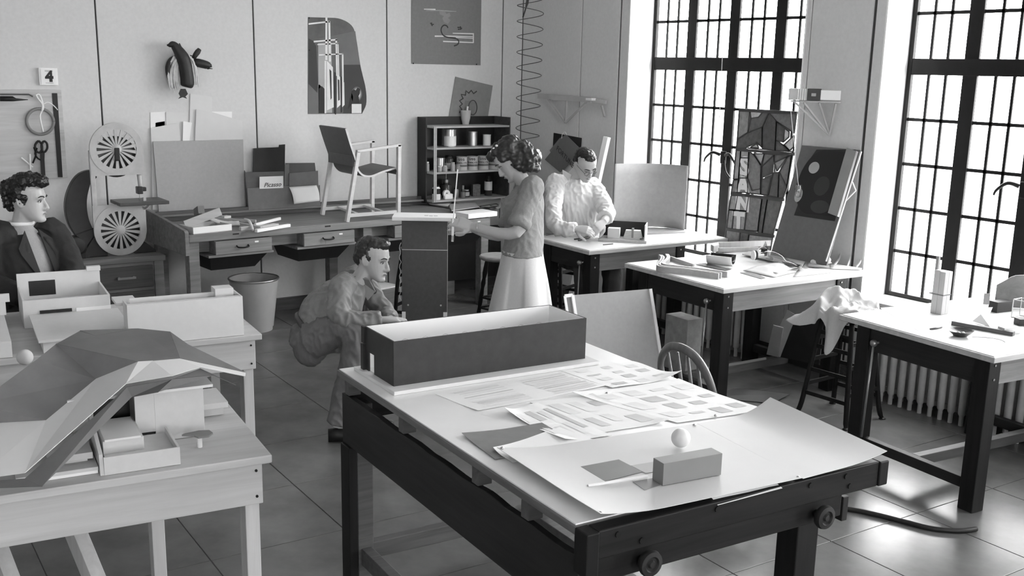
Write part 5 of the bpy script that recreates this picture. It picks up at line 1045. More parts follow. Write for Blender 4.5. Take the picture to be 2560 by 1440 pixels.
# ================================================================ cloth on the stool, boards behind it
def blob(name, parts, m, tag=None, parent=None, vox=.012, smooth=6, disp=None):
    """several rounded lumps fused into one continuous skin"""
    mb = MB()
    for p in parts:
        if p[0] == 'e': mb.ell(p[1], p[2], 16, 10, p[3] if len(p) > 3 else None)
        elif p[0] == 't': mb.tube(p[1], .02, 12, rs=p[2])
        elif p[0] == 'l': mb.loft(p[1])
    return fuse(name, mb, m, tag, parent, vox, smooth, disp)
def fuse(name, mb, m, tag=None, parent=None, vox=.012, smooth=6, disp=None, mats=None, pick=None):
    V = mb.v
    c = Vector((0, 0, 0)) if parent else Vector(((min(v.x for v in V)+max(v.x for v in V))/2, (min(v.y for v in V)+max(v.y for v in V))/2, min(v.z for v in V)))
    if parent: c = root_loc(parent)
    me = bpy.data.meshes.new(name+'_src'); me.from_pydata([v-c for v in V], [], mb.f); me.update()
    o = bpy.data.objects.new(name+'_src', me); bpy.context.scene.collection.objects.link(o)
    r = o.modifiers.new('r', 'REMESH'); r.mode = 'VOXEL'; r.voxel_size = vox; r.use_smooth_shade = True
    if smooth:
        s = o.modifiers.new('s', 'SMOOTH'); s.factor = .5; s.iterations = smooth
    dg = bpy.context.evaluated_depsgraph_get(); me2 = bpy.data.meshes.new_from_object(o.evaluated_get(dg)); bpy.data.objects.remove(o); bpy.data.meshes.remove(me)
    me2.name = name; me2.materials.clear()
    for x in (m if isinstance(m, (list, tuple)) else [m]): me2.materials.append(x)
    if disp:
        for v, n_ in zip(me2.vertices, [Vector(v.normal) for v in me2.vertices]): v.co = v.co+n_*disp(v.co+c)
    if pick:
        me2.polygons.foreach_set('material_index', [pick(Vector(p.center)+c) for p in me2.polygons])
    me2.polygons.foreach_set('use_smooth', [True]*len(me2.polygons)); me2.update()
    x = bpy.data.objects.new(name, me2); COL.objects.link(x)
    if parent: x.parent = parent
    else: x.location = c
    if tag: label(x, *tag)
    return x
from mathutils import noise
clm = mat('linen_cloth', .55, .85, 'cloth', .06, 3)
def fold(amp, f, seed=0):
    def d(p):
        q = Vector((p.x*f+seed+p.z*f*.35, p.y*f+p.z*f*.25, p.z*f*.45)); n1 = noise.noise(q*.8); n2 = noise.noise(q*2.1+Vector((3, 1, 7))); return amp*(.35-1.5*abs(n1))+amp*(.35-1.3*abs(n2))
    return d
def drape(name, c, rad, prof, m, tag, na=110, nr=46, seed=0):
    """cloth lying on a round seat: heaped folds on top, hanging where it passes the edge"""
    rows = []
    for j in range(nr+1):
        t = j/nr; row = []
        for i in range(na):
            a = 2*pi*i/na; Rm, slope = prof(a); s_ = t*Rm; q = Vector((cos(a)*s_*9+seed, sin(a)*s_*9, 2.3))
            rid = 1-2.2*abs(noise.noise(q)); rid2 = 1-2*abs(noise.noise(q*2.3+Vector((5, 1, 0))))
            x, y = s_*cos(a), s_*sin(a)
            heap = .085*math.exp(-((x-.03)**2+(y-.09)**2)/.010)+.05*math.exp(-((x-.11)**2+(y+.03)**2)/.008)+.045*math.exp(-((x+.09)**2+(y-.16)**2)/.010)
            out = max(0, s_-rad); rr_ = min(s_, rad)+out*slope; dn = out*math.sqrt(max(0, 1-slope*slope))
            wav = 1+min(1, out/.1)*.10*sin(a*11+seed)
            fl = max(0, 1-out/.12)
            row.append(Vector(c)+Vector((rr_*wav*cos(a), rr_*wav*sin(a), .012+heap*fl+(.034*rid+.014*rid2)*(.35+.65*fl)*min(1, t*6)-dn)))
        rows.append(row)
    mb = MB(); mb.loft(rows, cap=False)
    o = mb.build(name, m, None, smooth=True, tag=tag); sd_ = o.modifiers.new('thickness', 'SOLIDIFY'); sd_.thickness = .003; return o
def cprof(a):
    def g(c, w): d = (a-c+pi) % (2*pi)-pi; return math.exp(-(d/w)**2)
    Rm = .215+.17*g(2.0, .45)+.20*g(3.3, .30)+.12*g(.9, .3)+.16*g(5.0, .2); return Rm, .15+.72*g(2.0, .5)
drape('cloth', (5.32, 3.97, .662), .17, cprof, clm, ('crumpled pale cloth heaped on the dark stool', 'cloth'), seed=3)
def lean(name, a, b, c, d, t, m, tag): return MB().slab([Vector(p) for p in (a, d, c, b)], t).build(name, m, None, tag=tag)
lean('pale_board', (5.582, 4.662, 0.513), (5.596, 4.594, 0.486), (5.629, 4.731, 0.16), (5.614, 4.838, 0.16), .006, mat('pale_leaning_board', .42, .7), ('pale board leaning in the dark behind the cloth stool', 'board'))
lean('pale_offcut', (5.302, 4.533, 0.468), (5.338, 4.479, 0.456), (5.582, 4.705, 0.17), (5.566, 4.799, 0.17), .006, mat('pale_offcut', .36, .7), ('short pale offcut leaning beside the taller pale board', 'board'))
lean('black_sheet_board', (5.639, 4.637, 0.478), (5.7, 4.443, 0.475), (5.697, 4.454, 0.16), (5.638, 4.735, 0.155), .006, black_m, ('black board leaning under the table of wooden strips', 'board'))
sheet('dark_floor_paper', [(4.82, 4.74, .004), (5.15, 4.36, .004), (5.36, 4.40, .02), (5.2, 4.72, .004)][::-1], .002, mat('floor_paper_dark', .07, .6), ('dark curled paper lying on the floor behind the cloth stool', 'paper'))

# ---- black cable on the floor
MB().tube(bez([Vector(p)+Vector((0, 0, .012)) for p in [(3.667, 3.173, 0), (3.849, 3.135, 0), (4.013, 3.076, 0), (4.135, 3.005, 0), (4.2, 2.891, 0), (4.252, 2.749, 0), (4.298, 2.629, 0), (4.387, 2.542, 0), (4.472, 2.513, 0)]], 8), .012, 10).build('cable', black_m, None, smooth=True, tag=('thick black cable lying across the floor tiles', 'cable'))

# ---- leaning shallow frame and box behind the foreground table
lf = thing('shallow_frame', 'shallow framed grey panel leaning between the foreground table and the strip table', 'panel', (4.15, 4.8, 0))
a, b = Vector((3.899, 4.899, 0.75)), Vector((4.452, 4.805, 0.75)); c, d = Vector((4.47, 4.689, 0.3)), Vector((3.95, 4.821, 0.3))
dn = (c-b)/(.75-.30); c2 = b+dn*.745; d2 = a+dn*.745
ff = lambda u, v: a.lerp(b, u).lerp(d2.lerp(c2, u), v)
nrm = (b-a).cross(d2-a).normalized(); nrm = nrm if nrm.y < 0 else -nrm
MB().slab([ff(0, 0), ff(0, 1), ff(1, 1), ff(1, 0)], .008).build('panel', mat('frame_panel', .33, .8, 'plain', .05, 40), lf, w=True)
MB().bar(ff(.985, 0)+nrm*.006, ff(.985, 1)+nrm*.006, .02, .014, nrm).build('edge_strip', card_m, lf, w=True)
side = Vector((3.847, 4.903, 0.75))-a
MB().slab([a, a+side, d2+side, d2], .008).build('side_board', mid_m, lf, w=True)
MB().bar(a+nrm*.004, d2+nrm*.004, .018, .018, nrm).build('edge_strip', white_m, lf, w=True)
MB().bar(a+side+nrm*.002, a+nrm*.002, .02, .012, nrm).build('edge_strip', white_m, lf, w=True); MB().bar(a+side, d2+side, .012, .012, nrm).build('edge_strip', white_m, lf, w=True)
MB().cbox((4.88, 4.93, .25), (.13, .22, .50), R(-3)).build('plywood_box', mat('plywood_box', .26, .6, 'mottle', .3, 14), None, bev=.003, tag=('plywood box standing on end behind the leaning panel', 'box'))
pap = sheet('seat_paper', [Vector(p)+Vector((0, 0, .003)) for p in ((3.68, 3.40, .428), (3.88, 3.40, .428), (3.90, 3.62, .428), (3.68, 3.64, .428))], .002, white_m, ('white papers lying on the seat of the bow-back chair', 'paper'))

# ---- tall dark panel being measured
PA, PB = Vector((3.262, 5.855, 0)), Vector((3.505, 5.695, 0)); pe = (PB-PA).normalized(); pn = Vector((-pe.y, pe.x, 0)); pw_ = (PB-PA).length
MP = Matrix(((pe.x, pn.x, 0, PA.x), (pe.y, pn.y, 0, PA.y), (0, 0, 1, 0), (0, 0, 0, 1)))
tpn = thing('display_stand', 'tall dark display stand that the standing woman measures', 'stand', (PA+PB)/2+pn*.06)
MB(MP).box(0, pw_, 0, .11, .04, .935).build('lower_panel', mat('stand_grey', .075, .7, 'plain', .12, 40), tpn, w=True, bev=.002)
MB(MP).box(0, pw_, 0, .11, .938, 1.125).build('upper_panel', mat('stand_grey', .075), tpn, w=True, bev=.002)
MB(MP).box(.001, pw_-.001, .001, .109, .935, .938).build('joint_strip', card_m, tpn, w=True)
for x in (.0, pw_-.024): MB(MP).box(x, x+.024, -.003, .02, 0, .53).build('foot_strip', white_m, tpn, w=True)
for x in (.04, pw_-.04): screws(MB(MP), [(x, 0, .575)], (0, -1, 0), .006).build('screw', steel_m, tpn, w=True)
MB(MP).box(-.06, pw_+.045, -.02, .20, 1.125, 1.148).build('top_board', white_m, tpn, w=True, bev=.002)
for x, y in ((.17, .05), (.20, .055), (.14, .06)): MB(MP).box(x, x+.025, y, y+.012, 1.148, 1.1485).build('pencil_mark', pr_d, tpn, w=True)
MB(MP).tube([(-.005-.012*abs(sin(i*.9)), .02, .60+.018*i) for i in range(22)], .002, 5).build('wire_loop', white_m, tpn, w=True)

# ---- crate and papers on the floor behind the crouching man
cr = thing('crate', 'low wooden crate with papers on the floor under the workbench', 'crate', (4.10, 7.80, 0))
MB().cbox((4.10, 7.80, .13), (.38, .28, .26), R(8)).build('body', bench_m, cr, w=True, bev=.004)
MB().cbox((4.10, 7.78, .2665), (.30, .22, .012), R(14)).build('paper_stack', white_m, cr, w=True)
MB().cbox((4.50, 7.72, .06), (.30, .24, .12), R(25)).build('low_box', mat('pale_carton', .4, .7), None, bev=.003, tag=('low pale carton on the floor beside the crate', 'box'))

# ================================================================ scraps and paper on the workbench
def plank(lab, a, b, w_, h, m=pine_m, name='wood_offcut', grp='wooden offcuts heaped at the left end of the workbench', cat='offcut'):
    return MB().bar(Vector(a), Vector(b), w_, h).build(name, m, None, bev=.002, tag=(lab, cat, grp))
tr_ = thing('scrap_tray', 'shallow pale tray of scraps at the left end of the workbench', 'tray', (2.593, 7.554, 0.85))
A, B = Vector((2.49, 7.565, 0.85)), Vector((2.8, 7.622, 0.85)); ex = (B-A).normalized(); ey = Vector((-ex.y, ex.x, 0)); MT = Matrix(((ex.x, ey.x, 0, A.x), (ex.y, ey.y, 0, A.y), (0, 0, 1, .851), (0, 0, 0, 1))); wt = (B-A).length
MB(MT).box(0, wt, 0, .22, 0, .006).build('bottom', pine_m, tr_, w=True)
for q in ((0, wt, 0, .01), (0, wt, .21, .22), (0, .01, .01, .21), (wt-.01, wt, .01, .21)): MB(MT).box(*q, .006, .05).build('side', white_m if q[3] == .01 else pine_m, tr_, w=True)
plank('broad pale board propped aslant on the scrap tray', (2.487, 7.745, 0.9), (2.751, 7.708, 0.99), .012, .06)
plank('dark triangular offcut behind the propped board', (2.707, 8.124, 0.93), (2.702, 8.001, 0.97), .05, .06, mid_m)
strip_l = MB().grid(lambda u, v: Vector((2.644, 7.792, 0.95)).lerp(Vector((2.902, 7.724, 0.875)), u)+Vector((0, .02*v, .03*v-.03*sin(pi*u))), 10, 2, .006).build('bent_offcut', pine_m, None, smooth=True, tag=('long bent pale strip over the scrap tray', 'offcut', 'wooden offcuts heaped at the left end of the workbench'))
plank('pale batten running right from the tray', (2.893, 7.911, 0.87), (3.011, 7.56, 0.865), .025, .025)
plank('pale batten crossing towards the wall', (2.877, 8.132, 0.868), (3.098, 7.896, 0.868), .02, .02)
plank('long white batten at the bench front', (2.927, 7.468, 0.862), (3.256, 7.62, 0.862), .03, .024, white_m)
plank('slanting white batten behind the front one', (3.035, 7.756, 0.862), (3.313, 7.932, 0.872), .02, .022, white_m)
plank('short thick offcut beside the tray', (2.855, 7.602, 0.864), (2.956, 7.618, 0.864), .03, .028)
plank('grey flat offcut between the white battens', (3.009, 7.674, 0.856), (3.208, 7.762, 0.856), .06, .01, card_m)
ho = thing('hook_offcut', 'hooked bent offcut standing among the scraps', 'offcut', (2.956, 7.701, 0.85)); MB().tube(bez([Vector(p) for p in ((2.981, 7.827, 0.9), (2.951, 7.666, 0.91), (2.944, 7.596, 0.88), (2.926, 7.528, 0.86))], 5), .01, 8).build('hook', card_m, ho, w=True, smooth=True)
gb = thing('brush', 'broad flat brush lying behind the scraps', 'brush', (2.961, 8.229, 0.86)); MB().bar((2.844, 8.128, 0.88), (2.915, 8.144, 0.88), .05, .02).build('ferrule', mid_m, gb, w=True); MB().bar((2.915, 8.144, 0.88), (2.978, 8.164, 0.88), .055, .018).build('bristles', card_m, gb, w=True)
random.seed(9)
plank('thick white drawing board lying at the right end of the workbench', Vector((4.71, 7.444, 0.872)), Vector((5.026, 7.483, 0.872)), .20, .04, white_m, 'drawing_board', 'boards and papers at the right end of the workbench', 'board')
for k, (lab, q) in enumerate((('curling dark papers before the shelf unit', [(4.945, 8.416, 0.86), (5.131, 8.262, 0.86), (4.933, 8.011, 0.86), (4.875, 8.226, 0.86)]), ('stack of grey papers behind the drawing board', [(4.955, 8.013, 0.88), (5.212, 8.015, 0.88), (5.091, 7.764, 0.88), (4.745, 7.64, 0.88)]), ('grey sheet sloping up at the end of the workbench', [(5.166, 7.911, 0.88), (5.613, 8.186, 0.88), (5.236, 7.633, 0.88), (5.077, 7.711, 0.88)]))):
    for j in range(3):
        v = [Vector(p)+Vector((random.uniform(-.01, .01), random.uniform(-.01, .01), .004*j)) for p in q]
        MB().slab(v[::-1], .002).build('grey_paper', (grey_m, mid_m, card_m)[(j+k) % 3], None, tag=(lab+(', lowest sheet', ', middle sheet', ', top sheet')[j], 'paper', 'boards and papers at the right end of the workbench'))
sc2 = thing('shears', 'dark shears lying at the right end of the workbench', 'shears', (5.233, 7.786, 0.88))
for q in ([(5.094, 7.737, 0.89), (5.236, 7.791, 0.89), (5.316, 7.814, 0.89), (5.288, 7.735, 0.89), (5.2, 7.655, 0.89), (5.192, 7.72, 0.89)], [(5.085, 7.724, 0.885), (5.14, 7.667, 0.885), (5.167, 7.594, 0.885), (5.076, 7.522, 0.885), (5.104, 7.625, 0.885)]): MB().tube(bez(q, 4), .006, 6).build('blade', black_m, sc2, w=True, smooth=True)

# ================================================================ on the foreground table
M1 = Matrix.Translation((1.626, 1.925, 0)) @ Matrix.Rotation(R(-4), 4, 'Z')
def t1p(x, y, z): return M1 @ Vector((x, y, z))
bxm_ = mat('box_dark_paint', .028, .55, 'plain', .25, 25); inm = mat('box_white_lining', .85, .7, 'plain', .02)
bm_ = thing('box_model', 'long dark open-topped box model with white lining on the foreground table', 'model', t1p(.48, 1.46, .93))
MB(M1).box(.03, .93, 1.27, 1.64, .9305, .945).build('base_board', card_m, bm_, w=True, bev=.002)
x0, x1, y0, y1, z0, z1 = .056, .90, 1.33, 1.60, .945, 1.113
MB(M1).box(x0, x1, y0, y0+.006, z0, z1).build('front_wall', bxm_, bm_, w=True, bev=.001)
MB(M1).box(x0, x1, y1-.006, y1, z0, z1).build('back_wall', bxm_, bm_, w=True, bev=.001)
MB(M1).box(x1-.006, x1, y0+.006, y1-.006, z0, z1).build('right_wall', bxm_, bm_, w=True, bev=.001)
dy0, dy1 = y1-.095, y1-.045
MB(M1).box(x0, x0+.006, y0+.006, dy0, z0, z1).box(x0, x0+.006, dy1, y1-.006, z0, z1).box(x0, x0+.006, dy0, dy1, z0+.075, z1).build('left_wall', bxm_, bm_, w=True)
MB(M1).box(x0-.012, x0, y1-.02, y1+.004, z0, z0+.10).build('corner_flap', black_m, bm_, w=True); MB(M1).box(x0-.009, x0, y1-.02, y1+.004, z0+.105, z1).build('corner_flap', black_m, bm_, w=True)
for q in ((x0+.006, x1-.006, y0+.006, y0+.010, z0, z1-.001), (x0+.006, x1-.006, y1-.010, y1-.006, z0, z1-.001), (x1-.010, x1-.006, y0+.01, y1-.01, z0, z1-.001), (x0+.006, x1-.006, y0+.01, y1-.01, z0+.0002, z0+.003)): MB(M1).box(*q).build('lining', inm, bm_, w=True)
for i in range(9):
    cx_ = x0+.08+i*.088
    pts = [(cx_+.03*cos(a*pi/8), y1-.0105, z0+.05+.05*sin(a*pi/8)) for a in range(9)]
    MB(M1).tube(pts, .0007, 4).build('pencil_arc', pr_l, bm_, w=True)
# sheets of tone studies
def fsheet(lab, cor, z, m, lift=(0, 0, 0, 0), strips=(), t=.0008, name='study_sheet', cat='drawing', grp='tone-study sheets on the foreground table', nu=10, nv=8, curl=None):
    A, B, C, D = [Vector((x, y, 0)) for x, y in cor]
    def f(u, v):
        p = A.lerp(B, u).lerp(D.lerp(C, u), v); l = (lift[0]*(1-u)*(1-v))**1+lift[1]*u*(1-v)+lift[2]*u*v+lift[3]*(1-u)*v
        w_ = (abs(2*u-1)*abs(2*v-1))**1.5
        h = l*w_ if curl is None else curl(u, v)
        return M1 @ Vector((p.x, p.y, z+h))
    o = MB().grid(f, nu, nv, t).build(name, m, None, smooth='auto', tag=(lab, cat, grp))
    for (u0, u1, v0, v1, mm) in strips:
        o2 = MB().grid(lambda u, v: f(u0+(u1-u0)*u, v0+(v1-v0)*v)+Vector((0, 0, .0009)), 3, 3).build('tone_strip', mm, None); o2.parent = o; o2.location = o2.location-o.location
    return o
ts = [mat('tone_%d' % k, v, .8) for k, v in enumerate((.80, .74, .66, .56))]
random.seed(21)
def strips(n, v0, v1, u0=.06, u1=.95):
    out = []; u = u0
    for i in range(n):
        w_ = (u1-u0)/n; out.append((u+w_*random.uniform(.1, .4), u+w_*random.uniform(.55, .92), v0+random.uniform(0, .03), v1-random.uniform(0, .03), random.choice(ts))); u += w_
    return out
def L1(*px): return [p[:2] for p in px]
fsheet('tone-study sheet lying just in front of the box model', [(.17, 1.22), (.21, .98), (.80, 1.02), (.75, 1.26)], .931, white_m, (.0, .004, .004, 0), strips(9, .08, .45)+strips(10, .58, .95))
fsheet('tone-study sheet at the right rear of the foreground table', [(.74, 1.27), (.78, .98), (1.10, .97), (1.08, 1.25)], .932, white_m, (0, .004, .03, 0), strips(4, .1, .3)+strips(4, .45, .62)+strips(3, .75, .9))
fsheet('tone-study sheet along the right edge of the foreground table', [(.60, .98), (.74, .56), (1.10, .52), (1.07, .95)], .9335, white_m, (.012, .0, .006, .006), strips(3, .08, .25)+strips(4, .32, .5)+strips(4, .56, .74)+strips(3, .8, .95))
fsheet('tone-study sheet nearest the ball', [(.42, .98), (.47, .60), (.72, .58), (.66, .94)], .9325, white_m, (0, 0, .01, .01), strips(2, .1, .3)+strips(2, .4, .6)+strips(2, .68, .9))
fsheet('lifted tone-study sheet left of the one nearest the ball', [(.28, .92), (.30, .58), (.47, .56), (.44, .96)], .934, white_m, (.018, .012, 0, 0), strips(2, .05, .2)+strips(2, .3, .5)+strips(2, .58, .75)+strips(1, .8, .95))
fsheet('dark sheet sticking out at the left edge of the foreground table', [(.045, .79), (.03, .55), (.34, .55), (.33, .76)], .9345, mid_m, (.006, .0, 0, .004), name='dark_sheet', cat='paper')
fsheet('white sheet showing between the dark sheet and the large board', [(.06, .615), (.06, .50), (.40, .50), (.36, .70)], .9365, white_m, (.010, 0, 0, 0), name='white_sheet', cat='paper')
# the two large boards, their edges curling up
def c1(u, v): return .022*max(0, 1-u*3.2)**2+.004*max(0, 1-v*4)
big = fsheet('large pale board with pinned corners at the front of the foreground table', [(.036, .02), (.736, -.012), (.785, .515), (.05, .575)], .9385, mat('pale_board', .60, .5, 'plain', .03, 6), strips=(), t=.0015, name='pale_board', cat='board', grp='large boards on the foreground table', nu=24, nv=14, curl=c1)
def c2(u, v): return .05*max(0, (u-.45)/.55)**2*(.35+.65*v)
fsheet('large board curling up at the right front of the foreground table', [(.738, -.008), (1.105, .0), (1.10, .50), (.788, .515)], .9375, mat('pale_board', .60), t=.0015, name='pale_board', cat='board', grp='large boards on the foreground table', nu=16, nv=10, curl=c2)
def patch(name, pts, z, m): 
    o = MB().slab([M1 @ Vector((x, y, z)) for x, y in pts][::-1], .0006).build(name, m, None); o.parent = big; o.location = o.location-big.location
    if (Vector((*pts[1], 0))-Vector((*pts[0], 0))).cross(Vector((*pts[2], 0))-Vector((*pts[1], 0))).z < 0: pass
    return o
def locp(*a): return a
patch('grey_patch', [(.215, .368), (.35, .362), (.352, .248), (.212, .24)], .9402, mat('patch_dark', .17, .5))
patch('pale_grey_patch', [(.353, .305), (.45, .296), (.425, .228), (.353, .235)], .9401, mat('patch_pale', .42, .5))
patch('mid_grey_patch', [(.28, .202), (.372, .193), (.345, .146), (.272, .136)], .9401, mat('patch_mid', .26, .5))
for x, y, z, wh_ in ((.045, .03, .9605, 'the front left corner of the large pale board'), (.765, .502, .9405, 'the rear right corner of the large pale board'), (.06, .56, .962, 'the rear left corner of the large pale board'), (.727, .0, .9405, 'the front right corner of the large pale board'), (.72, .93, .937, 'the middle of the tone-study sheets'), (.90, .55, .9375, 'the sheet beside the curling board')):
    MB().ell(t1p(x, y, z), (.006, .006, .004), 10, 6).build('thumbtack', steel_m, None, smooth=True, tag=('thumbtack at '+wh_, 'thumbtack', 'thumbtacks on the foreground table'))
MB().tube([t1p(.141, .225, .9455), t1p(.335, .205, .9455)], .0045, 8).build('round_stick', white_m, None, tag=('thin white stick lying beside the grey block', 'stick'))
MB(M1 @ Matrix.Translation((.335, .135, .9405)) @ Matrix.Rotation(R(-4), 4, 'Z')).box(0, .205, 0, .052, 0, .066).build('grey_block', mat('block_grey', .20, .5, 'plain', .05), None, bev=.001, tag=('grey rectangular block standing on the large pale board', 'block'))
MB().ell(t1p(.582, .355, .9395+.032), (.030, .030, .030), 28, 18).build('ball', mat('ivory_ball', .72, .4, 'plain', .03), None, smooth=True, tag=('white ball resting on the large pale board', 'ball'))
sheet('edge_paper', [t1p(.42, -.002, .917), t1p(.66, -.006, .922), t1p(.66, .03, .932), t1p(.42, .03, .932)], .0008, white_m, ('thin paper edge peeping out under the large pale board', 'paper'))

# ================================================================ models on the pine tables
M2 = Matrix.Translation((1.321, 3.291, 0)) @ Matrix.Rotation(R(-7), 4, 'Z')
hm = thing('house_model', 'pale cardboard house model under a folded paper roof on the front pine table', 'house model', M2 @ Vector((-.45, .3, .76)))
mcard = mat('model_card', .56, .75, 'plain', .04, 30)
def h2(name, x0, x1, y0, y1, z0, z1, m=mcard, par=None): return MB(M2).box(x0, x1, y0, y1, z0, z1).build(name, m, par or hm, w=True, bev=.001)
h2('terrace_front', -.541, -.30, .037, .045, .761, .822); h2('terrace_side', -.308, -.30, .045, .27, .761, .822); h2('terrace_floor', -.53, -.308, .045, .27, .761, .80)
MB(M2).prism([(.04, .761), (.32, .761), (.32, .90), (.28, .90), (.05, .83)], -.553, -.541, Matrix(((0, 0, 1, 0), (1, 0, 0, 0), (0, 1, 0, 0), (0, 0, 0, 1)))).build('sloping_side_wall', mcard, hm, w=True)
h2('raised_step', -.53, -.40, .13, .35, .80, .845); h2('step_slab', -.525, -.41, .12, .34, .845, .853, card_m)
h2('main_wall', -.334, -.164, .295, .303, .761, .955); h2('main_side_wall', -.172, -.164, .303, .56, .761, .955); h2('short_wall', -.40, -.334, .295, .303, .80, .945); h2('left_wall', -.60, -.53, .36, .37, .80, .94)
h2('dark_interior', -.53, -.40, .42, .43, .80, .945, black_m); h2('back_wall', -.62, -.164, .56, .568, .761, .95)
h2('roof_slab', -.62, -.14, .24, .60, .955, .965, card_m); h2('side_platform', -.164, -.04, .46, .66, .80, .822)
h2('platform_support', -.15, -.05, .50, .64, .761, .80)
h2('lower_slab', -.80, -.556, .06, .30, .775, .787); h2('lower_slab_edge', -.78, -.556, .07, .09, .761, .775, white_m); h2('upper_slab', -.70, -.565, .11, .32, .80, .822); h2('slab_support', -.68, -.58, .13, .30, .787, .80)
tre = thing('model_tree', 'flat grey cut-out tree on a stub beside the house model', 'model tree', M2 @ Vector((-.207, .18, .76)))
MB(M2).tube([(-.207, .18, .76), (-.207, .18, .80)], .009, 8).build('stub', card_m, tre, w=True)
MB(M2).prism([(-.262, .205), (-.25, .215), (-.20, .225), (-.165, .215), (-.16, .18), (-.18, .155), (-.215, .155), (-.225, .18)], .80, .806).build('crown', mid_m, tre, w=True)
rf_ = thing('paper_roof', 'large sheet of dark folded paper with pale flap draped over the house model', 'paper roof', M2 @ Vector((-.45, .35, .95)))
rdm = mat('roof_dark', .135, .6, 'mottle', .22, 5); rlm = mat('roof_pale', .62, .6, 'plain', .05, 4)
V_ = dict(a=(0.765, 3.864, 1.1), b=(0.98, 3.63, 1.06), c=(0.853, 3.698, 1), d=(0.653, 3.542, 0.93), e=(0.458, 3.615, 0.93), f=(0.463, 3.611, 1), g=(0.873, 3.977, 1.11), g2=(0.91, 3.912, 1.1), h=(1.071, 3.943, 1.1), i=(1.169, 3.875, 1.09), j=(1.201, 3.77, 1.06), k=(1.344, 3.575, 0.98), l=(1.126, 3.633, 1.05), m=(1.03, 3.629, 1.056), n=(1.056, 3.503, 1.03), o=(0.907, 3.522, 1.02), p=(0.535, 3.285, 0.86), q=(0.404, 3.303, 0.86), r=(1.332, 3.548, 0.975), s=(1.173, 3.56, 1.03), t=(0.677, 3.757, 1.08))
def rp_(name, ks, m, off=0):
    v = [Vector(V_[k])+Vector((0, 0, off)) for k in ks]; c = sum(v, Vector())/len(v); nn = (v[1]-v[0]).cross(v[-1]-v[0])
    if nn.z < 0: v = v[::-1]
    mb = MB(); 
    for i in range(1, len(v)-1): mb.slab([v[0], v[i], v[i+1]], .002)
    mb.build(name, m, rf_, w=True)
rp_('left_slope', 'tabc', rdm); rp_('left_slope', 'tcdef', rdm); rp_('back_fold', ('a', 'g', 'g2', 'h'), rdm); rp_('ridge_slope', ('l', 'b', 'a', 'h', 'i', 'j', 'k'), rdm); rp_('pale_flap', 'dcbmnopqe', rlm, .001) if False else None
for q in (('d', 'c', 'o', 'p'), ('e', 'd', 'p', 'q'), ('c', 'b', 'm', 'o'), ('m', 'n', 'o')): rp_('pale_flap', q, rlm, .002)
for q in (('m', 'l', 's', 'n'), ('l', 'k', 'r', 's')): rp_('pale_eave', q, rlm, .001)
V_.update(A=(0.533, 3.281, 0.845), B=(0.912, 3.534, 1.005), C=(1.059, 3.515, 1.015), D=(1.177, 3.574, 1.02), E=(1.22, 3.555, 0.995), F=(1.002, 3.49, 0.985), G=(0.926, 3.529, 0.97), H=(0.572, 3.241, 0.825), I=(0.404, 3.324, 0.825), J=(0.408, 3.34, 0.84), K=(1.284, 3.514, 0.96))
for q in (('A', 'B', 'G', 'H'), ('J', 'A', 'H', 'I'), ('B', 'C', 'F', 'G'), ('C', 'D', 'E', 'F'), ('D', 'K', 'E')): rp_('under_sheet', q, mat('roof_under', .10, .6, 'mottle', .2, 6))
MB().ell((0.837, 4.892, 0.797), (.035, .035, .035), 20, 12).build('model_sphere', mcard, None, smooth=True, tag=('small pale sphere half hidden behind the paper roof', 'sphere'))
M3 = Matrix.Translation((1.934, 4.90, 0)) @ Matrix.Rotation(R(-7), 4, 'Z')
wh = thing('roofless_model', 'white roofless house model of trays and long boxes on the rear pine table', 'house model', M3 @ Vector((-.6, .4, .76)))
wcd = mat('white_model_card', .66, .75, 'plain', .03, 30)
def h3(name, x0, x1, y0, y1, z0, z1, m=wcd): return MB(M3).box(x0, x1, y0, y1, z0, z1).build(name, m, wh, w=True, bev=.001)
h3('long_box_front', -.63, -.087, .012, .022, .761, .958); h3('long_box_back', -.60, -.19, .13, .138, .761, .965); h3('long_box_side', -.095, -.087, .022, .20, .761, .958); h3('long_box_top', -.63, -.095, .022, .05, .945, .957)
h3('long_box_left', -.63, -.622, .022, .14, .761, .958); h3('white_cube', -.20, -.11, .10, .19, .90, .985); h3('link_slab', -.66, -.56, .14, .30, .93, .945)
h3('plinth', -1.045, -.634, .56, .94, .761, .83); h3('tray_front', -1.045, -.634, .56, .57, .83, .903); h3('tray_right', -.644, -.634, .57, .93, .83, .903); h3('tray_left', -1.045, -1.035, .57, .93, .83, .903)
h3('tray_floor', -1.035, -.644, .57, .93, .83, .834); h3('tray_back', -1.045, -.634, .93, .94, .83, .972); h3('dark_opening', -.99, -.86, .9285, .9295, .85, .93, black_m); h3('roof_peak', -.70, -.63, .92, .95, .965, .99)
h3('flat_roof', -1.02, -.60, .0, .56, .818, .83); h3('roof_support', -1.0, -.62, .03, .56, .761, .818); h3('clerestory_slab', -.80, -.634, .552, .559, .83, .848, white_m); h3('window_band', -.97, -.82, .5535, .5595, .832, .848, black_m)
h3('left_wing', -1.7, -1.13, .02, .90, .761, .835); h3('left_wing_wall', -1.7, -1.12, .58, .59, .835, .90); h3('left_peak', -1.17, -1.10, .58, .60, .90, .94)
# ---- black sheet painting in the wall's shade under the workbench's right end
MB().slab([(4.956, 8.24, 0.634), (5.665, 8.24, 0.623), (5.676, 8.24, 0.134), (4.959, 8.24, 0.134)][::-1], .012).build('shade_sheet', black_m, None, tag=('dark sheet standing in for the shade under the right end of the workbench', 'board'))

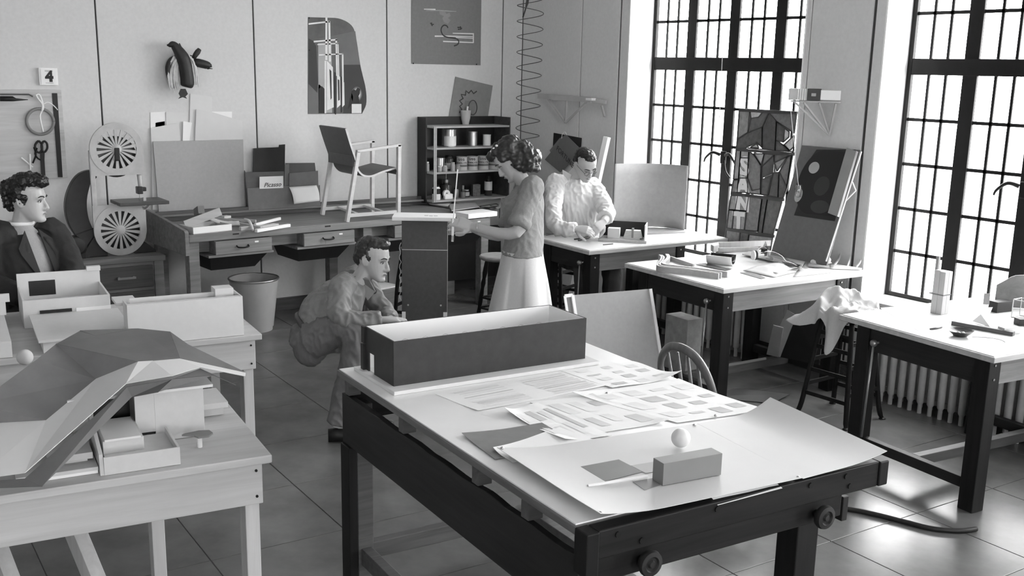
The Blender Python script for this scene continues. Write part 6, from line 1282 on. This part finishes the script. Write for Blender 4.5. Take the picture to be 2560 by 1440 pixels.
# ================================================================ people
skin_m = mat('skin', .46, .5, 'plain', .04, 20); skin_d = mat('skin_shaded_tone', .40, .5, 'plain', .04, 20)
hair_k = mat('black_hair', .012, .35, 'plain', .5, 60); hair_b = mat('brown_hair', .03, .35, 'plain', .5, 60); lip_m = mat('lips', .24, .5); eye_w = mat('eye_white', .6, .3); eye_k = mat('iris', .02, .2)
def onb3(o, f, u):
    """matrix: x to the person's right, y forward, z up"""
    f = Vector(f).normalized(); x = f.cross(Vector(u)).normalized(); z = x.cross(f); o = Vector(o)
    return Matrix(((x.x, f.x, z.x, o.x), (x.y, f.y, z.y, o.y), (x.z, f.z, z.z, o.z), (0, 0, 0, 1)))
HEAD = [(-.116, .018, .084, .050), (-.106, .034, .092, .020), (-.088, .047, .091, -.012), (-.066, .056, .088, -.040), (-.04, .0625, .087, -.070), (-.012, .067, .085, -.088), (.015, .070, .089, -.097), (.04, .0725, .090, -.101), (.065, .070, .083, -.097), (.088, .060, .064, -.083), (.105, .042, .038, -.058), (.115, .015, .004, -.026)]
def add_head(mb, M, s=1.0, fem=0):
    rings = []
    for z, w, yf, yb in HEAD:
        if fem and z < -.03: w *= .93; yf -= .003
        cy, ry = (yf+yb)/2, (yf-yb)/2; rg = []
        for i in range(24):
            a = 2*pi*i/24; sx, sy = sin(a), cos(a); k = .86 if sy > 0 else 1
            rg.append(M @ Vector((w*math.copysign(abs(sx)**k, sx)*s, (cy+ry*math.copysign(abs(sy)**(.8 if sy > 0 else 1), sy))*s, z*s)))
        rings.append(rg)
    mb.loft(rings)
    t = lambda pts, rs: mb.tube([M @ (Vector(p)*s) for p in pts], .01, 10, rs=[r*s for r in rs])
    e = lambda c, r: mb.ell(M @ (Vector(c)*s), [q*s for q in r], 12, 8, M.to_3x3().to_4x4())
    t([(0, .080, .016), (0, .091, -.004), (0, .101, -.024), (0, .107, -.038), (0, .098, -.047)], [.009, .009, .0105, .012, .009])
    for q in (-1, 1):
        e((q*.0115, .093, -.042), (.0085, .011, .0075)); e((q*.071, -.008, -.008), (.007, .018, .030))
        t([(q*.066, .004, .018), (q*.076, -.010, .026), (q*.080, -.024, .012), (q*.077, -.022, -.012), (q*.070, -.010, -.034)], [.006]*5)
        t([(q*.008, .088, .020), (q*.030, .087, .0245), (q*.052, .070, .018)], [.008, .009, .007])
    t([(-.022, .083, -.068), (0, .0915, -.067), (.022, .083, -.068)], [.006, .010, .006]); e((0, .083, -.100), (.020, .016, .014))
    return mb
def head_disp(M, s=1.0):
    I = M.inverted()
    def d(p):
        q = (I @ p)/s; o = 0
        for k in (-1, 1): o -= .009*math.exp(-(((q.x-k*.031)/.014)**2+((q.y-.085)/.03)**2+((q.z-.001)/.010)**2))
        o -= .003*math.exp(-((q.x/.03)**2+((q.y-.09)/.02)**2+((q.z+.083)/.007)**2))
        return o
    return d
def face(par, M, s=1.0, brow=hair_k, lid=1.0):
    def put(name, mb, m, sm=True): return mb.build(name, m, par, w=True, smooth=sm)
    for q in (-1, 1):
        R3 = M.to_3x3().to_4x4()
        ey = put('eye', MB().ell(M @ (Vector((q*.031, .0755, .0))*s), (.013*s, .008*s, .0068*s*lid), 12, 8, R3), eye_w)
        put('iris', MB().ell(M @ (Vector((q*.031+.002, .0815, .0))*s), (.0055*s, .004*s, .0058*s*lid), 10, 6, R3), eye_k)
        put('upper_lid', MB().tube([M @ (Vector(p)*s) for p in ((q*.018, .080, .002), (q*.026, .0845, .0075*lid), (q*.036, .082, .0075*lid), (q*.044, .074, .001))], .0028*s, 6), mat('eyelid', .18, .5))
        put('eyebrow', MB().tube([M @ (Vector(p)*s) for p in ((q*.012, .0935, .021), (q*.026, .095, .027), (q*.040, .087, .028), (q*.052, .075, .021))], .004*s, 6, rs=[.0035*s, .0045*s, .004*s, .002*s]), brow)
    put('lips', MB().tube([M @ (Vector(p)*s) for p in ((-.020, .0865, -.069), (-.008, .0955, -.0655), (0, .0975, -.067), (.008, .0955, -.0655), (.020, .0865, -.069))], .005*s, 8, rs=[.002*s, .0045*s, .0052*s, .0045*s, .002*s]), lip_m)
def add_hand(mb, wrist, d, n, side, curl=(.3, .35, .4, .45), thumb=.5, s=1.0, spread=.06):
    """d: fingers' direction, n: direction the palm faces, side +1 right hand"""
    d = Vector(d).normalized(); n = Vector(n); n = (n-d*n.dot(d)).normalized(); a = d.cross(n)*side   # a points to the thumb side
    w = Vector(wrist); P = lambda x, y, z: w+(d*x+a*y+n*z)*s
    mb.loft([[P(x, y*k, z*h) for y, z in ((1, 0), (.8, .8), (0, 1), (-.8, .8), (-1, 0), (-.8, -.8), (0, -1), (.8, -.8))] for x, k, h in ((-.012, .024, .019), (.012, .029, .017), (.04, .038, .016), (.07, .041, .014), (.092, .039, .011))])
    for i, (y, L, r) in enumerate(((.030, .072, .0088), (.010, .080, .0090), (-.011, .075, .0086), (-.031, .060, .0078))):
        x0 = .084-(.010 if i == 3 else 0); an = 0; p = P(x0, y, 0); pts = [P(x0-.02, y*.9, 0), p]; dir0 = (d+a*spread*(1.2-i*.8)).normalized()
        for k, f in enumerate((.45, .31, .24)):
            an += curl[i]*(1, 1.1, .8)[k]; p = p+(dir0*cos(an)+n*sin(an))*L*f*s; pts.append(p)
        mb.tube(pts, r, 8, rs=[r*1.05*s, r*1.08*s, r*s, r*.92*s, r*.72*s])
    p0 = P(.018, .026, .006); t1 = (d*.62+a*.72+n*.25).normalized(); t2 = (d*.9+a*.25+n*thumb).normalized(); t3 = (d*.95+a*.05+n*thumb*1.3).normalized()
    q = [p0, p0+t1*.036*s]; q.append(q[-1]+t2*.032*s); q.append(q[-1]+t3*.026*s)
    mb.tube(q, .01, 8, rs=[.016*s, .0125*s, .0105*s, .0078*s]); return mb
def ellr(c, ax, ay, n=20): c, ax, ay = Vector(c), Vector(ax), Vector(ay); return [c+ax*cos(2*pi*i/n)+ay*sin(2*pi*i/n) for i in range(n)]
def trunk(mb, st, n=20): return mb.loft([ellr(c, ax, ay, n) for c, ax, ay in st])
def limb(mb, pts, rs, k=5):
    P = bez(pts, k); m = len(P)-1; q = len(rs)-1; out = []
    for i in range(len(P)):
        t = i/m*q; j = min(int(t), q-1); out.append(rs[j]+(rs[j+1]-rs[j])*(t-j))
    return mb.tube(P, .05, 14, rs=out)
def curls(amp, f, seed=0):
    def d(p): q = p*f+Vector((seed, seed*2, 0)); return amp*noise.noise(q)+amp*.6*noise.noise(q*2.1)
    return d
def hair(par, M, parts, m, amp=.006, f=55, vox=.005, s=1.0, name='hair', sm=2, seed=0):
    mb = MB(); R3 = M.to_3x3().to_4x4()
    for c, r in parts: mb.ell(M @ (Vector(c)*s), [q*s for q in r], 18, 12, R3)
    return fuse(name, mb, m, None, par, vox, sm, curls(amp, f, seed))
def shoe(par, heel, d, m, L=.27, name='shoe'):
    d = Vector(d); d.z = 0; d.normalize(); a = Vector((-d.y, d.x, 0)); h = Vector(heel); h.z = 0
    st = [(0, .030, .075), (.05, .034, .08), (.11, .036, .065), (.17, .044, .05), (.22, .044, .042), (.26, .034, .034), (L, .014, .022)]
    mb = MB().loft([[h+d*(x-.03)+a*w*cos(t*pi/8)+Vector((0, 0, max(.001, hh*(.5+.5*sin(t*pi/8))))) for t in range(16)] for x, w, hh in st])
    return mb.build(name, m, par, w=True, smooth=True)

# ---------------------------------------------------------------- crouching man
def crouching_man():
    o = thing('person', 'crouching man in grey shirt and trousers resting his arms on his knees', 'person', (2.62, 5.30, 0))
    v = Vector((.447, .894, 0)); r = Vector((.894, -.447, 0)); up = Vector((0, 0, 1))
    D = 6.1
    hc = Vector((2.793, 5.358, 0.993)); M = onb3(hc, r*.86-v*.46-up*.16, up+r*.12)
    neck = Vector((2.734, 5.391, 0.871)); chest = Vector((2.649, 5.427, 0.784)); belly = Vector((2.517, 5.483, 0.653)); hip = Vector((2.463, 5.491, 0.546))
    sN = Vector((2.571, 5.292, 0.868)); eN = Vector((2.512, 5.202, 0.711)); wN = Vector((2.711, 5.108, 0.698)); sF = Vector((2.813, 5.567, 0.847)); eF = Vector((2.894, 5.421, 0.662)); wF = Vector((2.823, 5.207, 0.661))
    hN = Vector((2.429, 5.394, 0.558)); kN = Vector((2.586, 5.151, 0.628)); aN = Vector((2.474, 5.192, 0.175)); hF = Vector((2.525, 5.563, 0.508)); kF = Vector((2.837, 5.446, 0.518)); aF = Vector((2.667, 5.341, 0.074))
    aN.z = .09; aF.z = .09
    b = MB(); add_head(b, M, 1.02)
    b.tube([hc-Vector((0, 0, .03))-r*.02, neck.lerp(hc, .45), neck, chest], .05, 14, rs=[.05, .054, .058, .08])
    ax = v*1.0; spine = (chest-hip).normalized(); fr = spine.cross(v).normalized()
    trunk(b, [(hip, v*.14, fr*.09), (belly, v*.13, fr*.085), (chest, v*.15, fr*.09), (neck.lerp(chest, .35), v*.12, fr*.06)])
    limb(b, [sN, eN, wN], [.05, .042, .028]); limb(b, [sF, eF, wF], [.05, .042, .028]); limb(b, [hN, kN, aN], [.085, .06, .04]); limb(b, [hF, kF, aF], [.085, .06, .04])
    add_hand(b, wN, r*.97+v*.1-up*.02, -up+r*.05, 1, (.12, .16, .2, .25), .2)
    add_hand(b, wF, r*.8-v*.5-up*.1, -up, -1, (.25, .3, .3, .35), .2)
    body = fuse('body', b, skin_m, None, o, .0052, 3, head_disp(M, 1.02))
    shm_ = mat('grey_shirt', .21, .55, 'cloth', .08, 3); s = MB()
    trunk(s, [(hip+spine*.02, v*.165, fr*.115), (belly, v*.17, fr*.135), (belly.lerp(chest, .5), v*.19, fr*.142), (chest, v*.20, fr*.13), (neck.lerp(chest, .45), v*.16, fr*.085), (neck.lerp(chest, .12), v*.075, fr*.07)])
    limb(s, [sN.lerp(chest, .35), sN, eN, wN], [.08, .078, .068, .062, .058, .046]); limb(s, [sF.lerp(chest, .35), sF, eF, wF], [.08, .075, .066, .058, .046])
    fuse('shirt', s, shm_, None, o, .007, 4, fold(.013, 12, 1))
    cl_ = M @ Vector((0, -.01, -.16))
    for q in (-1, 1):      # collar wings and placket
        p = neck+v*(.035*q)
        MB().slab([p+r*.05+up*.015-v*.03*(q < 0), p+r*.085-up*.055-v*.02, p+r*.04-up*.10-v*.045*(q < 0), p-r*.035+up*.03, p-r*.0+up*.045], .006).build('collar', shm_, o, w=True, bev=.002)
    MB().ell(neck+r*.075-up*.06-v*.02, (.018, .015, .02), 10, 6).build('collar_knot', dark_m, o, w=True, smooth=True)
    pm = mat('grey_trousers', .15, .7, 'cloth', .1, 3); t = MB()
    trunk(t, [(hip+spine*.05, v*.16, fr*.11), (hip-spine*.02, v*.175, fr*.125), (hip-spine*.10+r*.02, v*.15, fr*.11)])
    sb_ = hip+r*.0-up*.055; t.ell(sb_-v*.075, (.10, .09, .095), 14, 10); t.ell(sb_+v*.075, (.10, .09, .095), 14, 10)
    limb(t, [hN, kN, aN+up*.02], [.115, .10, .088, .072, .06]); limb(t, [hF, kF, aF+up*.02], [.115, .10, .088, .072, .06])
    fuse('trousers', t, pm, None, o, .007, 4, fold(.012, 12, 4))
    bp = [hip+spine*.05+v*.176*cos(a*pi/12)+fr*.138*sin(a*pi/12) for a in range(25)]
    MB().tube(bp, .018, 6).build('belt', mat('belt', .07, .5), o, w=True, smooth=True)
    shoe(o, aN-r*.02, r, black_m); shoe(o, aF-r*.02, r, black_m)
    face(o, M, 1.02)
    hair(o, M, [((0, -.028, .048), (.079, .083, .080)), ((0, .010, .088), (.066, .072, .040)), ((0, .055, .100), (.050, .034, .024)), ((.0, -.07, -.0), (.062, .042, .052)), ((.066, -.022, .025), (.013, .034, .035)), ((-.066, -.022, .025), (.013, .034, .035)), ((.066, .012, .012), (.007, .010, .026)), ((-.066, .012, .012), (.007, .010, .026))], hair_b, .006, 60, s=1.02)
    return o
crouching_man()

# ---------------------------------------------------------------- standing woman
def standing_woman():
    o = thing('person', 'standing woman in sweater and pleated skirt holding a ruler', 'person', (3.57, 4.99, 0))
    v = Vector((.571, .821, 0)); r = Vector((.821, -.571, 0)); up = Vector((0, 0, 1))
    hc = Vector((3.578, 5.113, 1.559)); fd = -r*.76-up*.62-v*.02; M = onb3(hc, fd, up*.8-r*.6)
    neck = Vector((3.628, 5.037, 1.415)); chest = Vector((3.617, 5.017, 1.316)); waist = Vector((3.591, 4.981, 1.122)); hip = Vector((3.568, 4.96, 0.985))
    sN = Vector((3.554, 4.863, 1.413)); eN = Vector((3.431, 4.834, 1.177)); wN = Vector((3.308, 5.097, 1.18)); sF = Vector((3.731, 5.178, 1.372)); eF = Vector((3.59, 5.178, 1.107)); wF = Vector((3.386, 5.261, 1.156))
    b = MB(); add_head(b, M, .98, 1)
    b.tube([hc+(neck-hc)*.25, hc.lerp(neck, .6), neck, chest], .045, 14, rs=[.042, .044, .047, .07])
    trunk(b, [(hip, v*.15, r*.10), (waist, v*.115, r*.085), (chest, v*.14, r*.10), (neck.lerp(chest, .3), v*.12, r*.06)])
    limb(b, [sN, eN, wN], [.043, .037, .025]); limb(b, [sF, eF, wF], [.043, .037, .025])
    fN = Vector((hip.x, hip.y, 0))-v*.08; fF = Vector((hip.x, hip.y, 0))+v*.08
    for f_, q in ((fN, -1), (fF, 1)): limb(b, [hip+v*.07*q, f_+up*.48+r*-.01, f_+up*.09], [.085, .055, .036])
    add_hand(b, wN, -r*.93+up*.30+v*.12, -up*.45+v*.75-r*.2, 1, (.22, .26, .32, .36), .45, .95)
    add_hand(b, wF, -r*.95+up*.05-v*.2, -v*.8+up*.2, -1, (.35, .4, .45, .5), .5, .95)
    fuse('body', b, skin_m, None, o, .0052, 3, head_disp(M, .98))
    swm = mat('grey_sweater', .24, .9, 'cloth', .12, 3, bump=.3); s = MB()
    trunk(s, [(hip+up*.035, v*.168, r*.122), (waist.lerp(hip, .45), v*.165, r*.118), (waist.lerp(chest, .3), v*.155, r*.112), (chest-r*.015, v*.165, r*.125), (chest.lerp(neck, .45)+r*.01, v*.165, r*.095), (neck+r*.012-up*.004, v*.075, r*.062)])
    limb(s, [sN.lerp(chest, .3), sN, sN.lerp(eN, .82)], [.075, .072, .062, .060])
    limb(s, [sF.lerp(chest, .3), sF, sF.lerp(eF, .82)], [.075, .072, .062, .060])
    for a, e in ((sN, eN), (sF, eF)): s.tube([a.lerp(e, .68), a.lerp(e, .73), a.lerp(e, .84), a.lerp(e, .90)], .06, 14, rs=[.060, .070, .070, .058])
    for q in (-1, 1): s.ell(chest-r*.075+v*.065*q-up*.02, (.055, .055, .055), 12, 8)
    fuse('sweater', s, swm, None, o, .007, 4, fold(.007, 13, 3))
    st = []
    for i in range(160):
        a = 2*pi*i/160; w_ = Vector((hip.x, hip.y, 0))+up*(hip.z+.06)+v*.150*cos(a)+r*.112*sin(a); st.append(w_)
    skm = mat('pale_skirt', .56, .85, 'cloth', .05, 3); rings = []
    for k in range(11):
        t = k/10; z = hip.z+.06-t*.62; rg = []
        for i in range(160):
            a = 2*pi*i/160; pl = 1+.075*min(1, max(0, t-.06)*3.5)*math.copysign(abs(sin(a*5+.4))**.45, sin(a*5+.4))
            rg.append(Vector((hip.x, hip.y, 0))-r*.015*t+up*z+v*(.152+.10*t)*pl*cos(a)+r*(.118+.085*min(1, t*1.3))*pl*sin(a))
        rings.append(rg)
    MB().loft(rings, cap=False).build('skirt', skm, o, w=True, smooth=True)
    for f_ in (fN, fF): shoe(o, f_+r*.06, -r, dark_m, .24)
    face(o, M, .98, hair_b, .5)
    hb = mat('woman_hair', .028, .33, 'plain', .5, 50)
    hair(o, M, [((0, -.030, .052), (.085, .092, .083)), ((0, .030, .094), (.068, .066, .034)), ((.0, .078, .080), (.052, .028, .028)), ((.062, .018, .040), (.020, .045, .045)), ((-.062, .018, .040), (.020, .045, .045)), ((.055, -.03, -.02), (.038, .055, .060)), ((-.055, -.03, -.02), (.038, .055, .060)), ((.0, -.095, -.005), (.085, .050, .070)), ((.0, -.110, -.070), (.100, .050, .050)), ((.0, -.085, -.115), (.085, .045, .040)), ((-.06, -.06, -.10), (.035, .045, .04)), ((.06, -.06, -.10), (.035, .045, .04)), ((.062, -.075, -.060), (.042, .045, .042)), ((-.062, -.075, -.060), (.042, .045, .042)), ((-.062, -.02, -.055), (.026, .032, .034)), ((.062, -.02, -.055), (.026, .032, .034))], hb, .014, 24, s=.98, seed=3)
    for q in range(3): MB().ell(M @ Vector((-.045-.004*q, .060-.022*q, .108+.004*q)), (.009, .009, .007), 10, 6).build('hair_clip', white_m, o, w=True, smooth=True)
    MB().tube([wN.lerp(eN, .10)+(Vector((0, 0, 1))*cos(a*pi/8)+v*sin(a*pi/8))*.031 for a in range(17)], .004, 6).build('wristwatch_band', steel_m, o, w=True, smooth=True)
    ru = thing('folding_ruler', 'white ruler held upright by the standing woman', 'ruler', (3.207, 5.157, 1.093))
    MB().bar(Vector((3.212, 5.165, 1.091)), Vector((3.23, 5.187, 1.218)), .034, .012, r).build('lower_section', white_m, ru, w=True, bev=.001)
    MB().bar(Vector((3.223, 5.179, 1.192)), Vector((3.281, 5.224, 1.5)), .012, .006, r).build('upper_section', white_m, ru, w=True)
    for k in range(5): MB().bar(Vector((3.204, 5.152, 1.094))+r*(.005*k-.010)+up*.004, Vector((3.204, 5.152, 1.094))+r*(.005*k-.010)+up*.035, .0012, .002, r).build('scale_line', pr_d, ru, w=True)
    return o
standing_woman()

# ---------------------------------------------------------------- man in glasses at the table
def glasses_man():
    o = thing('person', 'man in glasses and white shirt bent over the work on his table', 'person', (5.25, 6.82, 0))
    v = Vector((.675, .738, 0)); r = Vector((.738, -.675, 0)); up = Vector((0, 0, 1))
    hc = Vector((5.071, 6.27, 1.384)); M = onb3(hc, r*.52-v*.60-up*.58, up*.85+v*.3-r*.35)
    neck = Vector((5.085, 6.419, 1.279)); chest = Vector((5.092, 6.409, 1.126)); belly = Vector((5.126, 6.411, 0.905)); hip = Vector((5.181, 6.425, 0.645))
    wd = (r*.93+v*.36).normalized(); fr = (r*.36-v*.93).normalized()
    sN = Vector((4.9, 6.407, 1.221)); eN = Vector((4.727, 6.166, 0.954)); wN = Vector((4.788, 5.996, 0.946)); sF = Vector((5.246, 6.367, 1.185)); eF = Vector((5.199, 6.142, 1.027)); wF = Vector((5.046, 5.998, 0.976))
    b = MB(); add_head(b, M, 1.0); b.tube([hc-up*.05+v*.03, hc.lerp(neck, .65), neck, chest], .05, 14, rs=[.05, .052, .056, .08])
    trunk(b, [(hip, wd*.15, fr*.10), (belly, wd*.14, fr*.09), (chest, wd*.16, fr*.10), (neck.lerp(chest, .35), wd*.12, fr*.07)])
    limb(b, [sN, eN, wN], [.05, .04, .028]); limb(b, [sF, eF, wF], [.05, .04, .028])
    kN = hip+fr*.40-wd*.10-up*.02; kF = hip+fr*.40+wd*.12-up*.02
    aN = Vector((kN.x, kN.y, .30))+fr*.0; aF = Vector((kF.x, kF.y, .09))
    limb(b, [hip-wd*.09, kN, aN], [.08, .058, .04]); limb(b, [hip+wd*.09, kF, aF], [.08, .058, .04])
    add_hand(b, wN, r*.95-v*.25-up*.05, -up*.6+v*.6, -1, (.35, .4, .45, .5), .5)
    add_hand(b, wF, -r*.45-v*.75-up*.35, -up*.5-r*.5, 1, (.4, .45, .5, .5), .5)
    fuse('body', b, skin_m, None, o, .0055, 3, head_disp(M))
    wsm = mat('white_shirt', .66, .7, 'cloth', .04, 3); s = MB()
    trunk(s, [(hip+up*.02, wd*.17, fr*.12), (belly, wd*.18, fr*.13), (belly.lerp(chest, .6), wd*.19, fr*.13), (chest, wd*.20, fr*.12), (neck.lerp(chest, .45), wd*.16, fr*.09), (neck.lerp(chest, .1), wd*.075, fr*.07)])
    limb(s, [sN.lerp(chest, .25), sN, eN, wN], [.085, .078, .068, .060, .055, .042]); limb(s, [sF.lerp(chest, .25), sF, eF, eF.lerp(wF, .55)], [.085, .078, .066, .060, .055])
    fuse('shirt', s, wsm, None, o, .007, 4, fold(.015, 12, 7))
    for q in (-1, 1):
        p = neck+wd*(.035*q)
        MB().slab([p+fr*.06+up*.015, p+fr*.075+wd*.03*q-up*.05, p+wd*.055*q+fr*.03-up*.03, p+wd*.045*q-fr*.03+up*.045], .006).build('collar', wsm, o, w=True, bev=.002)
    t = MB(); trunk(t, [(hip+up*.05, wd*.165, fr*.115), (hip-up*.08, wd*.175, fr*.13)])
    limb(t, [hip-wd*.09, kN, aN], [.11, .09, .08, .065, .058]); limb(t, [hip+wd*.09, kF, aF+up*.02], [.11, .09, .08, .065, .058])
    fuse('trousers', t, mat('dark_trousers', .035, .7, 'cloth', .1, 3), None, o, .009, 4, fold(.007, 9, 2))
    shoe(o, aF, fr, black_m); sh_ = shoe(o, aN, fr, black_m); sh_.location.z += .215
    face(o, M, 1.0, hair_b, .45)
    hair(o, M, [((0, -.034, .044), (.078, .078, .072)), ((0, -.012, .084), (.066, .068, .036)), ((0, .030, .094), (.052, .046, .024)), ((0, -.07, -.005), (.062, .042, .052)), ((.066, -.02, .02), (.012, .034, .034)), ((-.066, -.02, .02), (.012, .034, .034))], hair_k, .004, 70)
    gf = mat('spectacle_frame', .15, .3, metal=.5)
    for q in (-1, 1):
        MB().tube([M @ Vector((q*.032+.021*cos(a*pi/10), .101-.006*abs(cos(a*pi/10)), -.006+.017*sin(a*pi/10))) for a in range(21)], .0018, 6).build('spectacle_rim', gf, o, w=True, smooth=True)
        MB().tube([M @ Vector((q*.053, .094, -.002)), M @ Vector((q*.073, .02, .006)), M @ Vector((q*.074, -.015, .008))], .0016, 6).build('spectacle_arm', gf, o, w=True)
    MB().tube([M @ Vector((-.011, .102, -.002)), M @ Vector((0, .106, .0)), M @ Vector((.011, .102, -.002))], .0016, 6).build('spectacle_bridge', gf, o, w=True)
    return o
glasses_man()

# ---------------------------------------------------------------- seated man at the left
def seated_man():
    o = thing('person', 'dark-haired man in dark jacket sitting at the far left, looking right', 'person', (1.1, 6.35, 0))
    v = Vector((.166, .986, 0)); r = Vector((.986, -.166, 0)); up = Vector((0, 0, 1))
    hc = Vector((1.168, 6.367, 1.308)); M = onb3(hc, r*.93-v*.36-up*.05, up+r*.03)
    neck = Vector((1.132, 6.409, 1.143)); chest = Vector((1.143, 6.39, 1.012)); belly = Vector((1.15, 6.315, 0.852)); hip = Vector((1.101, 6.357, 0.653))
    fr = (r*.62-v*.78).normalized(); wd = (r*.78+v*.62).normalized()
    sN = Vector((0.994, 6.386, 1.115)); eN = Vector((0.94, 6.262, 0.894)); wN = Vector((1.061, 6.079, 0.815)); sF = Vector((1.312, 6.457, 1.094)); eF = Vector((1.353, 6.273, 0.898)); wF = Vector((1.243, 6.074, 0.807))
    b = MB(); add_head(b, M, 1.04); b.tube([hc-up*.04-r*.015, hc.lerp(neck, .6), neck, chest], .05, 14, rs=[.052, .054, .058, .08])
    trunk(b, [(hip, wd*.15, fr*.10), (belly, wd*.14, fr*.10), (chest, wd*.16, fr*.11), (neck.lerp(chest, .35), wd*.12, fr*.07)])
    limb(b, [sN, eN, wN], [.05, .04, .028]); limb(b, [sF, eF, wF], [.05, .04, .028])
    kN = hip+fr*.42-wd*.10; kF = hip+fr*.42+wd*.12; aN = Vector((kN.x, kN.y, .09)); aF = Vector((kF.x, kF.y, .09))
    limb(b, [hip-wd*.09, kN, aN], [.08, .058, .04]); limb(b, [hip+wd*.09, kF, aF], [.08, .058, .04])
    add_hand(b, wN, r*.9+fr*.3, -up, 1, (.3, .3, .35, .4), .3); add_hand(b, wF, -r*.5+fr*.8, -up, -1, (.3, .3, .35, .4), .3)
    fuse('body', b, skin_m, None, o, .0055, 3, head_disp(M, 1.04))
    s = MB(); trunk(s, [(hip, wd*.155, fr*.115), (belly, wd*.15, fr*.122), (chest, wd*.165, fr*.128), (neck.lerp(chest, .5), wd*.14, fr*.10), (neck+up*.005, wd*.066, fr*.066), (neck+up*.03, wd*.062, fr*.062)])
    fuse('knit_jumper', s, mat('pale_jumper', .33, .9, 'cloth', .1, 3, bump=.2), None, o, .008, 4, fold(.004, 10, 5))
    MB().tube([neck+up*.034+wd*.063*cos(a*pi/10)+fr*.063*sin(a*pi/10) for a in range(21)], .012, 8).build('collar_band', white_m, o, w=True, smooth=True)
    jm_ = mat('dark_jacket', .022, .8, 'cloth', .15, 3); J = MB()
    def shell(c, a, bb, a0, a1, n=16, th=.02): return [c+wd*a*cos(a0+(a1-a0)*i/n)+fr*bb*sin(a0+(a1-a0)*i/n) for i in range(n+1)]+[c+wd*(a-th)*cos(a0+(a1-a0)*i/n)+fr*(bb-th)*sin(a0+(a1-a0)*i/n) for i in range(n, -1, -1)]
    g0 = R(90)-R(26); g1 = R(90)+R(26)
    op = ((.14, .28), (.30, .34), (.42, .46), (.34, .34), (.50, .50))
    cs2 = ((hip, .185, .15), (belly, .182, .158), (chest, .195, .165), (chest.lerp(neck, .55), .175, .13), (neck.lerp(chest, .12), .088, .085))
    J.loft([shell(c, a, q, pi/2+w2, pi/2-w1+2*pi, 20) for (c, a, q), (w1, w2) in zip(cs2, op)])
    limb(J, [sN.lerp(chest, .3), sN, eN, wN], [.095, .092, .08, .07, .062]); limb(J, [sF.lerp(chest, .3), sF, eF, wF], [.095, .092, .08, .07, .062])
    fuse('jacket', J, jm_, None, o, .008, 3, fold(.007, 9, 9))
    for q in (-1, 1):
        a0 = pi/2-q*.40; p = lambda c, a, bb, w_: c+wd*(a+.006)*cos(pi/2-q*w_)+fr*(bb+.006)*sin(pi/2-q*w_)
        MB().slab([p(neck, .085, .085, .5), p(chest.lerp(neck, .35), .19, .15, .75), p(chest.lerp(neck, .1), .2, .168, .72), p(belly, .184, .160, .25)][::q], .006).build('lapel', jm_, o, w=True, bev=.002)
    t = MB(); limb(t, [hip-wd*.09, kN, aN+up*.02], [.11, .09, .08, .065, .058]); limb(t, [hip+wd*.09, kF, aF+up*.02], [.11, .09, .08, .065, .058]); trunk(t, [(hip+up*.05, wd*.16, fr*.12), (hip-up*.08, wd*.17, fr*.13)])
    fuse('trousers', t, mat('dark_trousers', .035), None, o, .01, 3, fold(.006, 9, 2))
    shoe(o, aN, fr, black_m); shoe(o, aF, fr, black_m)
    face(o, M, 1.04)
    hair(o, M, [((0, -.028, .045), (.083, .090, .084)), ((0, .010, .104), (.078, .084, .046)), ((0, .075, .104), (.060, .038, .032)), ((0, -.085, .05), (.07, .05, .06)), ((0, -.078, -.004), (.066, .045, .058)), ((.070, -.022, .025), (.014, .038, .040)), ((-.070, -.022, .025), (.014, .038, .040)), ((.069, .014, .008), (.008, .012, .030)), ((-.069, .014, .008), (.008, .012, .030))], hair_k, .012, 42, s=1.04, seed=5)
    stl = thing('work_stool', 'plain stool under the man in the dark jacket', 'stool', (hip.x, hip.y, 0))
    MB().lathe([(.01, hip.z-.16), (.15, hip.z-.16), (.155, hip.z-.13), (.01, hip.z-.125)], 20).build('seat', oakm_m, stl, smooth='auto')
    for i in range(4): MB().tube([(.09*cos(i*pi/2+.6), .09*sin(i*pi/2+.6), hip.z-.15), (.15*cos(i*pi/2+.6), .15*sin(i*pi/2+.6), 0)], .015, 8).build('leg', oaky_m, stl)
    return o
seated_man()
